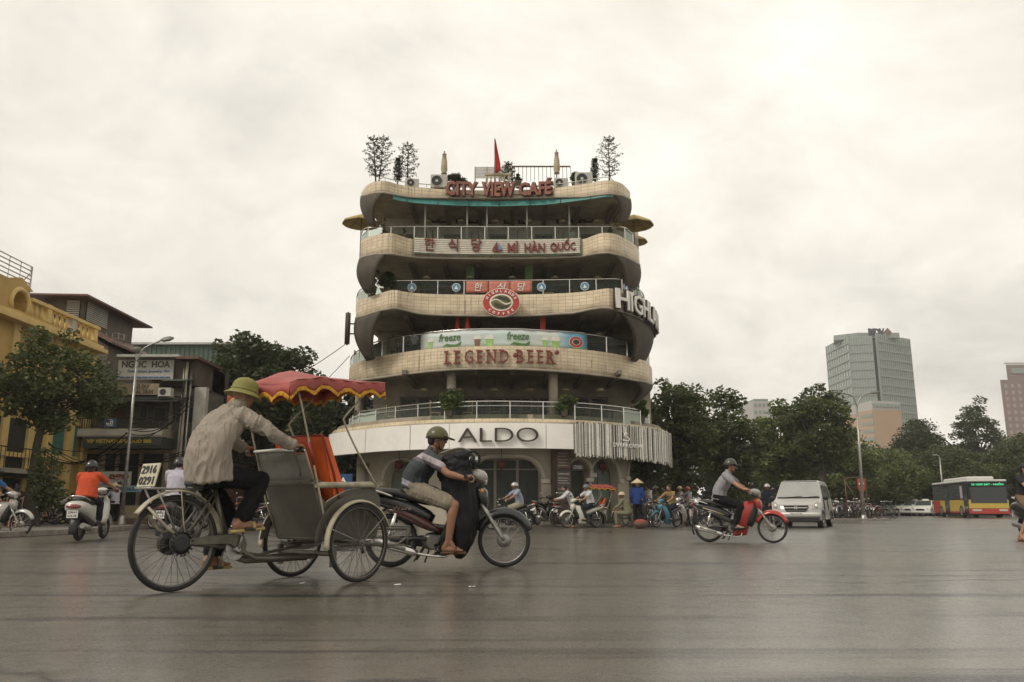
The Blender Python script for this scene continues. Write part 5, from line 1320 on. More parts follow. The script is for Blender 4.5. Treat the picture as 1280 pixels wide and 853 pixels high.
pw_=thing('planter_wall','low beige wall with a brown base at the foot of the lamp post','wall',(0,0,0));part('wall',TAN,pw_,lambda m:m.box((X(150,640,27),27,.13),(X(236,640,27),27.3,PY(150,632,27).z)));part('base',TINR,pw_,lambda m:m.box((X(150,640,27)-.03,26.97,.12),(X(236,640,27)+.03,27.33,.32)))
bh=thing('brick_house','red brick gable half hidden by the big dark tree','house',(0,0,0));YB2=44
part('wall',M('old_red_brick',(.16,.07,.045),.8,0,.3,5,.3,dirt=.4),bh,lambda m:m.box((PY(244,480,YB2).x,YB2,0),(PY(300,480,YB2).x,YB2+5,PY(250,474,YB2).z)));part('roof',TINR,bh,lambda m:m.box((PY(242,480,YB2).x,YB2-.3,PY(250,474,YB2).z),(PY(302,480,YB2).x,YB2+5.2,PY(250,472,YB2).z)))
# ------ lamps and wires
def street_lamp(lb_,foot,top,arms,r=.07,group='street lamps'):
 t=thing('street_lamp',lb_,'street lamp',foot);F=Vector(foot);tp=Vector(top)-F
 part('pole',STEEL,t,lambda m:m.tube([(0,0,0),tp*.5,tp],[r,r*.8,r*.6],10));part('base',STEEL,t,lambda m:m.lathe([(r*2.2,0),(r*2.2,.05),(r*1.4,.3),(r*1.1,.32)],10))
 for ctrl,end,L_ in arms:
  c=Vector(ctrl)-F;e=Vector(end)-F;pts=spline([tp,c,e],6);a=part('arm',STEEL,t,lambda m:m.tube(pts,r*.5,7));d=(e-c).normalized();d.z*=.3;d.normalize();sd_=Vector((-d.y,d.x,0))
  h0=e-d*.05
  part('lamp_head',M('lamp_head_grey',(.16,.17,.13),.5,.3),a,lambda m:m.tube([h0,h0+d*L_*.2,h0+d*L_*.7,h0+d*L_],[.05,.11,.12,.04],8,ry=.55,up=(0,0,1) if False else None))
 return t
YL=26.0
a=PY(153,640,YL);street_lamp('tall leaning grey street lamp in front of the shop house with the long white signboard',(a.x,YL,.1),tuple(PY(171,452,YL)),[(tuple(PY(180,436,YL)),tuple(PY(203,425,YL)),.42),(tuple(PY(170,446,YL)),tuple(PY(171,440,YL)),.22)],.062)
YL2=46.0
a=PY(1079,640,YL2);street_lamp('tall double armed street lamp in front of the far office tower',(a.x,YL2,0),tuple(PY(1071,508,YL2)),[(tuple(PY(1066,496,YL2)),tuple(PY(1052,491,YL2)),.55),(tuple(PY(1077,496,YL2)),tuple(PY(1088,491.5,YL2)),.55)],.09)
YL3=74.0
a=PY(1181,640,YL3);street_lamp('short plain lamp post rising behind the bus',(a.x,YL3,0),tuple(PY(1174.5,572,YL3)),[(tuple(PY(1173.6,570,YL3)),tuple(PY(1172,569.5,YL3)),.5)],.09)
def cable(nm,lb_,A,B,sag,n=1,r=.012,spread=.1,seed=0):
 q=random.Random(seed);o=MB()
 for k in range(n):
  a=Vector(A)+Vector((0,0,q.uniform(-spread,spread)));b=Vector(B)+Vector((0,0,q.uniform(-spread,spread)));s_=sag*q.uniform(.7,1.3)
  o.tube([a.lerp(b,i/14)-Vector((0,0,4*s_*(i/14)*(1-i/14))) for i in range(15)],r,4)
 ob=o.build(nm,M('cable_rubber',(.012,.012,.012),.9,spec=.1),None);return tag(ob,lb_,'cable')
cable('overhead_cables','sagging black cables from the yellow building to the leaning lamp',PY(60,560,27),PY(158,550,YL),.5,6,.014,.35,1)
cable('overhead_cables','bundle of black cables from the leaning lamp to the shop house pipes',PY(160,540,YL),PY(236,505,YS-.6),.4,6,.016,.3,2)
cable('overhead_cables','lower tangle of cables crossing the shop house front',PY(108,575,YS-1.8),PY(240,570,YS-.8),.25,5,.018,.3,3)
cable('overhead_cables','thin cable running up to the left corner of the cafe',PY(300,500,40),PY(431,431,32),.3,1,.014,.0,4)
cable('overhead_cables','second thin cable to the cafe corner below the first',PY(330,530,40),PY(437,445,32),.3,1,.012,.0,5)
cable('overhead_cables','long thin wire across the park trees on the right',PY(925,574,60),PY(1173,571,YL3),.35,1,.022,0,6)
cable('overhead_cables','wire from the short lamp post off to the right',PY(1173,571,YL3),PY(1300,566,80),.5,1,.022,0,7)
cable('overhead_cables','lower faint wires among the park trees',PY(930,590,62),PY(1110,582,70),.3,3,.016,.4,8)
a=PY(429,604,27.5);t=thing('road_sign','blue square pedestrian crossing sign with white triangle behind the cyclo armrest','sign',(a.x,27.5,.07));zc_=a.z-.07
part('post',STEEL,t,lambda m:m.tube([(0,0.05,0),(0,.05,zc_+.3)],.035,8));part('plate',M('sign_blue',(.02,.06,.15),.4),t,lambda m:m.box((-.3,-.02,zc_-.3),(.3,.02,zc_+.3)))
part('triangle',WHITELET,t,lambda m:m.prism([(-.2,zc_-.17),(.2,zc_-.17),(0,zc_+.2)],-.03,-.021));part('walking_figure',BLACKP,t,lambda m:(m.prism([(-.03,zc_-.02),(.03,zc_-.02),(.08,zc_-.14),(.04,zc_-.14),(0,zc_-.06),(-.05,zc_-.14),(-.08,zc_-.14)],-.04,-.031),m.prism([(-.03,zc_-.01),(.03,zc_-.01),(.02,zc_+.06),(-.02,zc_+.06)],-.04,-.031)))
# ------ far buildings on the right
HAZEG=M('tower_glass_haze_grey',(.36,.41,.38),.25,0,.08,.05,0);MUL=M('tower_mullion',(.24,.27,.25),.5);  # glass tone lightened so its colour carries part of the haze
def tower_grid(t,P0,P1,z0,z1,rows,cols,mat,mul,d=.35):
 """curtain wall between two ground points: panes as parts row by row, mullions proud"""
 P0=Vector(P0);P1=Vector(P1);v=(P1-P0);L_=v.length;a=math.atan2(v.y,v.x);M_=Matrix.Translation(P0)@Matrix.Rotation(a,4,'Z')
 h=(z1-z0)/rows;
 for r_ in range(rows):
  part('window_band',mat,t,lambda m:m.box((0,0,z0+r_*h+h*.28),(L_,.5,z0+(r_+1)*h),M_))
  part('floor_band',mul,t,lambda m:m.box((-.05,-d,z0+r_*h),(L_+.05,.5,z0+r_*h+h*.26),M_))
 for c in range(cols+1):part('mullion',mul,t,lambda m:m.box((L_*c/cols-.18,-d*.8,z0),(L_*c/cols+.18,.4,z1),M_))
YD=300.0
def gx(px,Y,py=480):return PY(px,py,Y).x
tw=thing('office_tower','tall grey green glass office tower with BIDV on its roof far behind the trees','building',(0,0,0))
A=(gx(1036.5,YD+22),YD+22,0);B=(gx(1061,YD,430),YD,0);Cc=(gx(1090,YD-2,430),YD-2,0);C2=(gx(1096,YD-2,430),YD-2,0);D=(gx(1137,YD+8,430),YD+8,0)
zA=PY(1061,421.5,YD).z;zA2=PY(1037,428,YD+22).z;zD=PY(1137,424,YD+8).z
for(p,q2,z1_,cols) in((A,B,(zA2+zA)/2-.5,9),(B,Cc,zA,9),(C2,D,zD,16)):tower_grid(tw,p,q2,0,z1_,20,cols,HAZEG,MUL)
part('seam',M('dark_seam',(.08,.095,.09),.5),tw,lambda m:m.box((Cc[0],YD,0),(C2[0],YD+10,zD-2)))
part('core',HAZEG,tw,lambda m:m.prism([(A[0]+.5,A[1]+1),(B[0]+.5,B[1]+1),(D[0]-.5,D[1]+1),(D[0]-12,D[1]+18),(A[0]+22,A[1]+12)],0,zD-1,'z'))
part('roof_storey',MUL,tw,lambda m:m.prism([(B[0]-3,YD+6),(B[0]+4,YD+1),(Cc[0]+12,YD+1),(Cc[0]+10,YD+14),(B[0],YD+14)],zD-1,PY(1075,417.5,YD+3).z,'z'))
zs0,zs1=PY(1095,421,YD+2).z,PY(1095,411.5,YD+2).z;o=text('BIDV',M('tower_letters',(.03,.035,.035),.5),tw,((gx(1084,YD+2,415)+gx(1104,YD+2,415))/2,YD+1,(zs0+zs1)/2),1,name='roof_letters',fit=(gx(1104,YD+2,415)-gx(1084,YD+2,415),zs1-zs0),depth=.5,bold=.05)
cx_=gx(1108,YD+2,415);rz_=(zs1-zs0)/2;part('roof_emblem',M('tower_emblem',(.16,.10,.09),.5),tw,lambda m:m.prism([(cx_-rz_,zs0+rz_),(cx_,zs0-.2),(cx_+rz_,zs0+rz_),(cx_,zs1+.2)],YD+.8,YD+1.4))
pe=thing('office_block','lower peach and white office block in front of the glass tower','building',(0,0,0));YP=240;PEA=M('peach_render',(.42,.29,.19),.7,0,.05,.1);PWH=M('far_white_render',(.42,.41,.38),.7,0,.05,.1)
px0,px1,px2=gx(1073,YP+8,520),gx(1091,YP,520),gx(1127,YP+3,520);zt_,zm2=PY(1100,501,YP).z,PY(1100,512,YP).z
part('wall',PEA,pe,lambda m:m.prism([(px0,YP+8),(px1,YP),(px2,YP+3),(px2-1,YP+22),(px0+1,YP+22)],0,zm2,'z'));part('upper_wall',PWH,pe,lambda m:m.prism([(px0,YP+8),(px1,YP),(px2,YP+3),(px2-1,YP+22),(px0+1,YP+22)],zm2,zt_,'z'))
for i in range(8):x=px1+(px2-px1)*(i+.3)/8;part('window',MUL,pe,lambda m:m.box((x,YP-.1+3*i/8,zm2+.8),(x+(px2-px1)/14,YP+1+3*i/8,zt_-.8)))
for r_ in range(6):zz_=zm2-2.2-r_*2.3;part('window_band',MUL,pe,lambda m:m.add([(px0+.1,YP+7.8,zz_),(px1-.1,YP-.12,zz_),(px1-.1,YP-.12,zz_+1.1),(px0+.1,YP+7.8,zz_+1.1)],[(0,1,2,3)]),solid=.1)
YR_=330.0;mt=thing('office_tower','brown mauve office tower with rows of small windows at the right edge','building',(0,0,0));MAU=M('mauve_brick',(.21,.15,.13),.7,0,.05,.1);MW=M('mauve_tower_windows',(.32,.28,.25),.4)
x0,x1,x2=gx(1250.5,YR_,480),gx(1258.5,YR_,460),gx(1330,YR_,460);zs_,zt_=PY(1254,475,YR_).z,PY(1265,456,YR_).z
part('wall',MAU,mt,lambda m:m.prism([(x0,YR_),(x2,YR_),(x2+18,YR_+30),(x0+19,YR_+30)],0,zs_,'z'));part('upper_wall',MAU,mt,lambda m:m.prism([(x1,YR_+.5),(x2,YR_+.5),(x2+18,YR_+29),(x1+18.5,YR_+29)],zs_,zt_,'z'));part('roof_sign_band',MUL,mt,lambda m:m.box((x1+2,YR_+.2,zt_-3.6),(x2,YR_+.5,zt_-1.4)))
part('roof_rail',PWH,mt,lambda m:m.box((x1-.3,YR_+.2,zt_+.3),(x2,YR_+1,zt_+.9)))
for r_ in range(17):
 for c in range(7):
  x=x0+1.5+c*2.7+.0;z=zs_-3.2-r_*2.7
  part('window',MW,mt,lambda m:m.box((x,YR_-.12,z),(x+1.1,YR_+.1,z+1.4)))
YW=150;wb=thing('apartment_block','small white apartment block peeping over the trees right of the cafe','building',(0,0,0));wx0,wx1=gx(939,YW),gx(962,YW);wz=PY(950,502,YW).z
part('wall',PWH,wb,lambda m:m.box((wx0,YW,0),(wx1,YW+8,wz)));part('roof_terrace',MUL,wb,lambda m:m.box((wx0+.4,YW+.3,wz),(wx1-.4,YW+6,wz+.5)))
for r_ in range(2):
 for c in range(4):x=wx0+.3+c*(wx1-wx0-.3)/4;part('window',MUL,wb,lambda m:m.box((x,YW-.05,wz-1-r_*1.3),(x+.5,YW+.05,wz-.4-r_*1.3)))
 # ------ trees
def tree_px(name,lb_,px,py_top,wpx,Y,seed,mat,low=.35,leaf=None,nclump=44,cr=None,per=None,foot=None,group=None,tr=.2,lean=(0,0),z0=0,k=1.0):
 fx=PY(foot if foot is not None else px,640,Y).x;top=PY(px,py_top,Y);H=top.z;w=wpx*Y/FPX;cx=top.x-fx;cr=cr or w*.16
 rz=(H-H*low)/2;cz=H-rz
 return tree(name,lb_,(fx,Y,z0),H,(cx,0,cz-z0-cr*.2,w/2-cr*.5,w/2-cr*.5,rz-cr*.4),seed,mat,leaf or .12,per or 420,tr,nclump,group,lean,cr)
tree_px('street_tree','leafy street tree in front of the yellow building at the left edge',72,398,172,24,31,LEAF,.42,.15,46,.60,560,foot=36,group='big street trees',tr=.16,z0=.13)
tree_px('young_tree','low bushy young tree in front of the yellow building doors',66,556,62,23,32,LEAF,.25,.12,14,.36,900,foot=50,tr=.06,z0=.13)
tree_px('street_tree','big dark spreading tree behind the red canopy',330,402,190,39,33,LEAFD,.22,.24,90,1.0,300,foot=345,group='big street trees',tr=.3)
tree_px('street_tree','dark lower tree left of the cafe behind the canopy',392,486,90,37,34,LEAFD,.12,.22,50,.75,360,foot=400,group='big street trees',tr=.22)
GR='park trees right of the cafe'
for px,top,w,Y,sd_,mt_,low,lb_,kk in(
(842,458,110,46,41,LEAF,.10,'tall dark tree touching the right side of the cafe',90),(905,474,100,50,42,LEAF,.08,'second tall tree, above the red motorbike rider',90),(972,494,100,64,43,LEAFY,.08,'lighter tree between the cafe trees and the open crowned one',80),
(1022,470,110,60,44,LEAF,.30,'open crowned tree with sky gaps left of the double street lamp',60),(1040,527,130,76,45,LEAFY,.05,'pale feathery tree under the open crowned one',90),(1145,518,110,98,46,LEAFD,.06,'dark round topped tree below the peach building',90),
(1218,488,76,100,47,LEAFD,.1,'tallest dark tree near the right tower, with two tops',80),(1185,552,150,84,48,LEAF,.05,'wide layered tree behind the bus',110),(1272,534,110,82,49,LEAF,.05,'layered tree at the right edge of the picture',90),(1102,556,110,82,50,LEAFY,.05,'layered light tree left of the bus',90)):
 tree_px('park_tree',lb_,px,top,w,Y,sd_,mt_,low,.30 if Y>55 else .26,int(kk*1.25),w*Y/FPX*.14,130 if Y>70 else 200,group=GR,tr=.32,foot=px+(sd_%3-1)*8)
WOODM=leaf_mat('far_wood_leaves',(.012,.018,.009),(.026,.036,.014),(.05,.065,.024));WOODM.node_tree.nodes['Mix Shader'].inputs[0].default_value=0
def wood(label,n,xr_,yr_,zt,r_,leaf,per,seed):
 rg=np.random.default_rng(seed);C=[];Rd=[]
 for i in range(n):
  x=rg.uniform(*xr_);C.append((x,rg.uniform(*yr_),rg.uniform(0,1)*(zt(x) if callable(zt) else zt)));Rd.append(r_*rg.uniform(.7,1.2))
 me=leaf_mesh('far_wood',clump_points(rg,C,Rd,per,.3),leaf,rg,WOODM,.7);o=obj_from(me,'far_wood',None);tag(o,label,'wood',kind='stuff')
wood('dark mass of far park foliage behind the park trees',1700,(12,150),(104,118),lambda x:7.5+1.5*math.sin(x*.35)+(3 if x<32 else 0),1.5,.55,60,5)
wood('dark foliage closing the street between the shop house and the cafe',420,(-17,-3),(46,52),7.0,1.1,.35,110,6)
rg=np.random.default_rng(8);Pv=[]
vm=MB()
for i in range(34):
 s_=gp(788)+(gp(829)-gp(788))*rg.random();p=fng(s_,-rg.random()*.8-.1,0);z1_=zg1-.3;z0_=z1_-rg.uniform(.5,1.6);vm.tube([(p.x,p.y,z1_),(p.x,p.y,z0_)],.006,3)
 for k in range(60):Pv.append((p.x+rg.normal(0,.07),p.y+rg.normal(0,.07),rg.uniform(z0_,z1_)))
t=thing('hanging_vine','dark hanging vines over the right end of the arcade','plant',(0,0,0));vm.build('stem',BARK,t);obj_from(leaf_mesh('leaves',np.array(Pv),.1,rg,LEAFD),'leaves',t)
# ------ people
def sweep(m,pts,hs,ws,n=14,pw=1.0,caps=True,M=None):
 """cross-sections in planes that contain the y axis; hs = half height across the path, ws = half width along y"""
 pts=[Vector(p) for p in pts];base=len(m.v);k=len(pts);vs=[]
 for i,p in enumerate(pts):
  t=pts[min(i+1,k-1)]-pts[max(i-1,0)];t=t.normalized() if t.length>1e-9 else Vector((1,0,0))
  a=Vector((0,1,0)).cross(t);a=-a if False else a;a.normalize();b=Vector((0,1,0))
  for j in range(n):
   q=2*PI*j/n;c,s_=math.cos(q),math.sin(q);c=math.copysign(abs(c)**pw,c);s_=math.copysign(abs(s_)**pw,s_)
   vs.append(p+a*hs[i]*c+b*ws[i]*s_)
 fs=[(i*n+j,i*n+(j+1)%n,(i+1)*n+(j+1)%n,(i+1)*n+j) for i in range(k-1) for j in range(n)]
 m.add(vs,fs,True,M)
 if caps:m.face([base+j for j in range(n)][::-1]);m.face([base+(k-1)*n+j for j in range(n)])
def mat_at(c,yaw=0,pitch=0,s=1.0):return Matrix.Translation(Vector(c))@Matrix.Rotation(R(yaw),4,'Z')@Matrix.Rotation(R(pitch),4,'Y')@Matrix.Scale(s,4)
def head_shape(m,c,yaw=0,pitch=0,s=1.0):
 T_=mat_at(c,yaw,pitch,s)
 m.ball((-.008,0,.022),(.094,.074,.092),18,T_);m.ball((.022,0,-.03),(.066,.060,.075),16,T_)
 m.cap((.048,0,-.088),(.052,0,-.080),.026,.026,10,T_)
 for s_ in(-1,1):
  m.cap((-.01,s_*.052,-.05),(.04,s_*.028,-.085),.022,.018,8,T_)
  m.cap((.062,s_*.014,.026),(.050,s_*.048,.024),.013,.012,8,T_)
  m.ball((.052,s_*.040,-.018),(.028,.022,.022),10,T_)
  m.ball((-.008,s_*.076,-.005),(.017,.008,.030),8,T_)
  m.ball((.086,s_*.011,-.022),(.012,.009,.009),8,T_)
 m.cap((.080,0,.018),(.098,0,-.018),.009,.013,8,T_)
 m.cap((.076,-.018,-.051),(.076,.018,-.051),.0085,.0085,8,T_);m.cap((.074,-.014,-.063),(.074,.014,-.063),.009,.009,8,T_)
def eyes(par,c,yaw,pitch,s=1.0):
 T_=mat_at(c,yaw,pitch,s)
 part('eye',M('eye_white',(.6,.56,.5),.3),par,lambda m:[m.ball((.0705,s_*.029,.006),.0125,8,T_) for s_ in(-1,1)],label='eye whites')
 part('iris',M('eye_dark',(.02,.012,.008),.2),par,lambda m:[m.ball((.081,s_*.029,.006),.0055,6,T_) for s_ in(-1,1)])
 part('mouth_line',M('lip_line',(.14,.05,.04),.6),par,lambda m:m.cap((.0842,-.018,-.057),(.0842,.018,-.057),.0022,.0022,6,T_))
def hand_grip(m,c,axis,wrist,fr=.0088,side=1,lo=.022):
 """fist closed round a bar through c along axis; four separate bent fingers and a thumb"""
 c=Vector(c);a=Vector(axis).normalized();w=Vector(wrist)-c;w=w-a*w.dot(a);w.normalize();n=a.cross(w);
 if n.z<0:n=-n
 k1=c+w*.030+n*.028;wr=Vector(wrist)
 m.cap(wr,wr.lerp(k1,.45),.026,.030,10)
 for i,o in enumerate((-.030,-.010,.010,.029)):
  kn=c+w*.012+n*.034+a*o;m.cap(wr.lerp(k1,.35)+a*o*.5,kn,.017,.0125,8)
  R_=lo+fr;L_=(0.9,1.0,.97,.8)[i];P=[kn]
  for ang in(62,12,-45,-100):P.append(c+a*o*1.03+(-w*math.cos(R(ang))+n*math.sin(R(ang)))*R_*(1 if ang>-50 else L_))
  for p,q in zip(P,P[1:]):m.cap(p,q,fr,fr*.95,7)
 t0=wr.lerp(k1,.5)-a*side*.028;t1=c+w*.022-n*.016-a*side*.034;t2=c-w*.012-n*.030-a*side*.022
 m.cap(t0,t1,.0125,fr*1.15,7);m.cap(t1,t2,fr*1.15,fr,7)
def hand_open(m,wrist,d,up,fr=.0088,curl=.35,side=1):
 wr=Vector(wrist);d=Vector(d).normalized();u=Vector(up);u=(u-d*u.dot(d)).normalized();s_=d.cross(u)
 pc=wr+d*.085;m.cap(wr,wr+d*.03,.026,.028,10)
 for i,o in enumerate((-.030,-.010,.011,.030)):
  b=pc+s_*o;m.cap(wr+d*.02+s_*o*.6,b,.018,.0125,8);L_=(.062,.075,.070,.054)[i];p=b;ang=curl*.5
  for k in range(3):
   dd=d*math.cos(ang)-u*math.sin(ang);q=p+dd*L_*(.45,.32,.25)[k];m.cap(p,q,fr,fr*.92,7);p=q;ang+=curl*.9
 b=wr+d*.025-s_*side*.028;t1=b+(d*.6-s_*side*.7-u*.2).normalized()*.042;m.cap(b,t1,.013,fr*1.1,7);m.cap(t1,t1+(d*.9-s_*side*.3-u*.3).normalized()*.03,fr*1.1,fr*.95,7)
def foot_shape(m,ank,toe,r=.036,bare=True):
 a=Vector(ank);t=Vector(toe);d=(t-a);d.z=0;L_=d.length or .01;d/=L_;s_=Vector((-d.y,d.x,0));heel=a-d*.045;heel.z=min(a.z-.055,t.z+.01);tz=t.z
 m.cap(a,heel+Vector((0,0,.01)),r,.034,8);m.cap(heel,heel.lerp(t,.7),.032,.034,8);m.cap(a+d*.01,heel.lerp(t,.55)+Vector((0,0,.012)),.033,.026,8)
 for i,o in enumerate((-.032,-.016,0,.014,.028)):
  b=heel.lerp(t,.68)+s_*o*.8;m.cap(b,t+s_*o*1.05-d*(.0,.004,.008,.016,.024)[i],.016,(.013,.0095,.009,.0088,.008)[i],7)
def person(label,loc=(0,0,0),deg=0,J=None,cloth=None,skin=None,voxel=.012,hat=None,scale=1.0,group=None,category='person',hair=None,w=1.0,headyaw=0,headpitch=0,build_eyes=True,extra=None):
 """J: joints in the figure's own frame (x forward, y left, z up)"""
 skin=skin or SKIN;cl=dict(shirt=WHITEP,sleeve='short',trousers=BLACKP,legs='long',shoes=None,tuck=False,folds=.006,hem=None);cl.update(cloth or{})
 t=thing('person',label,category,loc,deg,group,scale);V=Vector;j={k:V(v) for k,v in J.items() if k not in('grip','gripaxis')}
 fr=max(.0088,voxel*.85);hip,chest,neck,head=j['hip'],j['chest'],j['neck'],j['head'];mid=hip.lerp(chest,.5)+V(J.get('bend',(0,0,0)))
 TP=spline([hip-V((0,0,.05)),hip,mid,chest,neck-(neck-chest)*.35],3);k=len(TP)
 def prof(vals):return[interp(i/(k-1),[0,.25,.5,.75,1],vals) for i in range(k)]
 b=MB();sweep(b,TP,prof([.07,.105,.10,.105,.06]),prof([.11,.145*w,.13*w,.155*w,.09]),16)
 nb_=neck+V((0,0,0));b.cap(neck-(neck-chest)*.25,head-V((.02,0,.05)),.058,.050,10);head_shape(b,head,headyaw,headpitch)
 for s_ in('L','R'):
  sh_,el,ha=j['sh'+s_],j['el'+s_],j['wr'+s_];sd_=1 if s_=='L' else-1
  b.cap(chest.lerp(neck,.45),sh_,.055,.052,8);b.cap(sh_,el,.047,.038,10);b.cap(el,el.lerp(ha,.35),.038,.040,10);b.cap(el.lerp(ha,.3),ha,.039,.025,10)
  if 'grip'+s_ in j:hand_grip(b,j['grip'+s_],J.get('gripaxis',(0,1,0)),ha,fr,sd_)
  else:hand_open(b,ha,j.get('hdir'+s_,(ha-el)),j.get('hup'+s_,V((0,sd_,.3))),fr,.45,sd_)
  hp=hip+V((0,sd_*.085*w,-.02));kn,an,to=j['kn'+s_],j['an'+s_],j['to'+s_]
  b.cap(hp,kn,.078,.054,12);b.cap(kn,kn.lerp(an,.3)+(V((-.012,0,0))),.052,.055,10);b.cap(kn.lerp(an,.28)+V((-.01,0,0)),an,.053,.036,10);foot_shape(b,an,to)
 body=remesh(b,'body',skin,t,voxel,3 if voxel<.01 else 2)
 if build_eyes:eyes(t,head,headyaw,headpitch)
 def folds(a,sc=1.0):
  def f(c):
   v=V(c);q=noise.noise(V((v.x*7,v.y*7,v.z*3.2))*sc);r_=noise.noise(V((v.x*16+q*2,v.y*15,v.z*7-v.x*9))*sc);return a*(1.6*(1-abs(q)*2.6)*.5+(1-abs(r_)*3)*.55)
  return f
 sm=MB();hm=j.get('hem',hip-V((0,0,.03)));lo=hm
 SP=spline([lo,hip.lerp(mid,.35) if 'hem' in j else hip,mid,chest,chest.lerp(neck,.72)],3);k2=len(SP)
 def prof2(vals):return[interp(i/(k2-1),[0,.25,.5,.75,1],vals) for i in range(k2)]
 d0=cl.get('depth',[.135,.13,.125,.125,.07]);w0=[x*w for x in cl.get('width',[.185,.175,.17,.19,.10])]
 sweep(sm,SP,prof2(d0),prof2(w0),20)
 for s_ in('L','R'):
  sh_,el,ha=j['sh'+s_],j['el'+s_],j['wr'+s_];sm.cap(chest.lerp(neck,.5),sh_,.07,.064,10)
  if cl['sleeve']=='long':sm.cap(sh_,el,.066,.056,12);sm.cap(el,el.lerp(ha,.93),.056,.040,12)
  elif cl['sleeve']=='short':sm.cap(sh_,sh_.lerp(el,.62),.066,.060,12)
  else:sm.cap(sh_,sh_.lerp(el,.1),.06,.056,12)
 sm.cap(chest.lerp(neck,.8),chest.lerp(neck,.98),.068,.062,12)
 so_=remesh(sm,'shirt',cl['shirt'],t,voxel,3,folds(cl['folds']))
 tm=MB();pr=.090 if cl['legs']=='long' else .100
 tm.cap(hip+V((0,-.07*w,0)),hip+V((0,.07*w,0)),.118,.118,14)
 for s_,sd_ in(('L',1),('R',-1)):
  hp=hip+V((0,sd_*.085*w,-.02));kn,an=j['kn'+s_],j['an'+s_]
  if cl['legs']=='long':tm.cap(hp,kn,pr,.070,12);tm.cap(kn,kn.lerp(an,.9),.068,.058,12)
  else:tm.cap(hp,hp.lerp(kn,cl.get('short',.86)),pr,.082,12)
 remesh(tm,'shorts' if cl['legs']!='long' else 'trousers',cl['trousers'],t,voxel,3,folds(cl['folds']*.9))
 if cl['shoes']:
  for s_ in('L','R'):
   an,to=j['an'+s_],j['to'+s_];d=to-an;d.z=0;d.normalize();heel=an-d*.05;heel.z=min(an.z-.07,to.z-.004);s1=V((-d.y,d.x,0));tt=to+d*.012;tt.z=to.z-.008
   def shoe(m):
    if cl['shoes'][1]=='sandal':
     pts=[heel-d*.02+V((0,0,-.024)),heel.lerp(tt,.5)+V((0,0,-.024)),tt+d*.01+V((0,0,-.018))]
     for q,r_ in((-.022,.026),(0,.028),(.022,.026)):m.cap(pts[0]+s1*q*.7,pts[2]+s1*q,.016,.016,8)
     c_=heel.lerp(tt,.62);m.tube([c_-s1*.045-V((0,0,.01)),c_-s1*.03+V((0,0,.032)),c_+s1*.03+V((0,0,.034)),c_+s1*.045-V((0,0,.01))],.016,6)
    else:
     m.cap(heel,tt,.042,.036,10);m.cap(an,heel+V((0,0,.03)),.045,.04,10)
   mm_=MB();shoe(mm_);remesh(mm_,'sandal' if cl['shoes'][1]=='sandal' else 'shoe',cl['shoes'][0],t,max(.008,voxel),2)
 T_=mat_at(head,headyaw,headpitch)
 if hair or hat in('conical','sunhat',None):
  part('hair',HAIR,t,lambda m:(m.ball((-.02,0,.036),(.096,.083,.092),18,T_),m.ball((-.045,0,-.01),(.065,.077,.075),14,T_),[m.ball((-.06,0,-.07),(.045,.065,.09),12,T_)] if hair=='long' else None,m.ball((-.1,0,-.03),(.035,.035,.05),8,T_) if hair=='bun' else None))
 if hat:HATS[hat[0] if isinstance(hat,tuple) else hat](t,T_@Matrix.Scale(.87,4) if hat=='pith' else T_,hat[1] if isinstance(hat,tuple) else None)
 if extra:extra(t,j,T_)
 return t
PITH=M('olive_felt',(.20,.19,.055),.75,0,.08,14,.25);STRAW=M('pale_straw',(.52,.42,.25),.7,0,.12,30,.3)
def pith(t,T_,mt=None):
 mt=mt or PITH
 h=part('sun_helmet',mt,t,lambda m:m.lathe([(.148,-.040),(.155,-.036),(.150,-.030),(.122,.0),(.113,.012),(.112,.05),(.103,.088),(.080,.118),(.045,.135),(.012,.141),(.0,.141)],32,'z',T_@Matrix.Translation((0,0,.02))@Matrix.Diagonal((1.12,1,1,1))))
 part('brim_edge',M('olive_piping',(.28,.26,.09),.6),h,lambda m:m.tube([T_@Vector((.174*math.cos(2*PI*i/32),.155*math.sin(2*PI*i/32),-.018)) for i in range(32)],.005,6,closed=True));part('hat_band',PITH,h,lambda m:m.lathe([(.121,.016),(.121,.034),(.1175,.036),(.1175,.014)],32,'z',T_@Matrix.Translation((0,0,.008))@Matrix.Diagonal((1.12,1,1,1))))
 part('vent_button',PITH,h,lambda m:m.ball((0,0,.163),(.014,.014,.008),10,T_))
def half_shell(m,T_,rx=.118,ry=.10,rz=.118,z0=-.012,cx=-.008,th=.0):
 rows=[]
 for i in range(9):
  a=-.12+(PI/2+.12)*i/8;rows.append([T_@Vector((cx+rx*math.cos(a)*math.cos(2*PI*k/26),ry*math.cos(a)*math.sin(2*PI*k/26),z0+.034+rz*math.sin(a))) for k in range(26)])
 m.grid(rows,closed_u=True)
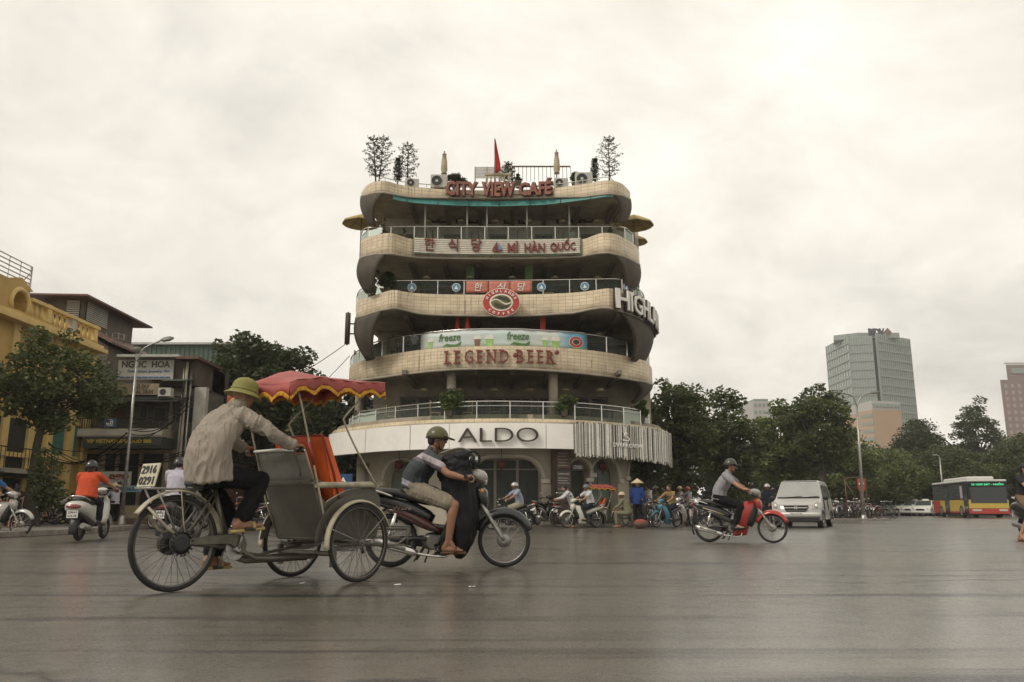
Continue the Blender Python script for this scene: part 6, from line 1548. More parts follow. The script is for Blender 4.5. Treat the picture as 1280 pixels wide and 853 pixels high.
def cloth(name,col,var=.06,crease=.6,scale=5,rough=.88):
 m=M(name,col,rough,0,var,5,spec=.25);nt=m.node_tree;N=nt.nodes;L=nt.links;b=N['Principled BSDF']
 tc=N.new('ShaderNodeTexCoord');mp=N.new('ShaderNodeMapping');mp.inputs['Rotation'].default_value=(.5,.3,.6);mp.inputs['Scale'].default_value=(2.3,2.3,.55);L.new(tc.outputs['Object'],mp.inputs[0]);last=None
 for k,(sc,di,st) in enumerate(((scale,1.6,crease),(scale*2.6,2.2,crease*.7))):
  n=N.new('ShaderNodeTexNoise');n.inputs['Scale'].default_value=sc;n.inputs['Detail'].default_value=3;n.inputs['Distortion'].default_value=di;L.new(mp.outputs[0],n.inputs[0])
  s_=N.new('ShaderNodeMath');s_.operation='SUBTRACT';s_.inputs[1].default_value=.5;L.new(n.outputs[0],s_.inputs[0]);a=N.new('ShaderNodeMath');a.operation='ABSOLUTE';L.new(s_.outputs[0],a.inputs[0])
  q=N.new('ShaderNodeMath');q.operation='POWER';q.inputs[1].default_value=.6;L.new(a.outputs[0],q.inputs[0])
  bp=N.new('ShaderNodeBump');bp.invert=True;bp.inputs['Strength'].default_value=st;bp.inputs['Distance'].default_value=.035/(k*1.5+1);L.new(q.outputs[0],bp.inputs['Height'])
  if last:L.new(last,bp.inputs['Normal'])
  last=bp.outputs[0]
 L.new(last,b.inputs['Normal']);return m
OLIVEH=M('olive_helmet_shell',(.075,.07,.022),.45,0,.1,8,coat=.15)
def cap_helmet(t,T_,mt=None):
 mt=mt or OLIVEH;h=part('helmet',mt,t,lambda m:half_shell(m,T_),solid=.012)
 rows=[[T_@Vector((.075+.115*f*math.cos(R(a))**.6,.100*math.sin(R(a))*(1-.1*f),.046-.022*f-.01*math.cos(R(a))*f)) for a in range(-70,71,14)] for f in(0,.35,.7,1)]
 part('visor',mt,h,lambda m:m.grid(rows),solid=.012);part('rim',BLACKP,h,lambda m:m.tube([T_@Vector((-.008+.120*math.cos(2*PI*k/28),.102*math.sin(2*PI*k/28),.008)) for k in range(28)],.006,5,closed=True))
 for s_ in(-1,1):part('chin_strap',BLACKP,h,lambda m:m.tube([T_@Vector((.01,s_*.098,.0)),T_@Vector((.03,s_*.078,-.06)),T_@Vector((.045,s_*.03,-.112))],.006,5))
def round_helmet(t,T_,mt=None):
 mt=mt or BLACKG;h=part('helmet',mt,t,lambda m:half_shell(m,T_,.125,.112,.125,-.045),solid=.014)
 part('stripe',WHITELET,h,lambda m:m.grid([[T_@Vector((-.008+.128*math.cos(a),y,-.010+.128*math.sin(a))) for a in[R(10+i*16) for i in range(10)]] for y in(-.014,.014)]),solid=.004)
 for s_ in(-1,1):part('chin_strap',BLACKP,h,lambda m:m.tube([T_@Vector((.01,s_*.1,-.04)),T_@Vector((.045,s_*.03,-.112))],.006,5))
def conical(t,T_,mt=None):
 part('conical_hat',mt or STRAW,t,lambda m:m.lathe([(.235,-.005),(.238,.0),(.12,.085),(.012,.165),(0.0,.168)],24,'z',T_@Matrix.Translation((-.01,0,.03))),solid=.004)
def sunhat(t,T_,mt=None):
 part('sun_hat',mt or STRAW,t,lambda m:m.lathe([(.17,-.01),(.11,.012),(.1,.03),(.09,.07),(.05,.095),(0.0,.1)],20,'z',T_@Matrix.Translation((-.01,0,.04))),solid=.004)
HATS=dict(pith=pith,cap=cap_helmet,round=round_helmet,conical=conical,sunhat=sunhat)
def shades(par,T_):
 g_=part('sunglasses',BLACKG,par,lambda m:(m.ball((.083,-.030,.006),(.010,.026,.019),10,T_),m.ball((.083,.030,.006),(.010,.026,.019),10,T_),m.cap((.093,-.008,.012),(.093,.008,.012),.003,.003,5,T_),m.cap((.078,-.055,.012),(-.005,-.080,.008),.0035,.003,5,T_),m.cap((.078,.055,.012),(-.005,.080,.008),.0035,.003,5,T_)))
 # ------ wheels
def wheel(par,c,Ro,tr,spokes=36,rimw=.012,hub=(.03,.045),single=True,tyre=RUBBER,rimm=CHROME,cross=.0,nseg=48,steer=0,name='wheel',disc=0,M0=None):
 """part 'wheel' (the tyre) > rim, hub, spoke; axis along y, centred at c"""
 w=MB();rc=Ro-tr;w.tube([(rc*math.cos(2*PI*i/nseg),0,rc*math.sin(2*PI*i/nseg)) for i in range(nseg)],tr,10,closed=True)
 o=w.build(name,tyre,par);o.location=c;o.rotation_euler=(0,0,R(steer))
 rr=rc-tr*.75
 rm=MB();prof=[(rr-.010,-rimw),(rr+.006,-rimw*1.15),(rr+.006,rimw*1.15),(rr-.010,rimw),(rr-.004,0)]
 n=nseg;vs=[];k=len(prof)
 for(r_,y) in prof:
  for i in range(n):a=2*PI*i/n;vs.append((r_*math.cos(a),y,r_*math.sin(a)))
 rm.add(vs,[(p*n+i,p*n+(i+1)%n,((p+1)%k)*n+(i+1)%n,((p+1)%k)*n+i) for p in range(k) for i in range(n)],True);rm.build('rim',rimm,o)
 part('hub',rimm if not disc else STEEL,o,lambda m:(m.lathe([(hub[0],-hub[1]),(hub[0]*1.5,-hub[1]),(hub[0]*1.5,-hub[1]+.01),(hub[0]*.8,-hub[1]+.015),(hub[0]*.8,hub[1]-.015),(hub[0]*1.5,hub[1]-.01),(hub[0]*1.5,hub[1]),(hub[0],hub[1])],16,'y'),m.lathe([(.008,-hub[1]-.03),(.008,hub[1]+.03)],8,'y')))
 if disc:part('brake_drum',STEEL,o,lambda m:m.lathe([(disc*.5,-hub[1]*.7),(disc,-hub[1]*.6),(disc,hub[1]*.5),(disc*.5,hub[1]*.6)],24,'y'))
 hr=max(hub[0]*1.35,disc*.95 if disc else 0)
 def spoke_geo(m,i):
  a=2*PI*i/spokes;s_=1 if i%2 else-1;d=.42*(1 if(i//2)%2 else-1)*(0 if cross==0 else 1)
  a0=a+d;m.tube([(hr*math.cos(a0),s_*hub[1]*.85,hr*math.sin(a0)),((rr-.002)*math.cos(a),s_*.003,(rr-.002)*math.sin(a))],.0021 if single else .003,4,caps=False)
 if single:
  protos=[]
  for i in range(4):mm_=MB();spoke_geo(mm_,i);sp=mm_.build('spoke',rimm,o);protos.append(sp.data)
  for i in range(4,spokes):
   s2=bpy.data.objects.new('spoke',protos[i%4]);COL.objects.link(s2);s2.parent=o;s2.rotation_euler=(0,-2*PI*(i-i%4)/spokes,0)
 else:
  mm_=MB();[spoke_geo(mm_,i) for i in range(spokes)];mm_.build('spoke',rimm,o,kind='stuff')
 return o
def arc_band(m,c,r_,a0,a1,hw,y=0,th=.003,n=26,crown=.012,skirt=.0):
 """curved mudguard strip round an axle at c=(x,z) from angle a0 to a1 (degrees, 0 = forward, 90 = up)"""
 rows=[]
 for i in range(n+1):
  a=R(a0+(a1-a0)*i/n);row=[]
  for u in(-1,-.7,-.3,0,.3,.7,1):
   rr=r_+crown*(1-u*u)-(skirt if abs(u)==1 else 0);row.append((c[0]+rr*math.cos(a),y+hw*u,c[1]+rr*math.sin(a)))
  rows.append(row)
 m.grid(rows)
 # ------ the cyclo
DSTEEL=M('dull_dark_steel',(.16,.15,.13),.5,.7,.25,14,.1,dirt=.5)
OLDW=M('worn_cream_enamel',(.42,.38,.28),.5,.1,.2,9,.1,dirt=.75,dirtcol=(.10,.07,.045));FRAMEP=M('olive_grey_frame_paint',(.13,.12,.095),.45,.5,.25,12,.1,dirt=.6)
TINP=M('painted_grey_sheet',(.105,.098,.078),.5,.3,.2,2.5,.15,dirt=.55,dirtcol=(.04,.035,.028));TINL=M('pale_grey_sheet',(.20,.19,.165),.5,.3,.2,3,.15,dirt=.6,dirtcol=(.07,.06,.045))
REDCV=M('faded_red_canopy',(.30,.058,.046),.55,0,.22,3,.15,dirt=.25,dirtcol=(.42,.17,.15));YFR=M('yellow_fringe',(.55,.28,.03),.8,0,.25,30,.3);ORN=M('orange_seat_cloth',(.62,.105,.02),.6,0,.2,4,.2);REDV=M('dark_red_upholstery',(.22,.03,.02),.5,0,.2,5)
o0=PZ(213,740.5);CYD=51.5
cy=thing('cyclo','three wheeled cyclo rickshaw with faded red yellow-fringed canopy in the left foreground','cyclo',tuple(o0),CYD)
wheel(cy,(0,0,.355),.355,.021,36,hub=(.022,.05),cross=1,rimm=DSTEEL,disc=0)
for y in(-.45,.45):wheel(cy,(1.41,y,.325),.325,.019,36,hub=(.020,.045),cross=1,rimm=DSTEEL)
part('brake_hub',BLACKP,cy,lambda m:(m.lathe([(.04,.03),(.088,.045),(.092,.06),(.088,.10),(.05,.11)],22,'y',Matrix.Translation((0,0,.355))),m.lathe([(.05,-.11),(.082,-.10),(.075,-.055),(.04,-.045)],20,'y',Matrix.Translation((0,0,.355)))))
part('sprocket_teeth',BLACKP,cy,lambda m:[m.box((-.006,-.112,.078),(.006,-.100,.098),Matrix.Translation((0,0,.355))@Matrix.Rotation(2*PI*i/18,4,'Y')) for i in range(18)],kind='stuff')
part('rear_mudguard',OLDW,cy,lambda m:arc_band(m,(0,.355),.378,8,146,.038),solid=.003)
part('mudguard_stay',OLDW,cy,lambda m:(m.tube([(-.25,-.04,.615),(-.10,-.075,.46),(.05,-.07,.37)],.011,7),m.tube([(-.25,.04,.615),(-.10,.075,.46),(.05,.07,.37)],.011,7),m.tube([(-.0,-.04,.735),(.02,-.07,.5),(.05,-.07,.37)],.005,6)))
fr_=part('frame',FRAMEP,cy,lambda m:[m.tube(p,r_,9) for p,r_ in(
([(0,-.075,.355),(.14,-.06,.53),(.29,-.03,.745)],.010),([(0,.075,.355),(.14,.06,.53),(.29,.03,.745)],.010),([(.10,-.065,.36),(.20,-.05,.5),(.31,-.03,.72)],.008),
([(.295,-.018,.76),(.44,-.018,.27)],.017),([(.315,.02,.76),(.50,.02,.27)],.015),([(0,-.08,.355),(.25,-.08,.33),(.46,-.05,.30)],.012),([(0,.08,.355),(.46,.05,.30)],.012),
([(.50,-.06,.33),(.56,-.08,.26),(.64,-.10,.218),(.80,-.12,.212),(1.22,-.14,.212)],.020),([(.50,.06,.33),(.56,.08,.26),(.64,.10,.218),(.80,.12,.212),(1.22,.14,.212)],.020),([(.46,0,.245),(.62,0,.19),(1.22,0,.19)],.018),
([(1.22,-.36,.235),(1.22,.36,.235)],.022),([(1.41,-.44,.325),(1.41,.44,.325)],.014),([(1.22,-.33,.235),(1.30,-.33,.30),(1.62,-.33,.31),(1.85,-.30,.28)],.014),([(1.22,.33,.235),(1.30,.33,.30),(1.62,.33,.31),(1.85,.30,.28)],.014),
([(.46,-.0,.28),(.74,0,.24),(1.15,0,.30)],.012))])
for y in(-.36,.36):part('frame_bracket',FRAMEP,cy,lambda m:m.box((1.19,y-.015,.13),(1.24,y+.015,.30)))
part('leaf_spring',STEEL,cy,lambda m:[m.tube(spline([(1.15,y,.33),(1.28,y,.27+k*.012),(1.41,y,.258+k*.012),(1.54,y,.27+k*.012),(1.68,y,.33)],5),.009,5) for y in(-.30,.30) for k in(0,1,2)])
part('chain_case',OLDW if False else FRAMEP,cy,lambda m:m.prism([(.02,.335),(.02,.385),(.30,.405),(.44,.415),(.53,.395),(.56,.33),(.55,.27),(.50,.25),(.47,.30),(.40,.335)],-.105,-.075),bevel=.006)
part('chainring',STEEL,cy,lambda m:(m.lathe([(.085,-.072),(.085,-.066)],30,'y',Matrix.Translation((.475,0,.295))),m.lathe([(.02,-.12),(.02,.1)],10,'y',Matrix.Translation((.475,0,.295)))))
part('crank',STEEL,cy,lambda m:(m.tube([(.475,-.115,.295),(.51,-.12,.445)],[.013,.010],7),m.tube([(.475,.1,.295),(.455,.105,.15)],[.013,.010],7)))
for px,pz,y in((.51,.448,-.17),(.455,.148,.155)):part('pedal',BLACKP,cy,lambda m:(m.box((px-.045,y-.045,pz-.012),(px+.045,y+.045,pz+.012)),m.tube([(px,y-.05,pz),(px,y+.07*(1 if y<0 else-1),pz)],.006,5)),bevel=.004)
part('saddle',BLACKP,cy,lambda m:sweep(m,[(.08,0,.79),(.14,0,.80),(.22,0,.795),(.32,0,.79),(.37,0,.785)],[.02,.035,.03,.022,.012],[.07,.105,.09,.04,.02],14),smooth=True)
part('seat_post',CHROME,cy,lambda m:m.tube([(.295,0,.74),(.26,0,.79)],.014,8))
rk=part('rear_rack',STEEL,cy,lambda m:[m.tube(p,.007,6) for p in([(-.28,-.11,.752),(.16,-.06,.752)],[(-.28,.11,.752),(.16,.06,.752)],[(-.28,-.12,.752),(-.28,.12,.752)],[(-.1,-.09,.752),(-.1,.09,.752)],[(-.22,-.09,.75),(0,-.075,.36)],[(-.22,.09,.75),(0,.075,.36)])])
plate=part('number_plate',M('cream_number_plate',(.50,.47,.34),.5,0,.08,9,dirt=.2),cy,lambda m:m.box((-.006,-.125,0),(.006,.125,.175),Matrix.Translation((-.262,0,.762))@Matrix.Rotation(R(12),4,'Y')),bevel=.003)
for s_,zz_ in(('2916',.128),('0291',.046)):
 o=text(s_,BLACKP,plate,(-.262-.011+zz_*math.sin(R(12)),0,.762+zz_),1,name='digits',deg=-90,pitch=-R(12),fit=(.21,.062),depth=.003,bold=.015)
def quadp(m,A,B,C,D):m.add([A,B,C,D],[(0,1,2,3)])
hw=.335
part('rear_panel',TINP,cy,lambda m:m.grid([[(1.005+.16*f,y,.815-.455*f) for y in(-hw,-.1,.1,hw)] for f in(0,.5,1)],smooth=False),solid=.014)
part('panel_edge',OLDW,cy,lambda m:(m.tube([(1.0,-hw,.818),(1.0,hw,.818)],.009,6),))
part('panel_edge',FRAMEP,cy,lambda m:(m.tube([(1.0,-hw,.818),(1.165,-hw,.36)],.011,6),m.tube([(1.0,hw,.818),(1.165,hw,.36)],.011,6),m.tube([(1.165,-hw,.36),(1.165,hw,.36)],.011,6)))
part('backrest_panel',TINL,cy,lambda m:m.grid([[(.895+.11*f,y,1.085-.262*f) for y in(-hw+.01,-.1,.1,hw-.01)] for f in(0,.5,1)],smooth=False),solid=.012)
part('backrest_frame',OLDW,cy,lambda m:m.tube([(1.0,-hw,.83),(.89,-hw,1.09),(.89,hw,1.09),(1.0,hw,.83)],.010,7))
part('pressed_edge',TINP,cy,lambda m:m.tube(spline([(.975,-.18,.87),(.955,-.2,.93),(.925,-.19,1.0),(.905,-.18,1.06)],4),.005,5))
part('luggage_ledge',TINP,cy,lambda m:m.box((.955,-hw+.01,.82),(1.08,hw-.01,.84)))
part('handlebar',WHITEP,cy,lambda m:m.tube([(.83,.40,1.085),(.835,.33,1.088),(.84,.0,1.092),(.835,-.33,1.075),(.83,-.41,1.07)],.012,8))
for y in(-.35,.35):part('grip',BLACKP,cy,lambda m:m.tube([(.832,y-.06,1.073 if y<0 else 1.087),(.832,y+.05,1.074 if y<0 else 1.087)],.017,8))
part('handlebar_bracket',STEEL,cy,lambda m:[m.tube([(.84,y,1.09),(.89,y,1.085)],.008,6) for y in(-.2,.2)])
side=[(1.165,.36),(1.02,.76),(1.12,.66),(1.22,.705),(1.34,.755),(1.5,.785),(1.66,.79),(1.73,.70),(1.74,.5),(1.70,.36)]
for y in(-.34,.34):part('side_panel',TINP,cy,lambda m:m.prism(side,y-.006,y+.006))
for y in(-.36,.36):
 part('armrest',OLDW,cy,lambda m:m.tube([(1.00,y,.79),(1.06,y,.80),(1.35,y,.805),(1.60,y,.815),(1.68,y,.79)],[.018,.026,.027,.027,.018],10));part('panel_edge',OLDW,cy,lambda m:m.tube(spline([(1.12,y*.975,.66),(1.22,y*.975,.71),(1.34,y*.975,.76),(1.5,y*.975,.785)],5),.006,6))
part('floor',TINP,cy,lambda m:m.box((1.165,-hw,.345),(2.0,hw,.36)))
part('footrest',FRAMEP,cy,lambda m:(m.box((1.85,-.3,.27),(2.12,.3,.285)),m.tube([(2.12,-.3,.28),(2.15,-.28,.42),(2.15,.28,.42),(2.12,.3,.28)],.012,6)))
part('seat',REDV,cy,lambda m:m.box((1.12,-.30,.50),(1.56,.30,.62)),bevel=.03,seg=2);part('seat_box',TINP,cy,lambda m:m.box((1.17,-.31,.36),(1.54,.31,.50)))
part('seat_back',ORN,cy,lambda m:m.grid([[(1.085+.17*f-.02*math.cos(y*5),y,1.215-.60*f) for y in(-.31,-.2,-.1,0,.1,.2,.31)] for f in(0,.15,.4,.7,1)]),solid=.04,bevel=.01)
part('seat_wing',ORN,cy,lambda m:[m.prism([(1.07,1.205),(1.13,1.20),(1.34,.74),(1.40,.62),(1.24,.62)],y-.012,y+.012) for y in(-.325,)]);part('seat_wing',ORN,cy,lambda m:m.prism([(1.07,1.205),(1.13,1.20),(1.34,.74),(1.40,.62),(1.24,.62)],.313,.337))
part('seat_piping',REDV,cy,lambda m:(m.tube([(1.07,-.34,1.205),(1.20,-.345,.90),(1.27,-.345,.66)],.010,6),m.tube([(1.07,-.33,1.215),(1.07,.33,1.225)],.012,6)))
for y in(-.45,.45):
 part('front_mudguard',OLDW,cy,lambda m:arc_band(m,(1.41,.325),.345,20,188,.030,y,skirt=.008),solid=.003,label='cream edged front mudguard')
 part('mudguard_shield',TINP,cy,lambda m:m.prism([(1.41+.34*math.cos(R(a)),.325+.34*math.sin(R(a))) for a in range(30,186,12)]+[(1.41+.405*math.cos(R(a)),.325+.40*math.sin(R(a))) for a in range(178,40,-12)],y*.84-.004,y*.84+.004))
 part('mudguard_stay',STEEL,cy,lambda m:(m.tube([(1.41,y*1.08,.325),(1.41+.35*math.cos(R(160)),y*1.07,.325+.35*math.sin(R(160)))],.004,5),m.tube([(1.41,y*1.08,.325),(1.41+.35*math.cos(R(40)),y*1.07,.325+.35*math.sin(R(40)))],.004,5)))
for y in(-.38,.38):
 part('canopy_rod',OLDW,cy,lambda m:m.tube([(.76,y,1.56),(.80,y,1.45),(1.05,y,.66),(1.16,y*.9,.38)],.0085,7));part('canopy_rod',OLDW,cy,lambda m:m.tube(spline([(1.50,y,1.63),(1.41,y,1.535),(1.262,y,1.385),(1.262,y,1.33),(1.40,y,1.12),(1.655,y,.80)],5),.0085,7))
part('lashing',REDV,cy,lambda m:m.tube([(.89,-.385,1.14),(.955,-.385,.96)],.013,7))
xs_=[.635,.70,.82,.95,1.08,1.22,1.36,1.50,1.60,1.66];zc_=[1.625,1.69,1.745,1.785,1.775,1.775,1.775,1.785,1.785,1.775];ze_=[1.60,1.635,1.655,1.685,1.68,1.685,1.69,1.705,1.715,1.715]
XC=[.635+1.025*i/30 for i in range(31)];YC=[-.44+.88*i/22 for i in range(23)]
def cz(x,y):
 c,e=interp(x,xs_,zc_),interp(x,xs_,ze_);f=abs(y)/.44;return e+(c-e)*(1-f**1.5)-.012*math.sin(PI*f)+.006*noise.noise(Vector((x*9,y*9,1)))
top=part('canopy',REDCV,cy,lambda m:m.grid([[(x,y,cz(x,y)) for y in YC] for x in XC],flip=True),solid=.004)
def scal(s_):return .115-.05*abs(math.sin(PI*s_))
for y,sg in((-.44,-1),(.44,1)):
 XS=[.635+1.025*i/60 for i in range(61)]
 bot=[cz(x,y)-scal((x-.635)/.24) for x in XS]
 part('valance',REDCV,cy,lambda m:m.grid([[(x,y+sg*(.006*f+.006*math.sin(x*40)),cz(x,y)*(1-f)+b_*f) for x,b_ in zip(XS,bot)] for f in(0,.33,.66,1)]),solid=.003)
 q=random.Random(4);fm=MB()
 for i in range(240):
  s_=i/239*60;k=min(59,int(s_));x=XS[k]+(XS[k+1]-XS[k])*(s_-k);b_=bot[k]+(bot[k+1]-bot[k])*(s_-k);L_=.022+q.random()*.01
  fm.add([(x-.0035,y+sg*.008,b_+.006),(x+.0035,y+sg*.008,b_+.006),(x+.003+q.uniform(-.004,.004),y+sg*(.008+q.uniform(0,.01)),b_-L_),(x-.003,y+sg*.012,b_-L_)],[(0,1,2,3)])
 fm.build('fringe',YFR,cy,solid=.002,kind='stuff')
YS_=[-.44+.88*i/60 for i in range(61)];botr=[cz(.635,y)-scal((y+.44)/.22) for y in YS_]
for x,sg in((.635,-1),(1.66,1)):
 bo=[cz(x,y)-scal((y+.44)/.22) for y in YS_]
 part('valance',REDCV,cy,lambda m:m.grid([[(x+sg*(.006*f),y,cz(x,y)*(1-f)+b_*f) for y,b_ in zip(YS_,bo)] for f in(0,.5,1)]),solid=.003);q=random.Random(6);fm=MB()
 for i in range(220):
  s_=i/219*60;k=min(59,int(s_));y=YS_[k]+(YS_[k+1]-YS_[k])*(s_-k);b_=bo[k]+(bo[k+1]-bo[k])*(s_-k);L_=.022+q.random()*.01
  fm.add([(x+sg*.008,y-.0035,b_+.006),(x+sg*.008,y+.0035,b_+.006),(x+sg*.012,y+.003,b_-L_),(x+sg*(.008+q.uniform(0,.01)),y-.003,b_-L_)],[(0,1,2,3)])
 fm.build('fringe',YFR,cy,solid=.002,kind='stuff')
part('canopy_piping',YFR if False else M('pale_piping',(.45,.2,.18),.6),cy,lambda m:[m.tube([(x,y,cz(x,y)+.004) for x in XC],.005,5) for y in(-.44,.44)])
# ------ driver
SHIRTG=cloth('crumpled_beige_cotton',(.29,.25,.205),.07,.7,3.2);BLKT=cloth('black_trousers',(.009,.009,.010),.2,.5);SANDL=M('tan_sandal',(.36,.27,.11),.6,0,.1,10)
drv=person('cyclo driver seen from behind in olive sun helmet, crumpled beige shirt and black trousers',tuple(o0),CYD,dict(
hip=(.225,0,.885),chest=(.335,0,1.255),neck=(.455,0,1.435),head=(.505,.0,1.53),bend=(-.045,0,.02),hem=(.245,0,.815),
shL=(.41,.185,1.335),shR=(.40,-.185,1.325),elL=(.56,.33,1.20),elR=(.575,-.325,1.195),wrL=(.755,.345,1.125),wrR=(.755,-.345,1.115),gripL=(.832,.35,1.087),gripR=(.832,-.35,1.073),
knR=(.635,-.115,.825),anR=(.455,-.165,.525),toR=(.615,-.175,.478),knL=(.50,.125,.575),anL=(.405,.15,.245),toL=(.555,.155,.172)),
dict(shirt=SHIRTG,sleeve='long',trousers=BLKT,legs='long',shoes=(SANDL,'sandal'),folds=.016,depth=[.155,.15,.14,.135,.075],width=[.215,.205,.20,.20,.11]),SKIND,.0075,'pith',headyaw=-12,headpitch=12,group=None)
# ------ motorbikes (x forward, origin on the ground under the rear axle)
def moto(name,label,loc,deg,body,accent=None,seat=None,fine=0,group=None,front=None,fender=None,cowl=None,screen=False,rack=True,scale=1.0,steer=0,wheelm=CHROME,engine=True,exh=CHROME,cat='motorbike',basket=False,plate=None):
 t=thing(name,label,cat,loc,deg,group,scale);accent=accent or body;seat=seat or SEATL;front=front or body;fender=fender or front;cowl=cowl or front
 seg=40 if fine else 22;sp=36 if fine else 18
 if fine:
  wheel(t,(0,0,.28),.28,.030,sp,cross=1,rimm=wheelm,disc=.065,nseg=seg);wheel(t,(1.20,0,.28),.28,.026,sp,cross=1,rimm=wheelm,disc=.075,nseg=seg,steer=steer)
 else:
  wheel(t,(0,0,.28),.28,.032,sp,single=False,rimm=wheelm,disc=.07,nseg=seg);wheel(t,(1.20,0,.28),.28,.028,sp,single=False,rimm=wheelm,disc=.07,nseg=seg,steer=steer)
 part('seat',seat,t,lambda m:sweep(m,spline([(-.17,0,.765),(-.10,0,.785),(.08,0,.765),(.25,0,.715),(.40,0,.685),(.50,0,.69)],3),[.02]+[.045]*13+[.03,.02],[.06]+[.115]*6+[.12]*3+[.105,.095,.085,.07,.055,.035],14,.8),smooth=True)
 part('tail_cowl',body,t,lambda m:sweep(m,spline([(-.30,0,.76),(-.20,0,.715),(.0,0,.66),(.25,0,.59),(.45,0,.50)],3),[.012,.03,.045,.055,.06,.065,.07,.07,.075,.075,.07,.06,.04],[.03,.06,.085,.10,.105,.11,.115,.12,.12,.115,.105,.09,.06],14,.75))
 part('side_cover',accent,t,lambda m:sweep(m,spline([(-.05,0,.60),(.15,0,.545),(.38,0,.44),(.55,0,.36)],3),[.015,.035,.045,.055,.06,.06,.055,.045,.03,.015],[.085,.10,.115,.12,.125,.125,.12,.11,.095,.07],12,.7))
 part('tail_light',REDP,t,lambda m:m.ball((-.30,0,.735),(.035,.075,.035),10));part('rear_mudguard',BLACKP,t,lambda m:arc_band(m,(0,.28),.325,60,205,.055,0,skirt=.01,n=14),solid=.004)
 pl=part('number_plate',WHITEP,t,lambda m:m.box((-.345,-.095,.50),(-.335,.095,.64)))
 if plate:
  for s_,z_ in((plate[0],.605),(plate[1],.54)):text(s_,BLACKP,pl,(-.348,0,z_),1,name='digits',deg=-90,fit=(.15,.045),depth=.003,bold=.01)
 part('frame',BLACKP,t,lambda m:(m.tube([(0,-.10,.28),(.30,-.10,.30),(.50,-.08,.28)],.022,7),m.tube([(0,.10,.28),(.30,.10,.30),(.50,.08,.28)],.022,7),m.tube([(.45,0,.42),(.62,0,.40),(.80,0,.55),(.92,0,.72)],.035,8)))
 part('shock_absorber',CHROME,t,lambda m:(m.tube([(-.02,-.115,.30),(.06,-.115,.56)],[.02,.026],8),m.tube([(-.02,.115,.30),(.06,.115,.56)],[.02,.026],8)))
 if engine:part('engine',DSTEEL,t,lambda m:(m.cap((.42,0,.27),(.62,0,.27),.095,.085,12),m.lathe([(.07,-.125),(.075,-.11),(.075,.11),(.07,.125)],16,'y',Matrix.Translation((.46,0,.265))),[m.lathe([(.055,.60+k*.016),(.055,.607+k*.016),(.042,.608+k*.016),(.042,.614+k*.016)],10,'x',Matrix.Translation((0,0,.285))) for k in range(8)]))
 part('exhaust',exh,t,lambda m:(m.tube(spline([(.64,-.06,.21),(.60,-.12,.125),(.42,-.15,.13),(.24,-.155,.165),(.16,-.16,.20)],4),.016,8),m.tube([(.30,-.158,.15),(.24,-.16,.17),(-.16,-.165,.285),(-.235,-.165,.305)],[.022,.042,.050,.036],12)))
 part('heat_shield',CHROME if exh is not CHROME else STEEL,t,lambda m:sweep(m,[(.18,-.205,.195),(.02,-.212,.24),(-.14,-.212,.285)],[.016,.026,.02],[.006,.008,.006],8))
 part('foot_pegs',BLACKP,t,lambda m:(m.tube([(.50,-.25,.235),(.50,.25,.235)],.014,7),m.tube([(.50,-.25,.235),(.50,-.17,.235)],.022,7),m.tube([(.50,.25,.235),(.50,.17,.235)],.022,7),m.tube([(.40,.14,.20),(.34,.20,.04)],.01,6)))
 def shield(m):
  rows=[]
  for f,x,z,w_ in((0,.955,.80,.075),(.2,.93,.70,.15),(.4,.885,.58,.19),(.6,.83,.45,.20),(.8,.775,.31,.18),(1,.73,.19,.13),(1.1,.71,.15,.08)):
   rows.append([Vector((x-.25*(abs(u)**2.0),w_*u,z-.02*abs(u))) for u in[-1,-.85,-.6,-.3,0,.3,.6,.85,1]])
  m.grid(rows)
 part('leg_shield',front,t,shield,solid=.014);part('inner_shield',BLACKP,t,lambda m:sweep(m,[(.90,0,.76),(.86,0,.62),(.79,0,.46),(.73,0,.34)],[.05,.09,.12,.11],[.05,.09,.11,.09],12,.8))
 part('head_fairing',front,t,lambda m:sweep(m,[(.99,0,.60),(.975,0,.68),(.955,0,.77),(.925,0,.84)],[.03,.065,.075,.04],[.05,.095,.115,.08],14,.8))
 part('fork',STEEL,t,lambda m:[m.tube([(.955,y*.9,.66),(1.02,y,.56),(1.16,y,.335),(1.20,y,.28)],[.02,.024,.022,.016],8) for y in(-.075,.075)])
 def fend(m):
  rows=[]
  for i in range(15):
   a=R(20+140*i/14);k=math.sin(PI*i/14)**.4;hw=.035+.032*k;rr=.322
   rows.append([(1.20+(rr-.055*abs(u)**3)*math.cos(a),hw*u,.28+(rr+.02*(1-u*u)-.055*abs(u)**3)*math.sin(a)) for u in(-1,-.8,-.4,0,.4,.8,1)])
  m.grid(rows)
 part('front_mudguard',fender,t,fend,solid=.006)
 part('handlebar_cowl',cowl,t,lambda m:sweep(m,spline([(.80,0,.955),(.88,0,.97),(.955,0,.945),(1.0,0,.90)],3),[.015,.035,.05,.058,.065,.068,.068,.06,.045,.03],[.06,.10,.115,.12,.12,.115,.11,.10,.085,.06],14,.85),smooth=True)
 part('headlight',M('headlight_glass',(.5,.49,.44),.12,.4,.05,5),t,lambda m:m.ball((.995,0,.905),(.028,.07,.05),14))
 hb=part('handlebar',BLACKP,t,lambda m:(m.tube(spline([(.80,-.36,.93),(.845,-.24,.955),(.88,-.1,.945),(.88,.1,.945),(.845,.24,.955),(.80,.36,.93)],4),.013,8),m.tube([(.80,-.36,.93),(.832,-.26,.95)],.019,8),m.tube([(.80,.36,.93),(.832,.26,.95)],.019,8)))
 for y in(-1,1):part('brake_lever',CHROME,hb,lambda m:m.tube([(.87,y*.2,.955),(.875,y*.26,.94),(.85,y*.35,.92)],.006,5))
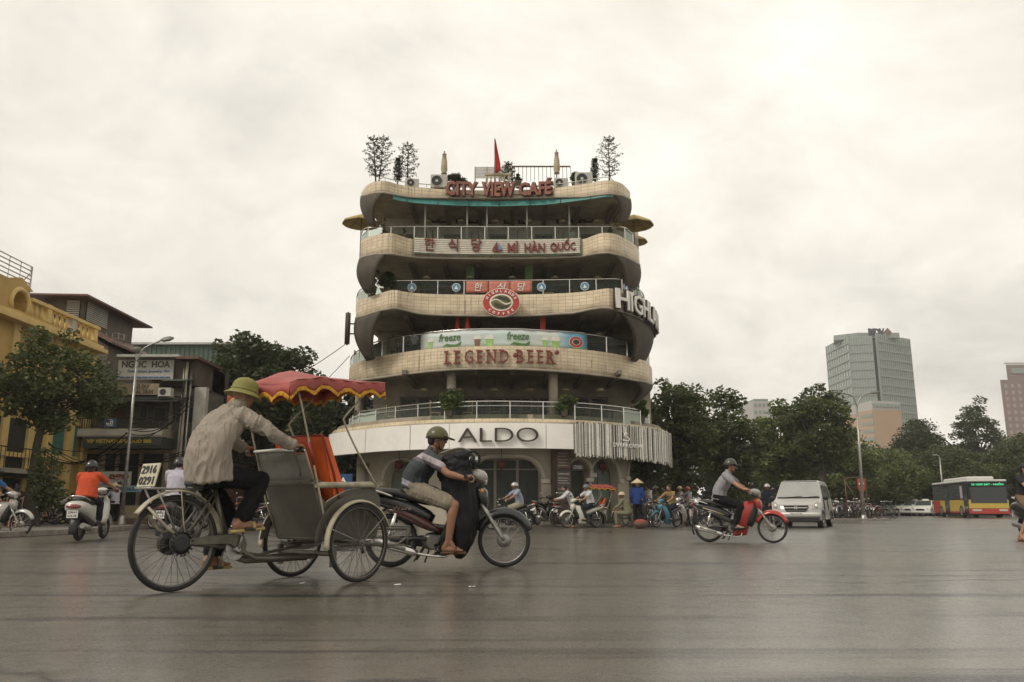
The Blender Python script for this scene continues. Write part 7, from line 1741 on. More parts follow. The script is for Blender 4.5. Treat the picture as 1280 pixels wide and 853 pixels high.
 for y in(-1,1):
  mr=part('mirror',BLACKP,t,lambda m:(m.tube([(.84,y*.24,.96),(.86,y*.27,1.03),(.85,y*.30,1.09)],.006,6),m.ball((.855,y*.315,1.115),(.014,.055,.035),10)))
  part('mirror_glass',CHROME,mr,lambda m:m.ball((.846,y*.315,1.115),(.010,.047,.028),10))
  part('indicator',M('amber_lens',(.6,.25,.03),.25),t,lambda m:m.ball((.965,y*.095,.79),(.022,.02,.03),8))
 if rack:part('grab_rail',CHROME,t,lambda m:m.tube(spline([(.02,-.125,.735),(-.18,-.13,.80),(-.33,-.07,.82),(-.33,.07,.82),(-.18,.13,.80),(.02,.125,.735)],4),.011,7))
 part('kick_stand',BLACKP,t,lambda m:(m.tube([(.36,-.09,.22),(.26,-.12,.07)],.01,6),m.tube([(.36,.09,.22),(.26,.12,.07)],.01,6)))
 part('chain_cover',BLACKP,t,lambda m:m.prism([(-.08,.25),(-.08,.31),(.40,.33),(.46,.30),(.46,.22),(.38,.20)],.095,.115))
 return t
def rider_joints(h=0,lean=0,knee=.64,seatx=.22,arm=1.0,foot=(.50,.285),wide=.16):
 """someone sitting on such a bike, hands on the grips"""
 return dict(hip=(seatx,0,.835+h),chest=(seatx+.10+lean,0,1.145+h),neck=(seatx+.155+lean*1.25,0,1.315+h),head=(seatx+.205+lean*1.35,0,1.43+h),bend=(-.035,0,0),hem=(seatx-.01,0,.79+h),
 shL=(seatx+.13+lean*1.15,.17,1.245+h),shR=(seatx+.13+lean*1.15,-.17,1.245+h),elL=(seatx+.36+lean*.6,.28,1.06+h*.6),elR=(seatx+.36+lean*.6,-.28,1.06+h*.6),wrL=(.735,.315,.975),wrR=(.735,-.315,.975),gripL=(.813,.315,.938),gripR=(.813,-.315,.938),
 knL=(knee,wide,.68),knR=(knee,-wide,.68),anL=(foot[0]+.02,wide+.03,foot[1]+.05),anR=(foot[0]+.02,-wide-.03,foot[1]+.05),toL=(foot[0]+.18,wide+.05,foot[1]),toR=(foot[0]+.18,-wide-.05,foot[1]))
MAROON=M('maroon_paint',(.055,.018,.015),.3,0,.2,5,coat=.4);BLKPAINT=M('black_moped_paint',(.016,.017,.018),.25,0,.3,5,coat=.5,dirt=.2,dirtcol=(.06,.05,.04));SILV=M('silver_paint',(.42,.41,.38),.3,.5,.08,5)
# --- man with the huge black bag
b2=tuple(PZ(488,709.5));bike2=moto('motorbike','black and maroon motorbike with spoked wheels carrying a man and a huge black bag',b2,0,BLKPAINT,MAROON,fine=1,wheelm=STEEL,cowl=M('cream_cowl',(.33,.31,.27),.3,coat=.3),plate=('29-H5','416.27'))
text('Wave',CHROME,bike2,(.12,-.128,.615),1,name='side_lettering',fit=(.20,.045),depth=.004,bold=.01)
part('front_bumper',CHROME,bike2,lambda m:m.tube(spline([(-.02,-.13,.26),(.1,-.20,.12),(.30,-.20,.36),(.38,-.2,.43),(-.1,-.19,.43)],3),.008,6)) if False else None
part('side_rack',DSTEEL,bike2,lambda m:m.tube(spline([(-.16,-.21,.43),(.16,-.21,.43),(.22,-.21,.42),(.20,-.21,.33),(.08,-.21,.24),(-.06,-.19,.20)],4),.009,6))
STRIPE=None
def stripe_mat():
 m=bpy.data.materials.new('striped_polo_cotton');m.use_nodes=True;nt=m.node_tree;N=nt.nodes;L=nt.links;b=N['Principled BSDF'];b.inputs['Roughness'].default_value=.85
 tc=N.new('ShaderNodeTexCoord');sp=N.new('ShaderNodeSeparateXYZ');L.new(tc.outputs['Object'],sp.inputs[0])
 a=N.new('ShaderNodeMath');a.operation='MULTIPLY_ADD';a.inputs[1].default_value=.45;L.new(sp.outputs[0],a.inputs[0]);L.new(sp.outputs[2],a.inputs[2])
 r=N.new('ShaderNodeValToRGB');r.color_ramp.interpolation='CONSTANT';mr=N.new('ShaderNodeMapRange');mr.inputs[1].default_value=.86;mr.inputs[2].default_value=1.46;L.new(a.outputs[0],mr.inputs[0]);L.new(mr.outputs[0],r.inputs[0])
 cols=[(0,(.03,.032,.04)),(.10,(.27,.25,.28)),(.20,(.030,.038,.040)),(.50,(.035,.045,.046)),(.62,(.10,.09,.095)),(.69,(.36,.32,.34)),(.80,(.05,.055,.06))]
 while len(r.color_ramp.elements)<len(cols):r.color_ramp.elements.new(.99)
 for e,(p,c) in zip(r.color_ramp.elements,cols):e.position=p;e.color=(*c,1)
 L.new(r.outputs[0],b.inputs['Base Color']);nt_=m
 return m
KHAKI=cloth('khaki_cotton',(.27,.235,.175),.08,0.6,7);BROWNSH=M('brown_leather',(.10,.045,.02),.5,0,.2,8)
def polo_extra(t,j,T_):shades(t,T_)
J2=dict(hip=(.245,0,.835),chest=(.335,0,1.07),neck=(.415,0,1.225),head=(.475,0,1.345),bend=(-.05,0,0),hem=(.22,0,.80),shL=(.40,.165,1.155),shR=(.395,-.175,1.155),elL=(.60,.30,.98),elR=(.615,-.285,.965),wrL=(.79,.32,.925),wrR=(.80,-.315,.915),gripL=(.862,.315,.915),gripR=(.862,-.315,.905),
knL=(.67,.20,.665),knR=(.685,-.20,.645),anL=(.62,.20,.29),anR=(.625,-.205,.275),toL=(.78,.22,.215),toR=(.775,-.225,.185))
person('man in olive cap helmet, striped polo and khaki shorts riding behind a huge black bag',b2,0,J2,dict(shirt=stripe_mat(),sleeve='short',trousers=KHAKI,legs='short',shoes=(BROWNSH,'sandal'),folds=.009,short=.82,depth=[.14,.14,.13,.13,.07],width=[.18,.18,.175,.19,.10]),SKIND,.0075,'cap',hair=True,headpitch=6,extra=polo_extra)
BAGM=cloth('black_bag_cloth',(.010,.010,.011),.2,.3,2.2,.5);BAGL=M('bag_edge_grey',(.25,.24,.22),.6)
bag=thing('bag','huge black draped cloth bag wedged between the striped shirt rider and the handlebar','bag',b2)
bm_=MB()
for(p,r_) in(((.62,0,1.12),(.11,.19,.09)),((.74,0,1.15),(.15,.20,.085)),((.83,0,1.10),(.09,.17,.10)),((.68,0,1.03),(.15,.20,.12)),((.60,0,.98),(.12,.18,.12))):bm_.ball(p,r_,18)
sweep(bm_,spline([(.70,0,1.12),(.70,0,.95),(.735,0,.75),(.77,0,.50),(.765,0,.30),(.72,0,.10)],4),[.14,.16,.17,.175,.175,.18,.185,.185,.185,.18,.175,.17,.165,.15,.14,.13,.12,.10,.08,.06,.03],[.19,.20,.205,.21,.215,.22,.225,.225,.225,.225,.225,.22,.22,.22,.215,.21,.21,.20,.19,.18,.15],24,.75)
def bagf(c):
 v=Vector(c)
 if v.z<.9:q=noise.noise(Vector((v.x*13+v.z*2.0,v.y*13,v.z*1.6)));r_=noise.noise(Vector((v.x*27+v.z*5,v.y*25,v.z*3)))
 else:q=noise.noise(Vector((v.x*6+v.z*5,v.y*4,v.z*8-v.x*5)));r_=noise.noise(Vector((v.x*9,v.y*8,v.z*20-v.x*12)))
 return .017*(.5-abs(q)*2.2)+.007*(.4-abs(r_)*2)
remesh(bm_,'sack',BAGM,bag,.011,3,bagf)
part('seam_piping',BAGL,bag,lambda m:m.tube(spline([(.52,-.10,1.19),(.62,-.13,1.225),(.74,-.12,1.245),(.84,-.10,1.21),(.90,-.08,1.14)],5),.008,6));part('handle',BAGM,bag,lambda m:m.tube(spline([(.82,-.14,1.20),(.90,-.15,1.20),(.94,-.15,1.13),(.91,-.15,1.05)],5),.012,6))
part('clip',CHROME,bag,lambda m:m.box((.895,-.17,1.115),(.92,-.15,1.15)))
# --- man on the red motorbike
rp=PZ(887,678);RDEG=-22
bike3=moto('motorbike','red motorbike with black side panels crossing in front of the white van',tuple(rp),RDEG,BLKPAINT,BLKPAINT,fine=1,wheelm=STEEL,front=REDP,fender=REDP,cowl=M('grey_cowl',(.25,.25,.23),.35),scale=.95,plate=('29-N2','318.04'))
part('side_stripe',M('gold_decal',(.42,.32,.2),.4),bike3,lambda m:sweep(m,[(-.08,-.108,.66),(.12,-.118,.60),(.32,-.122,.53)],[.012,.012,.01],[.006,.006,.004],6))
GSH=cloth('pale_grey_shirt',(.27,.265,.275),.08,0.6,7);J3=rider_joints(.0,.03,.62,.22)
person('man in dark cap helmet, pale grey shirt and black trousers riding the red motorbike',tuple(rp),RDEG,J3,dict(shirt=GSH,sleeve='short',trousers=BLKT,legs='long',shoes=(BLACKP,'shoe'),folds=.009),SKIN,.011,('cap',M('dark_olive_helmet',(.04,.04,.025),.35,0,.1,5,coat=.3)),scale=.98,hair=True,headpitch=4)
# ------ scooter seen from behind with the woman in red
def scooter(name,label,loc,deg,body,seat=None,group=None,scale=1.0,plate=None,light=True):
 t=thing(name,label,'scooter',loc,deg,group,scale);seat=seat or SEATL
 wheel(t,(0,0,.235),.235,.05,12,single=False,rimm=STEEL,disc=.1,nseg=24,hub=(.03,.035));wheel(t,(1.25,0,.235),.235,.045,12,single=False,rimm=STEEL,disc=.1,nseg=24)
 part('rear_body',body,t,lambda m:sweep(m,spline([(-.38,0,.67),(-.28,0,.65),(-.05,0,.60),(.20,0,.52),(.42,0,.42)],3),[.03,.075,.10,.12,.13,.14,.145,.15,.15,.145,.13,.11,.07],[.09,.15,.18,.195,.20,.205,.205,.205,.20,.19,.17,.15,.11],18,.8),smooth=True)
 part('under_body',BLACKP,t,lambda m:sweep(m,[(-.30,0,.52),(-.05,0,.42),(.3,0,.33),(.5,0,.30)],[.04,.08,.09,.05],[.13,.16,.15,.1],14,.8));part('seat',seat,t,lambda m:sweep(m,spline([(-.26,0,.78),(-.05,0,.79),(.2,0,.76),(.42,0,.74),(.52,0,.70)],3),[.02]+[.05]*10+[.04,.02],[.07]+[.13]*4+[.14]*5+[.12,.09,.05],14,.8),smooth=True)
 part('tail_light',M('dark_red_lens',(.20,.03,.02),.2,0,.1,6,coat=.8),t,lambda m:m.ball((-.385,0,.655),(.035,.145,.045),16));part('chrome_bar',CHROME,t,lambda m:m.tube(spline([(.0,-.16,.77),(-.25,-.15,.83),(-.38,-.06,.85),(-.38,.06,.85),(-.25,.15,.83),(.0,.16,.77)],4),.014,7))
 part('rear_mudguard',BLACKP,t,lambda m:arc_band(m,(0,.235),.30,80,200,.08,0,n=12),solid=.005);pl=part('number_plate',WHITEP,t,lambda m:m.box((-.40,-.10,.44),(-.39,.10,.58)))
 if plate:
  for s_,z_ in((plate[0],.545),(plate[1],.48)):text(s_,BLACKP,pl,(-.403,0,z_),1,name='digits',deg=-90,fit=(.16,.045),depth=.003,bold=.01)
 part('floorboard',BLACKP,t,lambda m:m.box((.45,-.16,.27),(.90,.16,.31)),bevel=.01);part('exhaust',STEEL,t,lambda m:m.tube([(.20,-.15,.20),(.0,-.17,.24),(-.30,-.17,.30)],[.03,.06,.05],12))
 part('leg_shield',body,t,lambda m:m.grid([[Vector((x-.07*abs(u)**2,w_*u,z)) for u in(-1,-.7,-.35,0,.35,.7,1)] for x,z,w_ in((.90,.30,.17),(.95,.45,.20),(.99,.62,.20),(1.01,.78,.17),(1.0,.88,.10))]),solid=.02);part('steering_column',BLACKP,t,lambda m:(m.tube([(.98,0,.85),(1.10,0,.5),(1.25,0,.25)],.035,8),m.tube([(1.10,.06,.45),(1.25,.06,.235)],.02,6)))
 part('front_mudguard',body,t,lambda m:arc_band(m,(1.25,.235),.29,10,150,.07,0,skirt=.02,n=12),solid=.006);part('head_cowl',body,t,lambda m:sweep(m,[(.86,0,.98),(.95,0,1.0),(1.04,0,.95)],[.02,.05,.03],[.08,.12,.06],14));part('headlight',M('headlight_glass',(.5,.49,.44)),t,lambda m:m.ball((1.04,0,.95),(.03,.07,.045),12))
 hb=part('handlebar',BLACKP,t,lambda m:m.tube([(.86,-.36,.97),(.93,-.12,.99),(.93,.12,.99),(.86,.36,.97)],.016,7))
 for y in(-1,1):mr=part('mirror',BLACKP,t,lambda m:(m.tube([(.90,y*.25,.98),(.92,y*.33,1.12)],.007,6),m.ball((.92,y*.35,1.15),(.015,.06,.04),10)))
 return t
SCW=M('dirty_white_scooter',(.50,.49,.44),.3,0,.1,3,coat=.3,dirt=.3);RSH=cloth('orange_red_shirt',(.55,.085,.035),.08,0.6,7);DKJ=cloth('dark_jeans',(.02,.024,.035),.08,0.5,7);DKSH=cloth('dark_shirt',(.03,.028,.028),.08,0.5,7)
def scoot_joints(h=0):return dict(hip=(.18,0,.88),chest=(.23,0,1.18),neck=(.27,0,1.34),head=(.30,0,1.45),hem=(.16,0,.82),shL=(.25,.17,1.27),shR=(.25,-.17,1.27),elL=(.50,.30,1.10),elR=(.50,-.30,1.10),wrL=(.79,.33,1.01),wrR=(.79,-.33,1.01),gripL=(.868,.33,.975),gripR=(.868,-.33,.975),knL=(.60,.12,.72),knR=(.60,-.12,.72),anL=(.62,.12,.38),anR=(.62,-.12,.38),toL=(.78,.14,.325),toR=(.78,-.14,.325))
sl=PZ(97.5,676.5);sd=96
scooter('scooter','dirty white scooter with wide red tail light ridden away by the woman in red',tuple(sl),sd,SCW,plate=('29H1','616.78'))
person('woman in orange red shirt and dark helmet riding the white scooter away',tuple(sl),sd,scoot_joints(),dict(shirt=RSH,sleeve='short',trousers=DKJ,legs='long',shoes=(BLACKP,'shoe'),folds=.007,width=[.21,.20,.185,.19,.11],depth=[.16,.15,.14,.13,.07]),SKIN,.014,('round',BLKPAINT),hair='long',scale=1.0)
wl=PZ(208,679);scooter('scooter','dark scooter half hidden behind the rear wheel of the cyclo',tuple(wl),88,BLKPAINT,plate=('29E1','207.15'))
LAV=cloth('pale_lavender_shirt',(.46,.44,.50),.08,0.6,7);WH2=M('white_helmet_shell',(.35,.34,.33),.3,0,.1,5)
person('rider in pale lavender shirt and dark helmet with a white stripe behind the number board',tuple(wl),88,scoot_joints(),dict(shirt=LAV,sleeve='short',trousers=BLKT,legs='long',shoes=(BLACKP,'shoe')),SKIN,.014,('round',BLKPAINT),hair=True)
ll=PZ(-38,671);moto('motorbike','motorbike cut by the left picture edge ridden by the person in blue',tuple(ll),-4,SILV,BLKPAINT,front=SILV,scale=.98)
BLUS=cloth('bright_blue_shirt',(.04,.13,.30),.08,0.5,7);ORS=cloth('orange_brown_shorts',(.28,.08,.03),.08,0.5,7)
person('rider in blue shirt and rust red shorts cut by the left edge of the picture',tuple(ll),-4,rider_joints(),dict(shirt=BLUS,sleeve='short',trousers=ORS,legs='short',shoes=(BROWNSH,'sandal')),SKIN,.014,('cap',BLKPAINT),hair=True)
# ------ parked bikes and people on the left pavement
protoA=moto('parked_motorbike','silver fronted motorbike parked first by the kerb at the far left',(0,0,0),0,BLKPAINT,BLKPAINT,front=SILV,cowl=SILV,group='motorbikes parked on the left pavement')
protoB=moto('parked_motorbike','maroon motorbike parked',(0,0,0),0,MAROON,BLKPAINT,front=MAROON,group='motorbikes parked on the left pavement')
protoC=moto('parked_motorbike','dark motorbike parked',(0,0,0),0,BLKPAINT,SILV,front=BLKPAINT,group='motorbikes parked on the left pavement')
def put(o,px,py,Y,deg,label=None,z=0.13):
 x=PY(px,py,Y).x;o.location=(x,Y,z);o.rotation_euler=(0,0,R(deg))
 if label:o['label']=label
 return o
GL='motorbikes parked on the left pavement'
put(protoA,30,650,25,190,'silver fronted motorbike parked beside the standing person in black at the far left');put(protoB,68,650,26.5,200,'maroon motorbike parked under the person in the pale patterned top');put(protoC,48,650,25.6,215,'black motorbike parked where a man in pale shirt bends over')
dup(protoA,(PY(88,650,27.0).x,27.0,.13),170,'silver fronted motorbike parked just left of the white scooter');dup(protoC,(PY(128,650,28).x,28,.13),205,'black motorbike parked between the red rider and the lamp post');dup(protoB,(PY(12,650,25.5).x,25.5,.13),230,'maroon motorbike parked behind the standing person at the far left');dup(protoC,(PY(108,650,29).x,29,.13),185,'black motorbike parked deeper behind the red rider')
dup(protoC,(PY(232,650,25.5).x,25.5,.0),160,'black motorbike seen through the rear wheel of the cyclo');dup(protoA,(PY(255,650,27.0).x,27.0,.0),150,'silver motorbike seen just behind the driver legs');dup(protoB,(PY(330,650,27.5).x,27.5,.0),170,'maroon motorbike standing behind the cyclo passenger box')
def standing(h=1.0,arms=0,lean=0):
 J=dict(hip=(0,0,.90),chest=(.02+lean*.5,0,1.25-abs(lean)*.1),neck=(.03+lean,0,1.42-abs(lean)*.2),head=(.06+lean*1.2,0,1.54-abs(lean)*.25),shL=(.02+lean*.8,.18,1.36-abs(lean)*.16),shR=(.02+lean*.8,-.18,1.36-abs(lean)*.16),elL=(.02+lean,.25,1.10),elR=(.02+lean,-.25,1.10),wrL=(.14+lean,.25,.88),wrR=(.14+lean,-.25,.88),hem=(0,0,.82),
 knL=(.03,.10,.49),knR=(.06,-.10,.49),anL=(-.02,.11,.09),anR=(.0,-.11,.09),toL=(.14,.13,.02),toR=(.16,-.13,.02))
 if arms:J.update(elL=(.20+lean,.24,1.12),elR=(.20+lean,-.24,1.12),wrL=(.40+lean,.16,1.08),wrR=(.40+lean,-.16,1.08))
 return J
def sitting(lean=0,z=.45):return dict(hip=(0,0,z+.08),chest=(.06+lean*.5,0,z+.42-lean*.1),neck=(.09+lean,0,z+.58-lean*.25),head=(.13+lean*1.3,0,z+.69-lean*.35),hem=(-.02,0,z+.03),shL=(.07+lean*.8,.17,z+.52-lean*.2),shR=(.07+lean*.8,-.17,z+.52-lean*.2),elL=(.2+lean,.22,z+.32-lean*.2),elR=(.2+lean,-.22,z+.32-lean*.2),wrL=(.38+lean*.6,.16,z+.22),wrR=(.38+lean*.6,-.16,z+.22),knL=(.42,.14,z+.08),knR=(.42,-.14,z+.08),anL=(.40,.15,max(.1,z-.34)),anR=(.40,-.15,max(.1,z-.34)),toL=(.56,.17,max(.03,z-.40)),toR=(.56,-.17,max(.03,z-.40)))
PAT=M('pale_patterned_cotton',(.5,.42,.46),.85,0,.1,22,col2=(.25,.2,.28));PSH=cloth('pale_pinkish_shirt',(.45,.40,.42),.08,0.6,7);WHS=cloth('white_shirt_cotton',(.55,.54,.54),.08,0.6,7);YSH=M('mustard_shirt',(.34,.22,.07),.8,0,.2,9,col2=(.12,.08,.05));BLS2=cloth('deep_blue_cotton',(.02,.045,.16),.08,0.5,7);CHK=M('blue_check_cotton',(.16,.2,.3),.8,0,.1,25,col2=(.35,.35,.38));OLV=cloth('faded_olive_cotton',(.20,.19,.12),.08,0.6,7);KH2=cloth('pale_khaki_trousers',(.36,.33,.24),.08,0.6,7)
def pers(lb_,px,Y,z,deg,J,cl,hat=None,sk=None,s=.95,vox=.018,**k):return person(lb_,(PY(px,640,Y).x,Y,z),deg,J,cl,sk or SKIN,vox,hat,s,build_eyes=False,**k)
pers('small person in black clothes with bare legs standing at the far left kerb',17,22.0,.13,120,standing(),dict(shirt=DKSH,sleeve='short',trousers=BLACKP,legs='short',short=.7),None,s=.68,hair='long')
pers('man in pale pinkish shirt bending forward over a parked motorbike',56,25.2,.13,200,sitting(.30,.60),dict(shirt=PSH,sleeve='short',trousers=DKJ))
pers('woman in pale patterned top sitting on a parked motorbike left of the red rider',76,25.9,.13,190,sitting(.05,.68),dict(shirt=PAT,sleeve='short',trousers=KH2,legs='short'),None,hair='bun')
pers('small vendor in conical hat and pale lavender blouse right of the red rider',143,27.0,.13,150,standing(arms=1,lean=.06),dict(shirt=LAV,sleeve='long',trousers=BLKT),'conical',s=.78)
# ------ cars, van and bus
CARG=glass('car_window_glass',(.10,.11,.11),.05,.5);CARB=M('car_black_trim',(.015,.015,.016),.5,0,.2,10)
def car(name,label,cat,loc,deg,W,prof,belt,hwroof,paint,panes=(),front=None,wheels=(.8,3.4),wr=.31,group=None,ncap=None):
 """prof: side outline (x, z), x forward; the body narrows above the belt line"""
 t=thing(name,label,cat,loc,deg,group);H=max(p[1] for p in prof)
 def hw(z):return W/2 if z<=belt else W/2+(hwroof-W/2)*((z-belt)/(H-belt))
 n=len(prof);body=MB()
 vs=[(x,-hw(z),z) for x,z in prof]+[(x,hw(z),z) for x,z in prof]
 body.add(vs,[tuple(range(n)),tuple(range(2*n-1,n-1,-1))]+[(i,n+i,n+(i+1)%n,(i+1)%n) for i in range(n)])
 body.build('body',paint,t,bevel=.045,seg=3,smooth=True)
 for(nm,pts,mt) in panes:
  for s_ in(-1,1):
   def f(m):
    P=[(x,s_*(hw(z)+.006),z) for x,z in pts];Q_=[(x,s_*(hw(z)-.03),z) for x,z in pts];k=len(pts)
    m.add(P+Q_,[tuple(range(k)) if s_<0 else tuple(range(k))[::-1]]+[((i+1)%k,i,k+i,k+(i+1)%k) for i in range(k)])
   part(nm,mt,t,f)
 for x in wheels:
  for s_ in(-1,1):
   w_=part('wheel',RUBBER,t,lambda m:m.lathe([(wr*.72,-.09),(wr*.95,-.10),(wr,-.06),(wr,.06),(wr*.95,.10),(wr*.72,.09)],24,'y',Matrix.Translation((x,s_*(W/2-.11),wr))))
   part('rim',CHROME,w_,lambda m:m.lathe([(.02,-.105),(wr*.3,-.095),(wr*.66,-.08),(wr*.70,-.095),(wr*.70,.095),(wr*.66,.08),(wr*.3,.095),(.02,.105)],20,'y',Matrix.Translation((x,s_*(W/2-.11),wr))))
   part('wheel_arch',CARB,t,lambda m:m.tube([(x+(wr+.05)*math.cos(R(a)),s_*(W/2+.002),wr+(wr+.05)*math.sin(R(a))) for a in range(0,181,20)],.035,5))
 return t,hw
def slabq(m,A,B,C_,D,th=.01):
 A,B,C_,D=map(Vector,(A,B,C_,D));n=(B-A).cross(D-A).normalized()*th;P=[A+n,B+n,C_+n,D+n,A,B,C_,D];m.add(P,[(0,1,2,3),(7,6,5,4),(0,4,5,1),(1,5,6,2),(2,6,7,3),(3,7,4,0)])
VANP=M('silver_white_van_paint',(.40,.39,.36),.3,.25,.04,4,coat=.5)
vp=PZ(998,660);vh=-116.6
VS=.87
prof=[(-4.2,.30),(-4.25,.75),(-4.2,1.25),(-4.0,1.74),(-3.6,1.82),(-1.45,1.82),(-1.15,1.76),(-.55,1.12),(-.30,1.06),(.18,.88),(.28,.72),(.30,.45),(.26,.28)]
van,vhw=car('van','silver white minivan facing the camera behind the red motorbike','van',(vp.x,vp.y,0),vh,1.80,prof,1.0,.70,VANP,[('side_window',[(-1.15,1.14),(-.80,1.14),(-1.32,1.62),(-1.45,1.62)],CARG),('side_window',[(-2.5,1.14),(-1.25,1.14),(-1.52,1.64),(-2.5,1.64)],CARG),('side_window',[(-3.9,1.14),(-2.58,1.14),(-2.58,1.64),(-3.8,1.62)],CARG),('door_seam',[(-1.20,.40),(-1.18,.40),(-1.18,1.10),(-1.20,1.10)],CARB),('door_seam',[(-2.52,.40),(-2.50,.40),(-2.50,1.10),(-2.52,1.10)],CARB)],wheels=(-3.3,-.35),wr=.30);van.scale=(VS,VS,VS)
part('windscreen',M('windscreen_painted_reflection',(.30,.30,.28),.12,0,.1,2,coat=.6,spec=1.0),van,lambda m:slabq(m,(-.575,-.80,1.15),(-.575,.80,1.15),(-1.13,.68,1.735),(-1.13,-.68,1.735),.02))  # pale opaque base puts the reflection into the windscreen colour
part('wiper',CARB,van,lambda m:(m.tube([(-.50,-.5,1.15),(-.58,.15,1.19)],.012,5),m.tube([(-.50,.2,1.15),(-.58,.75,1.19)],.012,5)))
part('windscreen_edge',CARB,van,lambda m:m.box((-.58,-.78,1.115),(-.50,.78,1.15)))
gr=part('grille',CARB,van,lambda m:m.prism([(-.46,.84),(.46,.84),(.40,.66),(-.40,.66)],.275,.325,'x'))
part('grille_bar',CHROME,gr,lambda m:m.box((.32,-.42,.735),(.335,.42,.77)))
text('H',CHROME,gr,(.345,0,.752),.14,name='emblem',deg=90,depth=.02,bold=.01)
part('lower_grille',CARB,van,lambda m:m.box((.295,-.36,.59),(.31,.36,.63)))
part('bumper',VANP,van,lambda m:sweep(m,[(.24,0,.62),(.30,0,.56),(.32,0,.46),(.28,0,.38)],[.02,.03,.04,.02],[.88,.90,.90,.86],16,.5));part('lower_bumper',CARB,van,lambda m:m.box((.1,-.84,.22),(.30,.84,.40)),bevel=.03)
for s_ in(-1,1):
 hd=part('headlight',M('headlight_glass',(.5,.49,.44)),van,lambda m:m.prism([(s_*.55,.70),(s_*.88,.72),(s_*.89,.95),(s_*.80,1.0),(s_*.60,.84)],.20,.30,'x'));part('lamp',CHROME,hd,lambda m:m.ball((.30,s_*.74,.80),(.02,.075,.075),14))
 part('fog_lamp',CHROME,van,lambda m:m.ball((.31,s_*.70,.47),(.02,.05,.04),10));part('mirror',CARB,van,lambda m:(m.ball((-.62,s_*1.0,1.13),(.05,.11,.09),12),m.tube([(-.65,s_*.85,1.10),(-.62,s_*.98,1.12)],.02,6)))
pl=part('number_plate',WHITEP,van,lambda m:m.box((.325,-.24,.475),(.34,.24,.565)));text('29A-419.78',BLACKP,pl,(.345,0,.52),1,name='digits',deg=90,fit=(.42,.06),depth=.003)
part('roof_seam',CARB,van,lambda m:(m.box((-1.14,-.66,1.765),(-1.12,.66,1.79)),))
# --- bus
bc=PY(1213,640,60);BH=-102
bus=thing('city_bus','yellow and red city bus with white roof and green destination display at the right','bus',(bc.x,60,0),BH)
BL,BW_,BHt=9.0,2.6,2.72;YELB=M('bus_yellow',(.50,.36,.06),.35,0,.05,3,coat=.3,dirt=.15);REDB=M('bus_red',(.38,.035,.025),.35,0,.05,3,coat=.3,dirt=.15);WHB=M('bus_white_roof',(.55,.54,.50),.4,0,.05,3)
part('roof',WHB,bus,lambda m:m.box((-BL,0,BHt-.16),(0,BW_,BHt)),bevel=.06,seg=2);part('roof_unit',WHB,bus,lambda m:m.box((-7.2,.4,BHt),(-1.2,2.2,BHt+.26)),bevel=.1,seg=2)
part('body',YELB,bus,lambda m:m.box((-BL,0,.38),(0,BW_,1.30)),bevel=.04);part('cabin',CARB,bus,lambda m:m.box((-BL+.02,.02,1.30),(-.02,BW_-.02,BHt-.15)))
part('skirt',REDB,bus,lambda m:m.box((-.30,-.01,.28),(.02,BW_+.01,.68)),bevel=.02);part('rear_livery',REDB,bus,lambda m:[m.box((-BL-.004,yy-.006,.40),(-7.1,yy+.006,1.26)) for yy in(0,BW_)] and None)
part('front_panel',YELB,bus,lambda m:m.box((0,.04,.68),(.03,BW_-.04,1.02)));part('chassis',CARB,bus,lambda m:m.box((-BL+.1,.05,.2),(-.1,BW_-.05,.38)))
part('windscreen',CARG,bus,lambda m:m.box((0,.12,1.04),(.025,BW_-.12,2.18)));part('display_panel',CARB,bus,lambda m:m.box((0,.10,2.22),(.03,BW_-.10,2.58)))
text('32 GIÁP BÁT - NHỔN',emit('green_led',(.05,.6,.25),.8),bus,(.04,BW_/2,2.40),1,name='led_text',deg=90,fit=(2.1,.2),depth=.01,bold=.02)
for y0_,y1_ in((.15,.75),(1.9,2.45)):part('headlight',M('headlight_glass',(.5,.49,.44)),bus,lambda m:m.box((.02,y0_,.48),(.04,y1_,.62)))
for s_ in(0,BW_):
 for x0,x1 in((-8.8,-7.3),(-7.2,-5.9),(-4.6,-3.3),(-3.2,-1.9)):part('window',CARG,bus,lambda m:m.box((x0,s_-.012,1.36),(x1,s_+.012,2.40)))
 for x0,x1 in((-5.8,-4.7),(-1.2,-.25)):dr=part('door',CARB,bus,lambda m:m.box((x0,s_-.02,.34),(x1,s_+.02,2.42)));part('pane',CARG,dr,lambda m:[m.box((x0+.06,s_-.028,.5),((x0+x1)/2-.03,s_+.028,2.3)),m.box(((x0+x1)/2+.03,s_-.028,.5),(x1-.06,s_+.028,2.3))] and None,kind='stuff')
 for x in(-6.9,-1.9):
  w_=part('wheel',RUBBER,bus,lambda m:m.lathe([(.3,-.12),(.43,-.13),(.45,0),(.43,.13),(.3,.12)],22,'y',Matrix.Translation((x,s_+(.1 if s_==0 else-.1),.45))));part('rim',STEEL,w_,lambda m:m.lathe([(.02,-.15),(.24,-.135),(.28,-.14),(.28,.14),(.24,.135),(.02,.15)],16,'y',Matrix.Translation((x,s_+(.1 if s_==0 else-.1),.45))))
part('poster',PAT,bus,lambda m:m.box((-1.85,-.02,1.4),(-1.3,-.012,2.3)));part('mirror',CARB,bus,lambda m:(m.tube([(-.05,-.02,2.45),(.3,-.28,2.4),(.32,-.3,2.2)],.025,6),m.box((.26,-.4,1.75),(.34,-.18,2.2))))
part('stripe',REDB,bus,lambda m:m.box((-BL-.01,-.012,.34),(0,-.004,.46)))
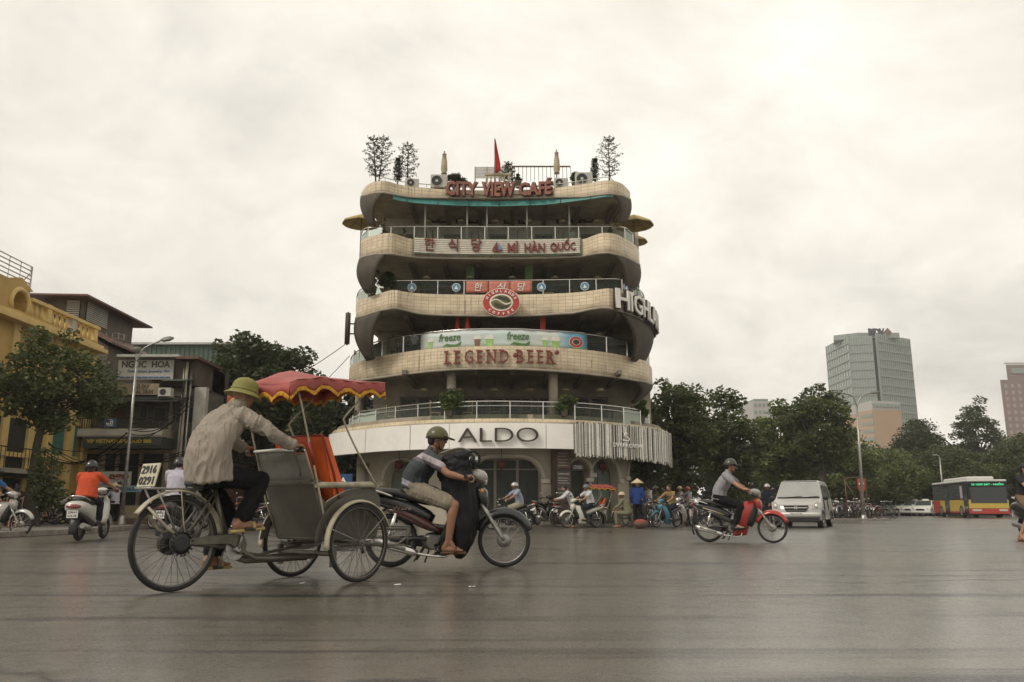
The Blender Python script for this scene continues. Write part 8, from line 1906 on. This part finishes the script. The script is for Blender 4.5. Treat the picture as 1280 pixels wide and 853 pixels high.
# --- taxis and cars
sed=[(-2.15,.25),(-2.2,.55),(-2.1,.92),(-1.6,.98),(-1.15,1.40),(-.2,1.43),(.15,1.38),(.95,.95),(1.9,.82),(2.1,.65),(2.12,.40),(2.05,.24)]
def sedan(label,loc,deg,paint,taxi=True,group='cars and taxis parked in a row left of the bus'):
 t,hw=car('parked_car',label,'car',loc,deg,1.68,sed,.90,.62,paint,[('side_window',[(-1.45,1.0),(-.35,1.0),(-.35,1.34),(-1.08,1.33)],CARG),('side_window',[(-.25,1.0),(.75,.99),(.12,1.33),(-.25,1.34)],CARG)],wheels=(-1.3,1.3),wr=.30,group=group)
 part('windscreen',CARG,t,lambda m:slabq(m,(.93,-.70,.97),(.93,.70,.97),(.19,.58,1.37),(.19,-.58,1.37),.015));part('grille',CARB,t,lambda m:m.box((2.08,-.35,.5),(2.135,.35,.66)))
 for s_ in(-1,1):part('headlight',M('headlight_glass',(.5,.49,.44)),t,lambda m:m.ball((2.0,s_*.62,.66),(.12,.17,.09),10));part('mirror',paint,t,lambda m:m.ball((.68,s_*.92,1.0),(.06,.1,.06),8))
 part('bumper',paint,t,lambda m:m.box((2.02,-.8,.28),(2.17,.8,.46)),bevel=.04)
 if taxi:part('roof_sign',WHITEP,t,lambda m:m.box((-.5,-.28,1.43),(-.35,.28,1.56)),bevel=.02)
 return t
TAXW=M('taxi_white',(.62,.61,.57),.3,0,.03,3,coat=.5);DRED=M('dark_red_car',(.16,.02,.02),.3,0,.05,3,coat=.5);SILC=M('silver_car',(.40,.40,.38),.3,.4,.04,3,coat=.5)
wh=['closest to the bus','second left of the bus','third left of the bus','fourth left of the bus','fifth left of the bus','sixth left of the bus','just right of the street lamp base','behind the left end of the bicycle stand','just right of the white van']
for i,(px,Y,mt,tx) in enumerate(((1157,78,TAXW,1),(1143,79,TAXW,1),(1127,80,TAXW,1),(1113,80.5,SILC,0),(1100,81,DRED,0),(1090,82,TAXW,0),(1078,82.5,TAXW,1),(1058,83,SILC,0),(1045,84,TAXW,0))):
 sedan('%s %s %s'%({TAXW:'white',SILC:'silver',DRED:'dark red'}[mt],'taxi' if tx else 'car',wh[i]),(PY(px,640,Y).x,Y,0),-128,mt,tx)
 # --- bicycles
def bicycle(label,loc,deg,col=BLKPAINT,group=None,scale=1.0):
 t=thing('bicycle',label,'bicycle',loc,deg,group,scale)
 for x in(0,1.04):wheel(t,(x,0,.33),.33,.019,20,single=False,rimm=DSTEEL,nseg=28,hub=(.02,.035))
 part('frame',col,t,lambda m:[m.tube(p,.014,6) for p in([(0,0,.33),(.42,0,.29),(.30,0,.75)],[(0,0,.33),(.32,0,.68)],[(.42,0,.29),(.85,0,.66)],[(.34,0,.62),(.84,0,.72)],[(.82,0,.84),(.88,0,.62),(1.04,0,.33)])]);part('saddle',BLACKP,t,lambda m:sweep(m,[(.14,0,.80),(.26,0,.81),(.38,0,.80)],[.02,.03,.015],[.08,.07,.03],10))
 part('handlebar',CHROME,t,lambda m:m.tube(spline([(.66,-.26,.93),(.80,-.2,.95),(.83,0,.90),(.80,.2,.95),(.66,.26,.93)],3),.011,6));part('mudguard',CHROME,t,lambda m:(arc_band(m,(0,.33),.345,60,190,.025,0,n=10),),solid=.003);part('crank',DSTEEL,t,lambda m:(m.lathe([(.08,-.03),(.08,-.02)],16,'y',Matrix.Translation((.42,0,.29))),m.tube([(.42,-.12,.14),(.42,-.04,.14),(.42,.0,.29),(.42,.04,.44),(.42,.12,.44)],.009,5)))
 part('rack',CHROME,t,lambda m:m.tube([(-.25,-.06,.70),(.22,-.05,.70),(.22,.05,.70),(-.25,.06,.70)],.007,5,closed=True));return t
q=random.Random(2)
pk=thing('parking_frame','rusty steel frame with a small red sign above the parked bikes right of the van','frame',(PY(1073,640,47).x,47,0));w_=1.15;h0=PY(1073,598,47).z
part('post',TINR,pk,lambda m:[m.tube([(x,y,0),(x,y,h0)],.03,6) for x in(-.62,.55) for y in(0,)] and None,kind='stuff')
part('top_rail',TINR,pk,lambda m:m.tube([(-.65,0,h0),(.6,0,h0+.08)],.03,6));part('brace',TINR,pk,lambda m:m.tube([(-.6,0,h0-.2),(-.15,0,h0-1.0),(-.12,0,0)],.025,6));part('brace',TINR,pk,lambda m:m.tube([(.2,.1,0),(.25,.1,h0)],.025,6))
sg=thing('warning_sign','small red sign on the frame above the parked bikes','sign',(PY(1079.5,640,46.9).x,46.9,PY(1079,612,46.9).z));part('board',M('rusty_red_sign',(.36,.07,.03),.5,0,.2,4),sg,lambda m:m.box((-.2,-.02,0),(.2,.02,.60)));part('bar',WHITELET,sg,lambda m:m.box((-.14,-.03,.28),(.14,-.021,.35)))
part('pointed_foot',M('rusty_red_sign',(.36,.07,.03)),sg,lambda m:m.prism([(-.18,-.01),(0,-.28),(.18,-.01)],-.02,.02))
ppl=['rightmost, lying low at the end of the stand','second from the right','third from the right','fourth from the right','fifth from the right','sixth from the right','seventh from the right','eighth from the right','leftmost beside the van']
bx0=bicycle('bicycle in the stand by the van, '+ppl[0],(PY(1098,640,46.5).x,46.5,.1),15,BLKPAINT,'bicycles and bikes in the stand right of the van')
for i in range(1,9):dup(bx0,(PY(1100-i*7,640,46.8).x,46.6+q.random()*1.6,.1),q.uniform(-30,210),'bicycle in the stand by the van, '+ppl[i])
for i in range(7):dup((protoA,protoB,protoC)[i%3],(PY(1094-i*8.2,640,48.5).x,48.4+q.random(),.1),q.uniform(60,130),'parked motorbike behind the bicycles right of the van, %s in its row'%('first','second','third','fourth','fifth','sixth','last')[i])['group']='bicycles and bikes in the stand right of the van'
pi=MB();pi.prism([(PY(1036,640,46).x,45.7),(PY(1110,640,46).x,45.7),(PY(1108,640,50).x,50.5),(PY(1030,640,50).x,50.5)],.004,.1,'z');pi.build('parking_island',KERB,kind='structure')
# --- people and bikes along the cafe
GB='people and bikes in front of the cafe'
def onbike(px,Y,deg,bname,bl,rl,cl,hat,bikecol=None,front=None,kind='moto',sc=.93,rj=None,**k):
 loc=(PY(px,640,Y).x,Y,0)
 b=moto('motorbike',bl,loc,deg,bikecol or BLKPAINT,BLKPAINT,front=front or bikecol,scale=sc)
 if rl:person(rl,loc,deg,rj or rider_joints(.0,-.02),cl,SKIN,.018,hat,sc,hair=True,build_eyes=False)
 return b
onbike(657,26.0,202,'m','dark motorbike under the man in a blue checked shirt left of the brick pillar','man in blue checked shirt and grey helmet on a motorbike by the big arch',dict(shirt=CHK,sleeve='short',trousers=KH2,legs='long',shoes=(BLACKP,'shoe')),('round',SILV))
onbike(745,28.0,205,'m','white motorbike facing left below the small dark shop sign','man in pale shirt and dark helmet on the white motorbike by the narrow arch',dict(shirt=WHS,sleeve='short',trousers=DKJ,legs='long',shoes=(BLACKP,'shoe')),('round',M('grey_helmet',(.12,.12,.12),.4)),M('cream_white_paint',(.55,.53,.44),.35,0,.05,4,coat=.3))
bl_=(PY(699,640,28.5).x,28.5,.0);bicycle('old bicycle at the foot of the brick pillar',bl_,5,BLKPAINT)
pers('woman in white jacket leaning over the bicycle by the brick pillar',716,28.4,.0,185,dict(standing(arms=1,lean=.22)),dict(shirt=WHS,sleeve='long',trousers=DKJ),None,s=.88,hair='long')
onbike(845,29.0,222,'m','bright blue fronted motorbike right of the cafe arcade','man in mustard patterned shirt on the blue motorbike right of the arcade',dict(shirt=YSH,sleeve='short',trousers=DKJ,legs='long',shoes=(BLACKP,'shoe')),None,BLKPAINT,M('turquoise_blue_paint',(.05,.17,.23),.3,0,.05,4,coat=.4))
dup(protoC,(PY(672,640,29).x,29,.06),60,'black motorbike parked in the corner of the big arch')['group']='motorbikes parked by the cafe'
for i,(px,Y,d,pr,lb_) in enumerate(((858,31,240,protoA,'silver motorbike parked just right of the blue one'),(868,32,250,protoB,'maroon motorbike parked second right of the blue one'),(878,33,235,protoC,'black motorbike parked behind the red motorbike tail'),(816,31.5,255,protoC,'black motorbike parked behind the conical hat vendor'),(890,36,245,protoA,'silver motorbike under the trees behind the red motorbike rider'),(863,37,230,protoB,'maroon motorbike deeper under the trees right of the cafe'),(693,30.0,90,protoA,'silver motorbike nose-in to the brick pillar'),(905,40,240,protoC,'black motorbike far under the second tree'),(925,44,250,protoA,'silver motorbike far under the trees left of the van'),(945,45,240,protoB,'maroon motorbike far under the trees beside the van'))):dup(pr,(PY(px,640,Y).x,Y,.0),d,lb_)['group']='motorbikes parked by the cafe'
c2=dup(cy,(PY(787,640,29.2).x,29.2,0),183,'small far cyclo with red canopy waiting by the narrow arch of the cafe',.82)
pers('vendor in blue blouse and conical hat standing right of the far cyclo',797,27.6,0,60,standing(),dict(shirt=BLS2,sleeve='long',trousers=BLKT),('conical',STRAW),s=.93)
pers('vendor in faded olive clothes and yellow straw hat sitting by the far cyclo',786,28.2,0,150,sitting(.10,.42),dict(shirt=OLV,sleeve='long',trousers=OLV),('sunhat',STRAW),s=.98)
bk=thing('basket','round red brown vendor basket on the road at the feet of the conical hat woman','basket',(PY(800,640,27.0).x,27.0,0),scale=.8);BSK=M('woven_bamboo',(.12,.08,.05),.7,0,.3,30,.4)
part('bowl',BSK,bk,lambda m:m.lathe([(.14,0),(.26,.10),(.31,.24),(.29,.25),(.2,.2)],20));part('cloth',M('red_wrapped_goods',(.26,.05,.035),.8,0,.3,12),bk,lambda m:m.ball((0,0,.24),(.26,.26,.13),14))
bicycle('vendor bicycle behind the basket and the crouching vendor',(PY(776,640,28.8).x,28.8,0),10,BLKPAINT)
for px,Y,d,sh_,hat,lb_ in((812,33,200,WHS,None,'person in white shirt standing in shade right of the arcade'),(822,34,170,YSH,('round',WHITEP),'person in mustard top and white helmet in shade beside the blue motorbike'),(852,36,190,LAV,('sunhat',STRAW),'person in pale lavender top and straw hat under the tree right of the blue motorbike'),(862,36,200,PSH,('round',REDP),'person in pale pink top and red helmet among the parked motorbikes')):pers(lb_,px,Y,0,d,standing(arms=1),dict(shirt=sh_,sleeve='short',trousers=DKJ),hat,s=.95,vox=.022)
pers('person in dark clothes walking behind the white van bonnet',962,32,0,200,standing(),dict(shirt=DKJ,sleeve='long',trousers=DKJ),('round',SILV),s=.95,vox=.022)
re_=PZ(1292,674);scooter('scooter','dark scooter cut off by the right picture edge',(re_.x,re_.y,0),-82,BLKPAINT);re_=PZ(1277,676)
J=scoot_joints();J.update(knR=(.50,-.22,.60),anR=(.30,-.36,.12),toR=(.46,-.40,.04),knL=(.55,.20,.62),anL=(.42,.30,.12),toL=(.58,.33,.04))
person('woman with long dark hair and brown shorts on a scooter at the right edge',(re_.x,re_.y,0),-72,J,dict(shirt=DKSH,sleeve='short',trousers=M('brown_shorts',(.16,.10,.06),.85),legs='short',shoes=(BROWNSH,'sandal')),SKIN,.014,None,.95,hair='long')
# --- people on the cafe balconies
def balc(lb_,px,P,ref,sh_,ins=.7,deg=-90,s=.62):
 p=on_rail_pt(P,px,ZT[ref]+.3,ins);person(lb_,(p.x,p.y,ZT[ref]-.08),deg,standing(),dict(shirt=sh_,sleeve='short',trousers=DKJ),SKIN,.026,None,s,build_eyes=False)
balc('guest in a pale top leaning by the third floor railing at the left corner',472,P3,'l3',PSH);balc('guest in tan top beside the pale one at the left corner of the third floor',480,P3,'l3',YSH);balc('guest in lavender top standing left of the freeze banner',504,P3,'l3',LAV);balc('guest in white near the right end of the fifth floor railing',716,P5,'l5',WHS,s=.55)
for px in(560.5,576):p=on_rail_pt(P3,px,ZT['l3']+.5,.8);t=thing('folded_parasol','folded red parasol on the third floor, %s'%('left of the pair' if px<570 else 'right of the pair'),'parasol',(p.x,p.y,ZT['l3']-.08),group='folded red parasols');part('canopy',REDC,t,lambda m:m.lathe([(.17,.3),(.15,.5),(.09,1.2),(.04,1.55),(0,1.6)],9));part('pole',WOODP,t,lambda m:m.tube([(0,0,0),(0,0,1.62)],.02,6))
q=random.Random(9)
for i,(px,py) in enumerate(((378,731),(497,732),(590,735))):
 p=PZ(px,py);t=MB();n=7;w_=.02+q.random()*.02;t.add([(w_*q.uniform(.5,1.3)*math.cos(2*PI*k/n),w_*q.uniform(.4,1)*math.sin(2*PI*k/n),.006+q.random()*.012) for k in range(n)],[tuple(range(n))]);o=t.build('litter',WHITEP,None,solid=.003);o.location=p
 tag(o,'scrap of pale litter on the wet road, %s'%('below the front of the cyclo','left of the motorbike shadow','below the black motorbike','in the right foreground','below the rear wheel of the red motorbike','nearest below the middle of the black motorbike')[i],'litter','scraps of litter on the road')
 # ------ thin damp air
hz=bpy.data.materials.new('thin_haze');hz.use_nodes=True;nt=hz.node_tree;nt.nodes.remove(nt.nodes['Principled BSDF']);pv=nt.nodes.new('ShaderNodeVolumePrincipled');pv.inputs['Density'].default_value=.00055;pv.inputs['Color'].default_value=(.97,.95,.92,1);pv.inputs['Anisotropy'].default_value=.2
nt.links.new(pv.outputs[0],nt.nodes['Material Output'].inputs['Volume'])
m=MB();m.box((-575,-70,-1),(575,655,98));o=m.build('haze',hz,kind='stuff')
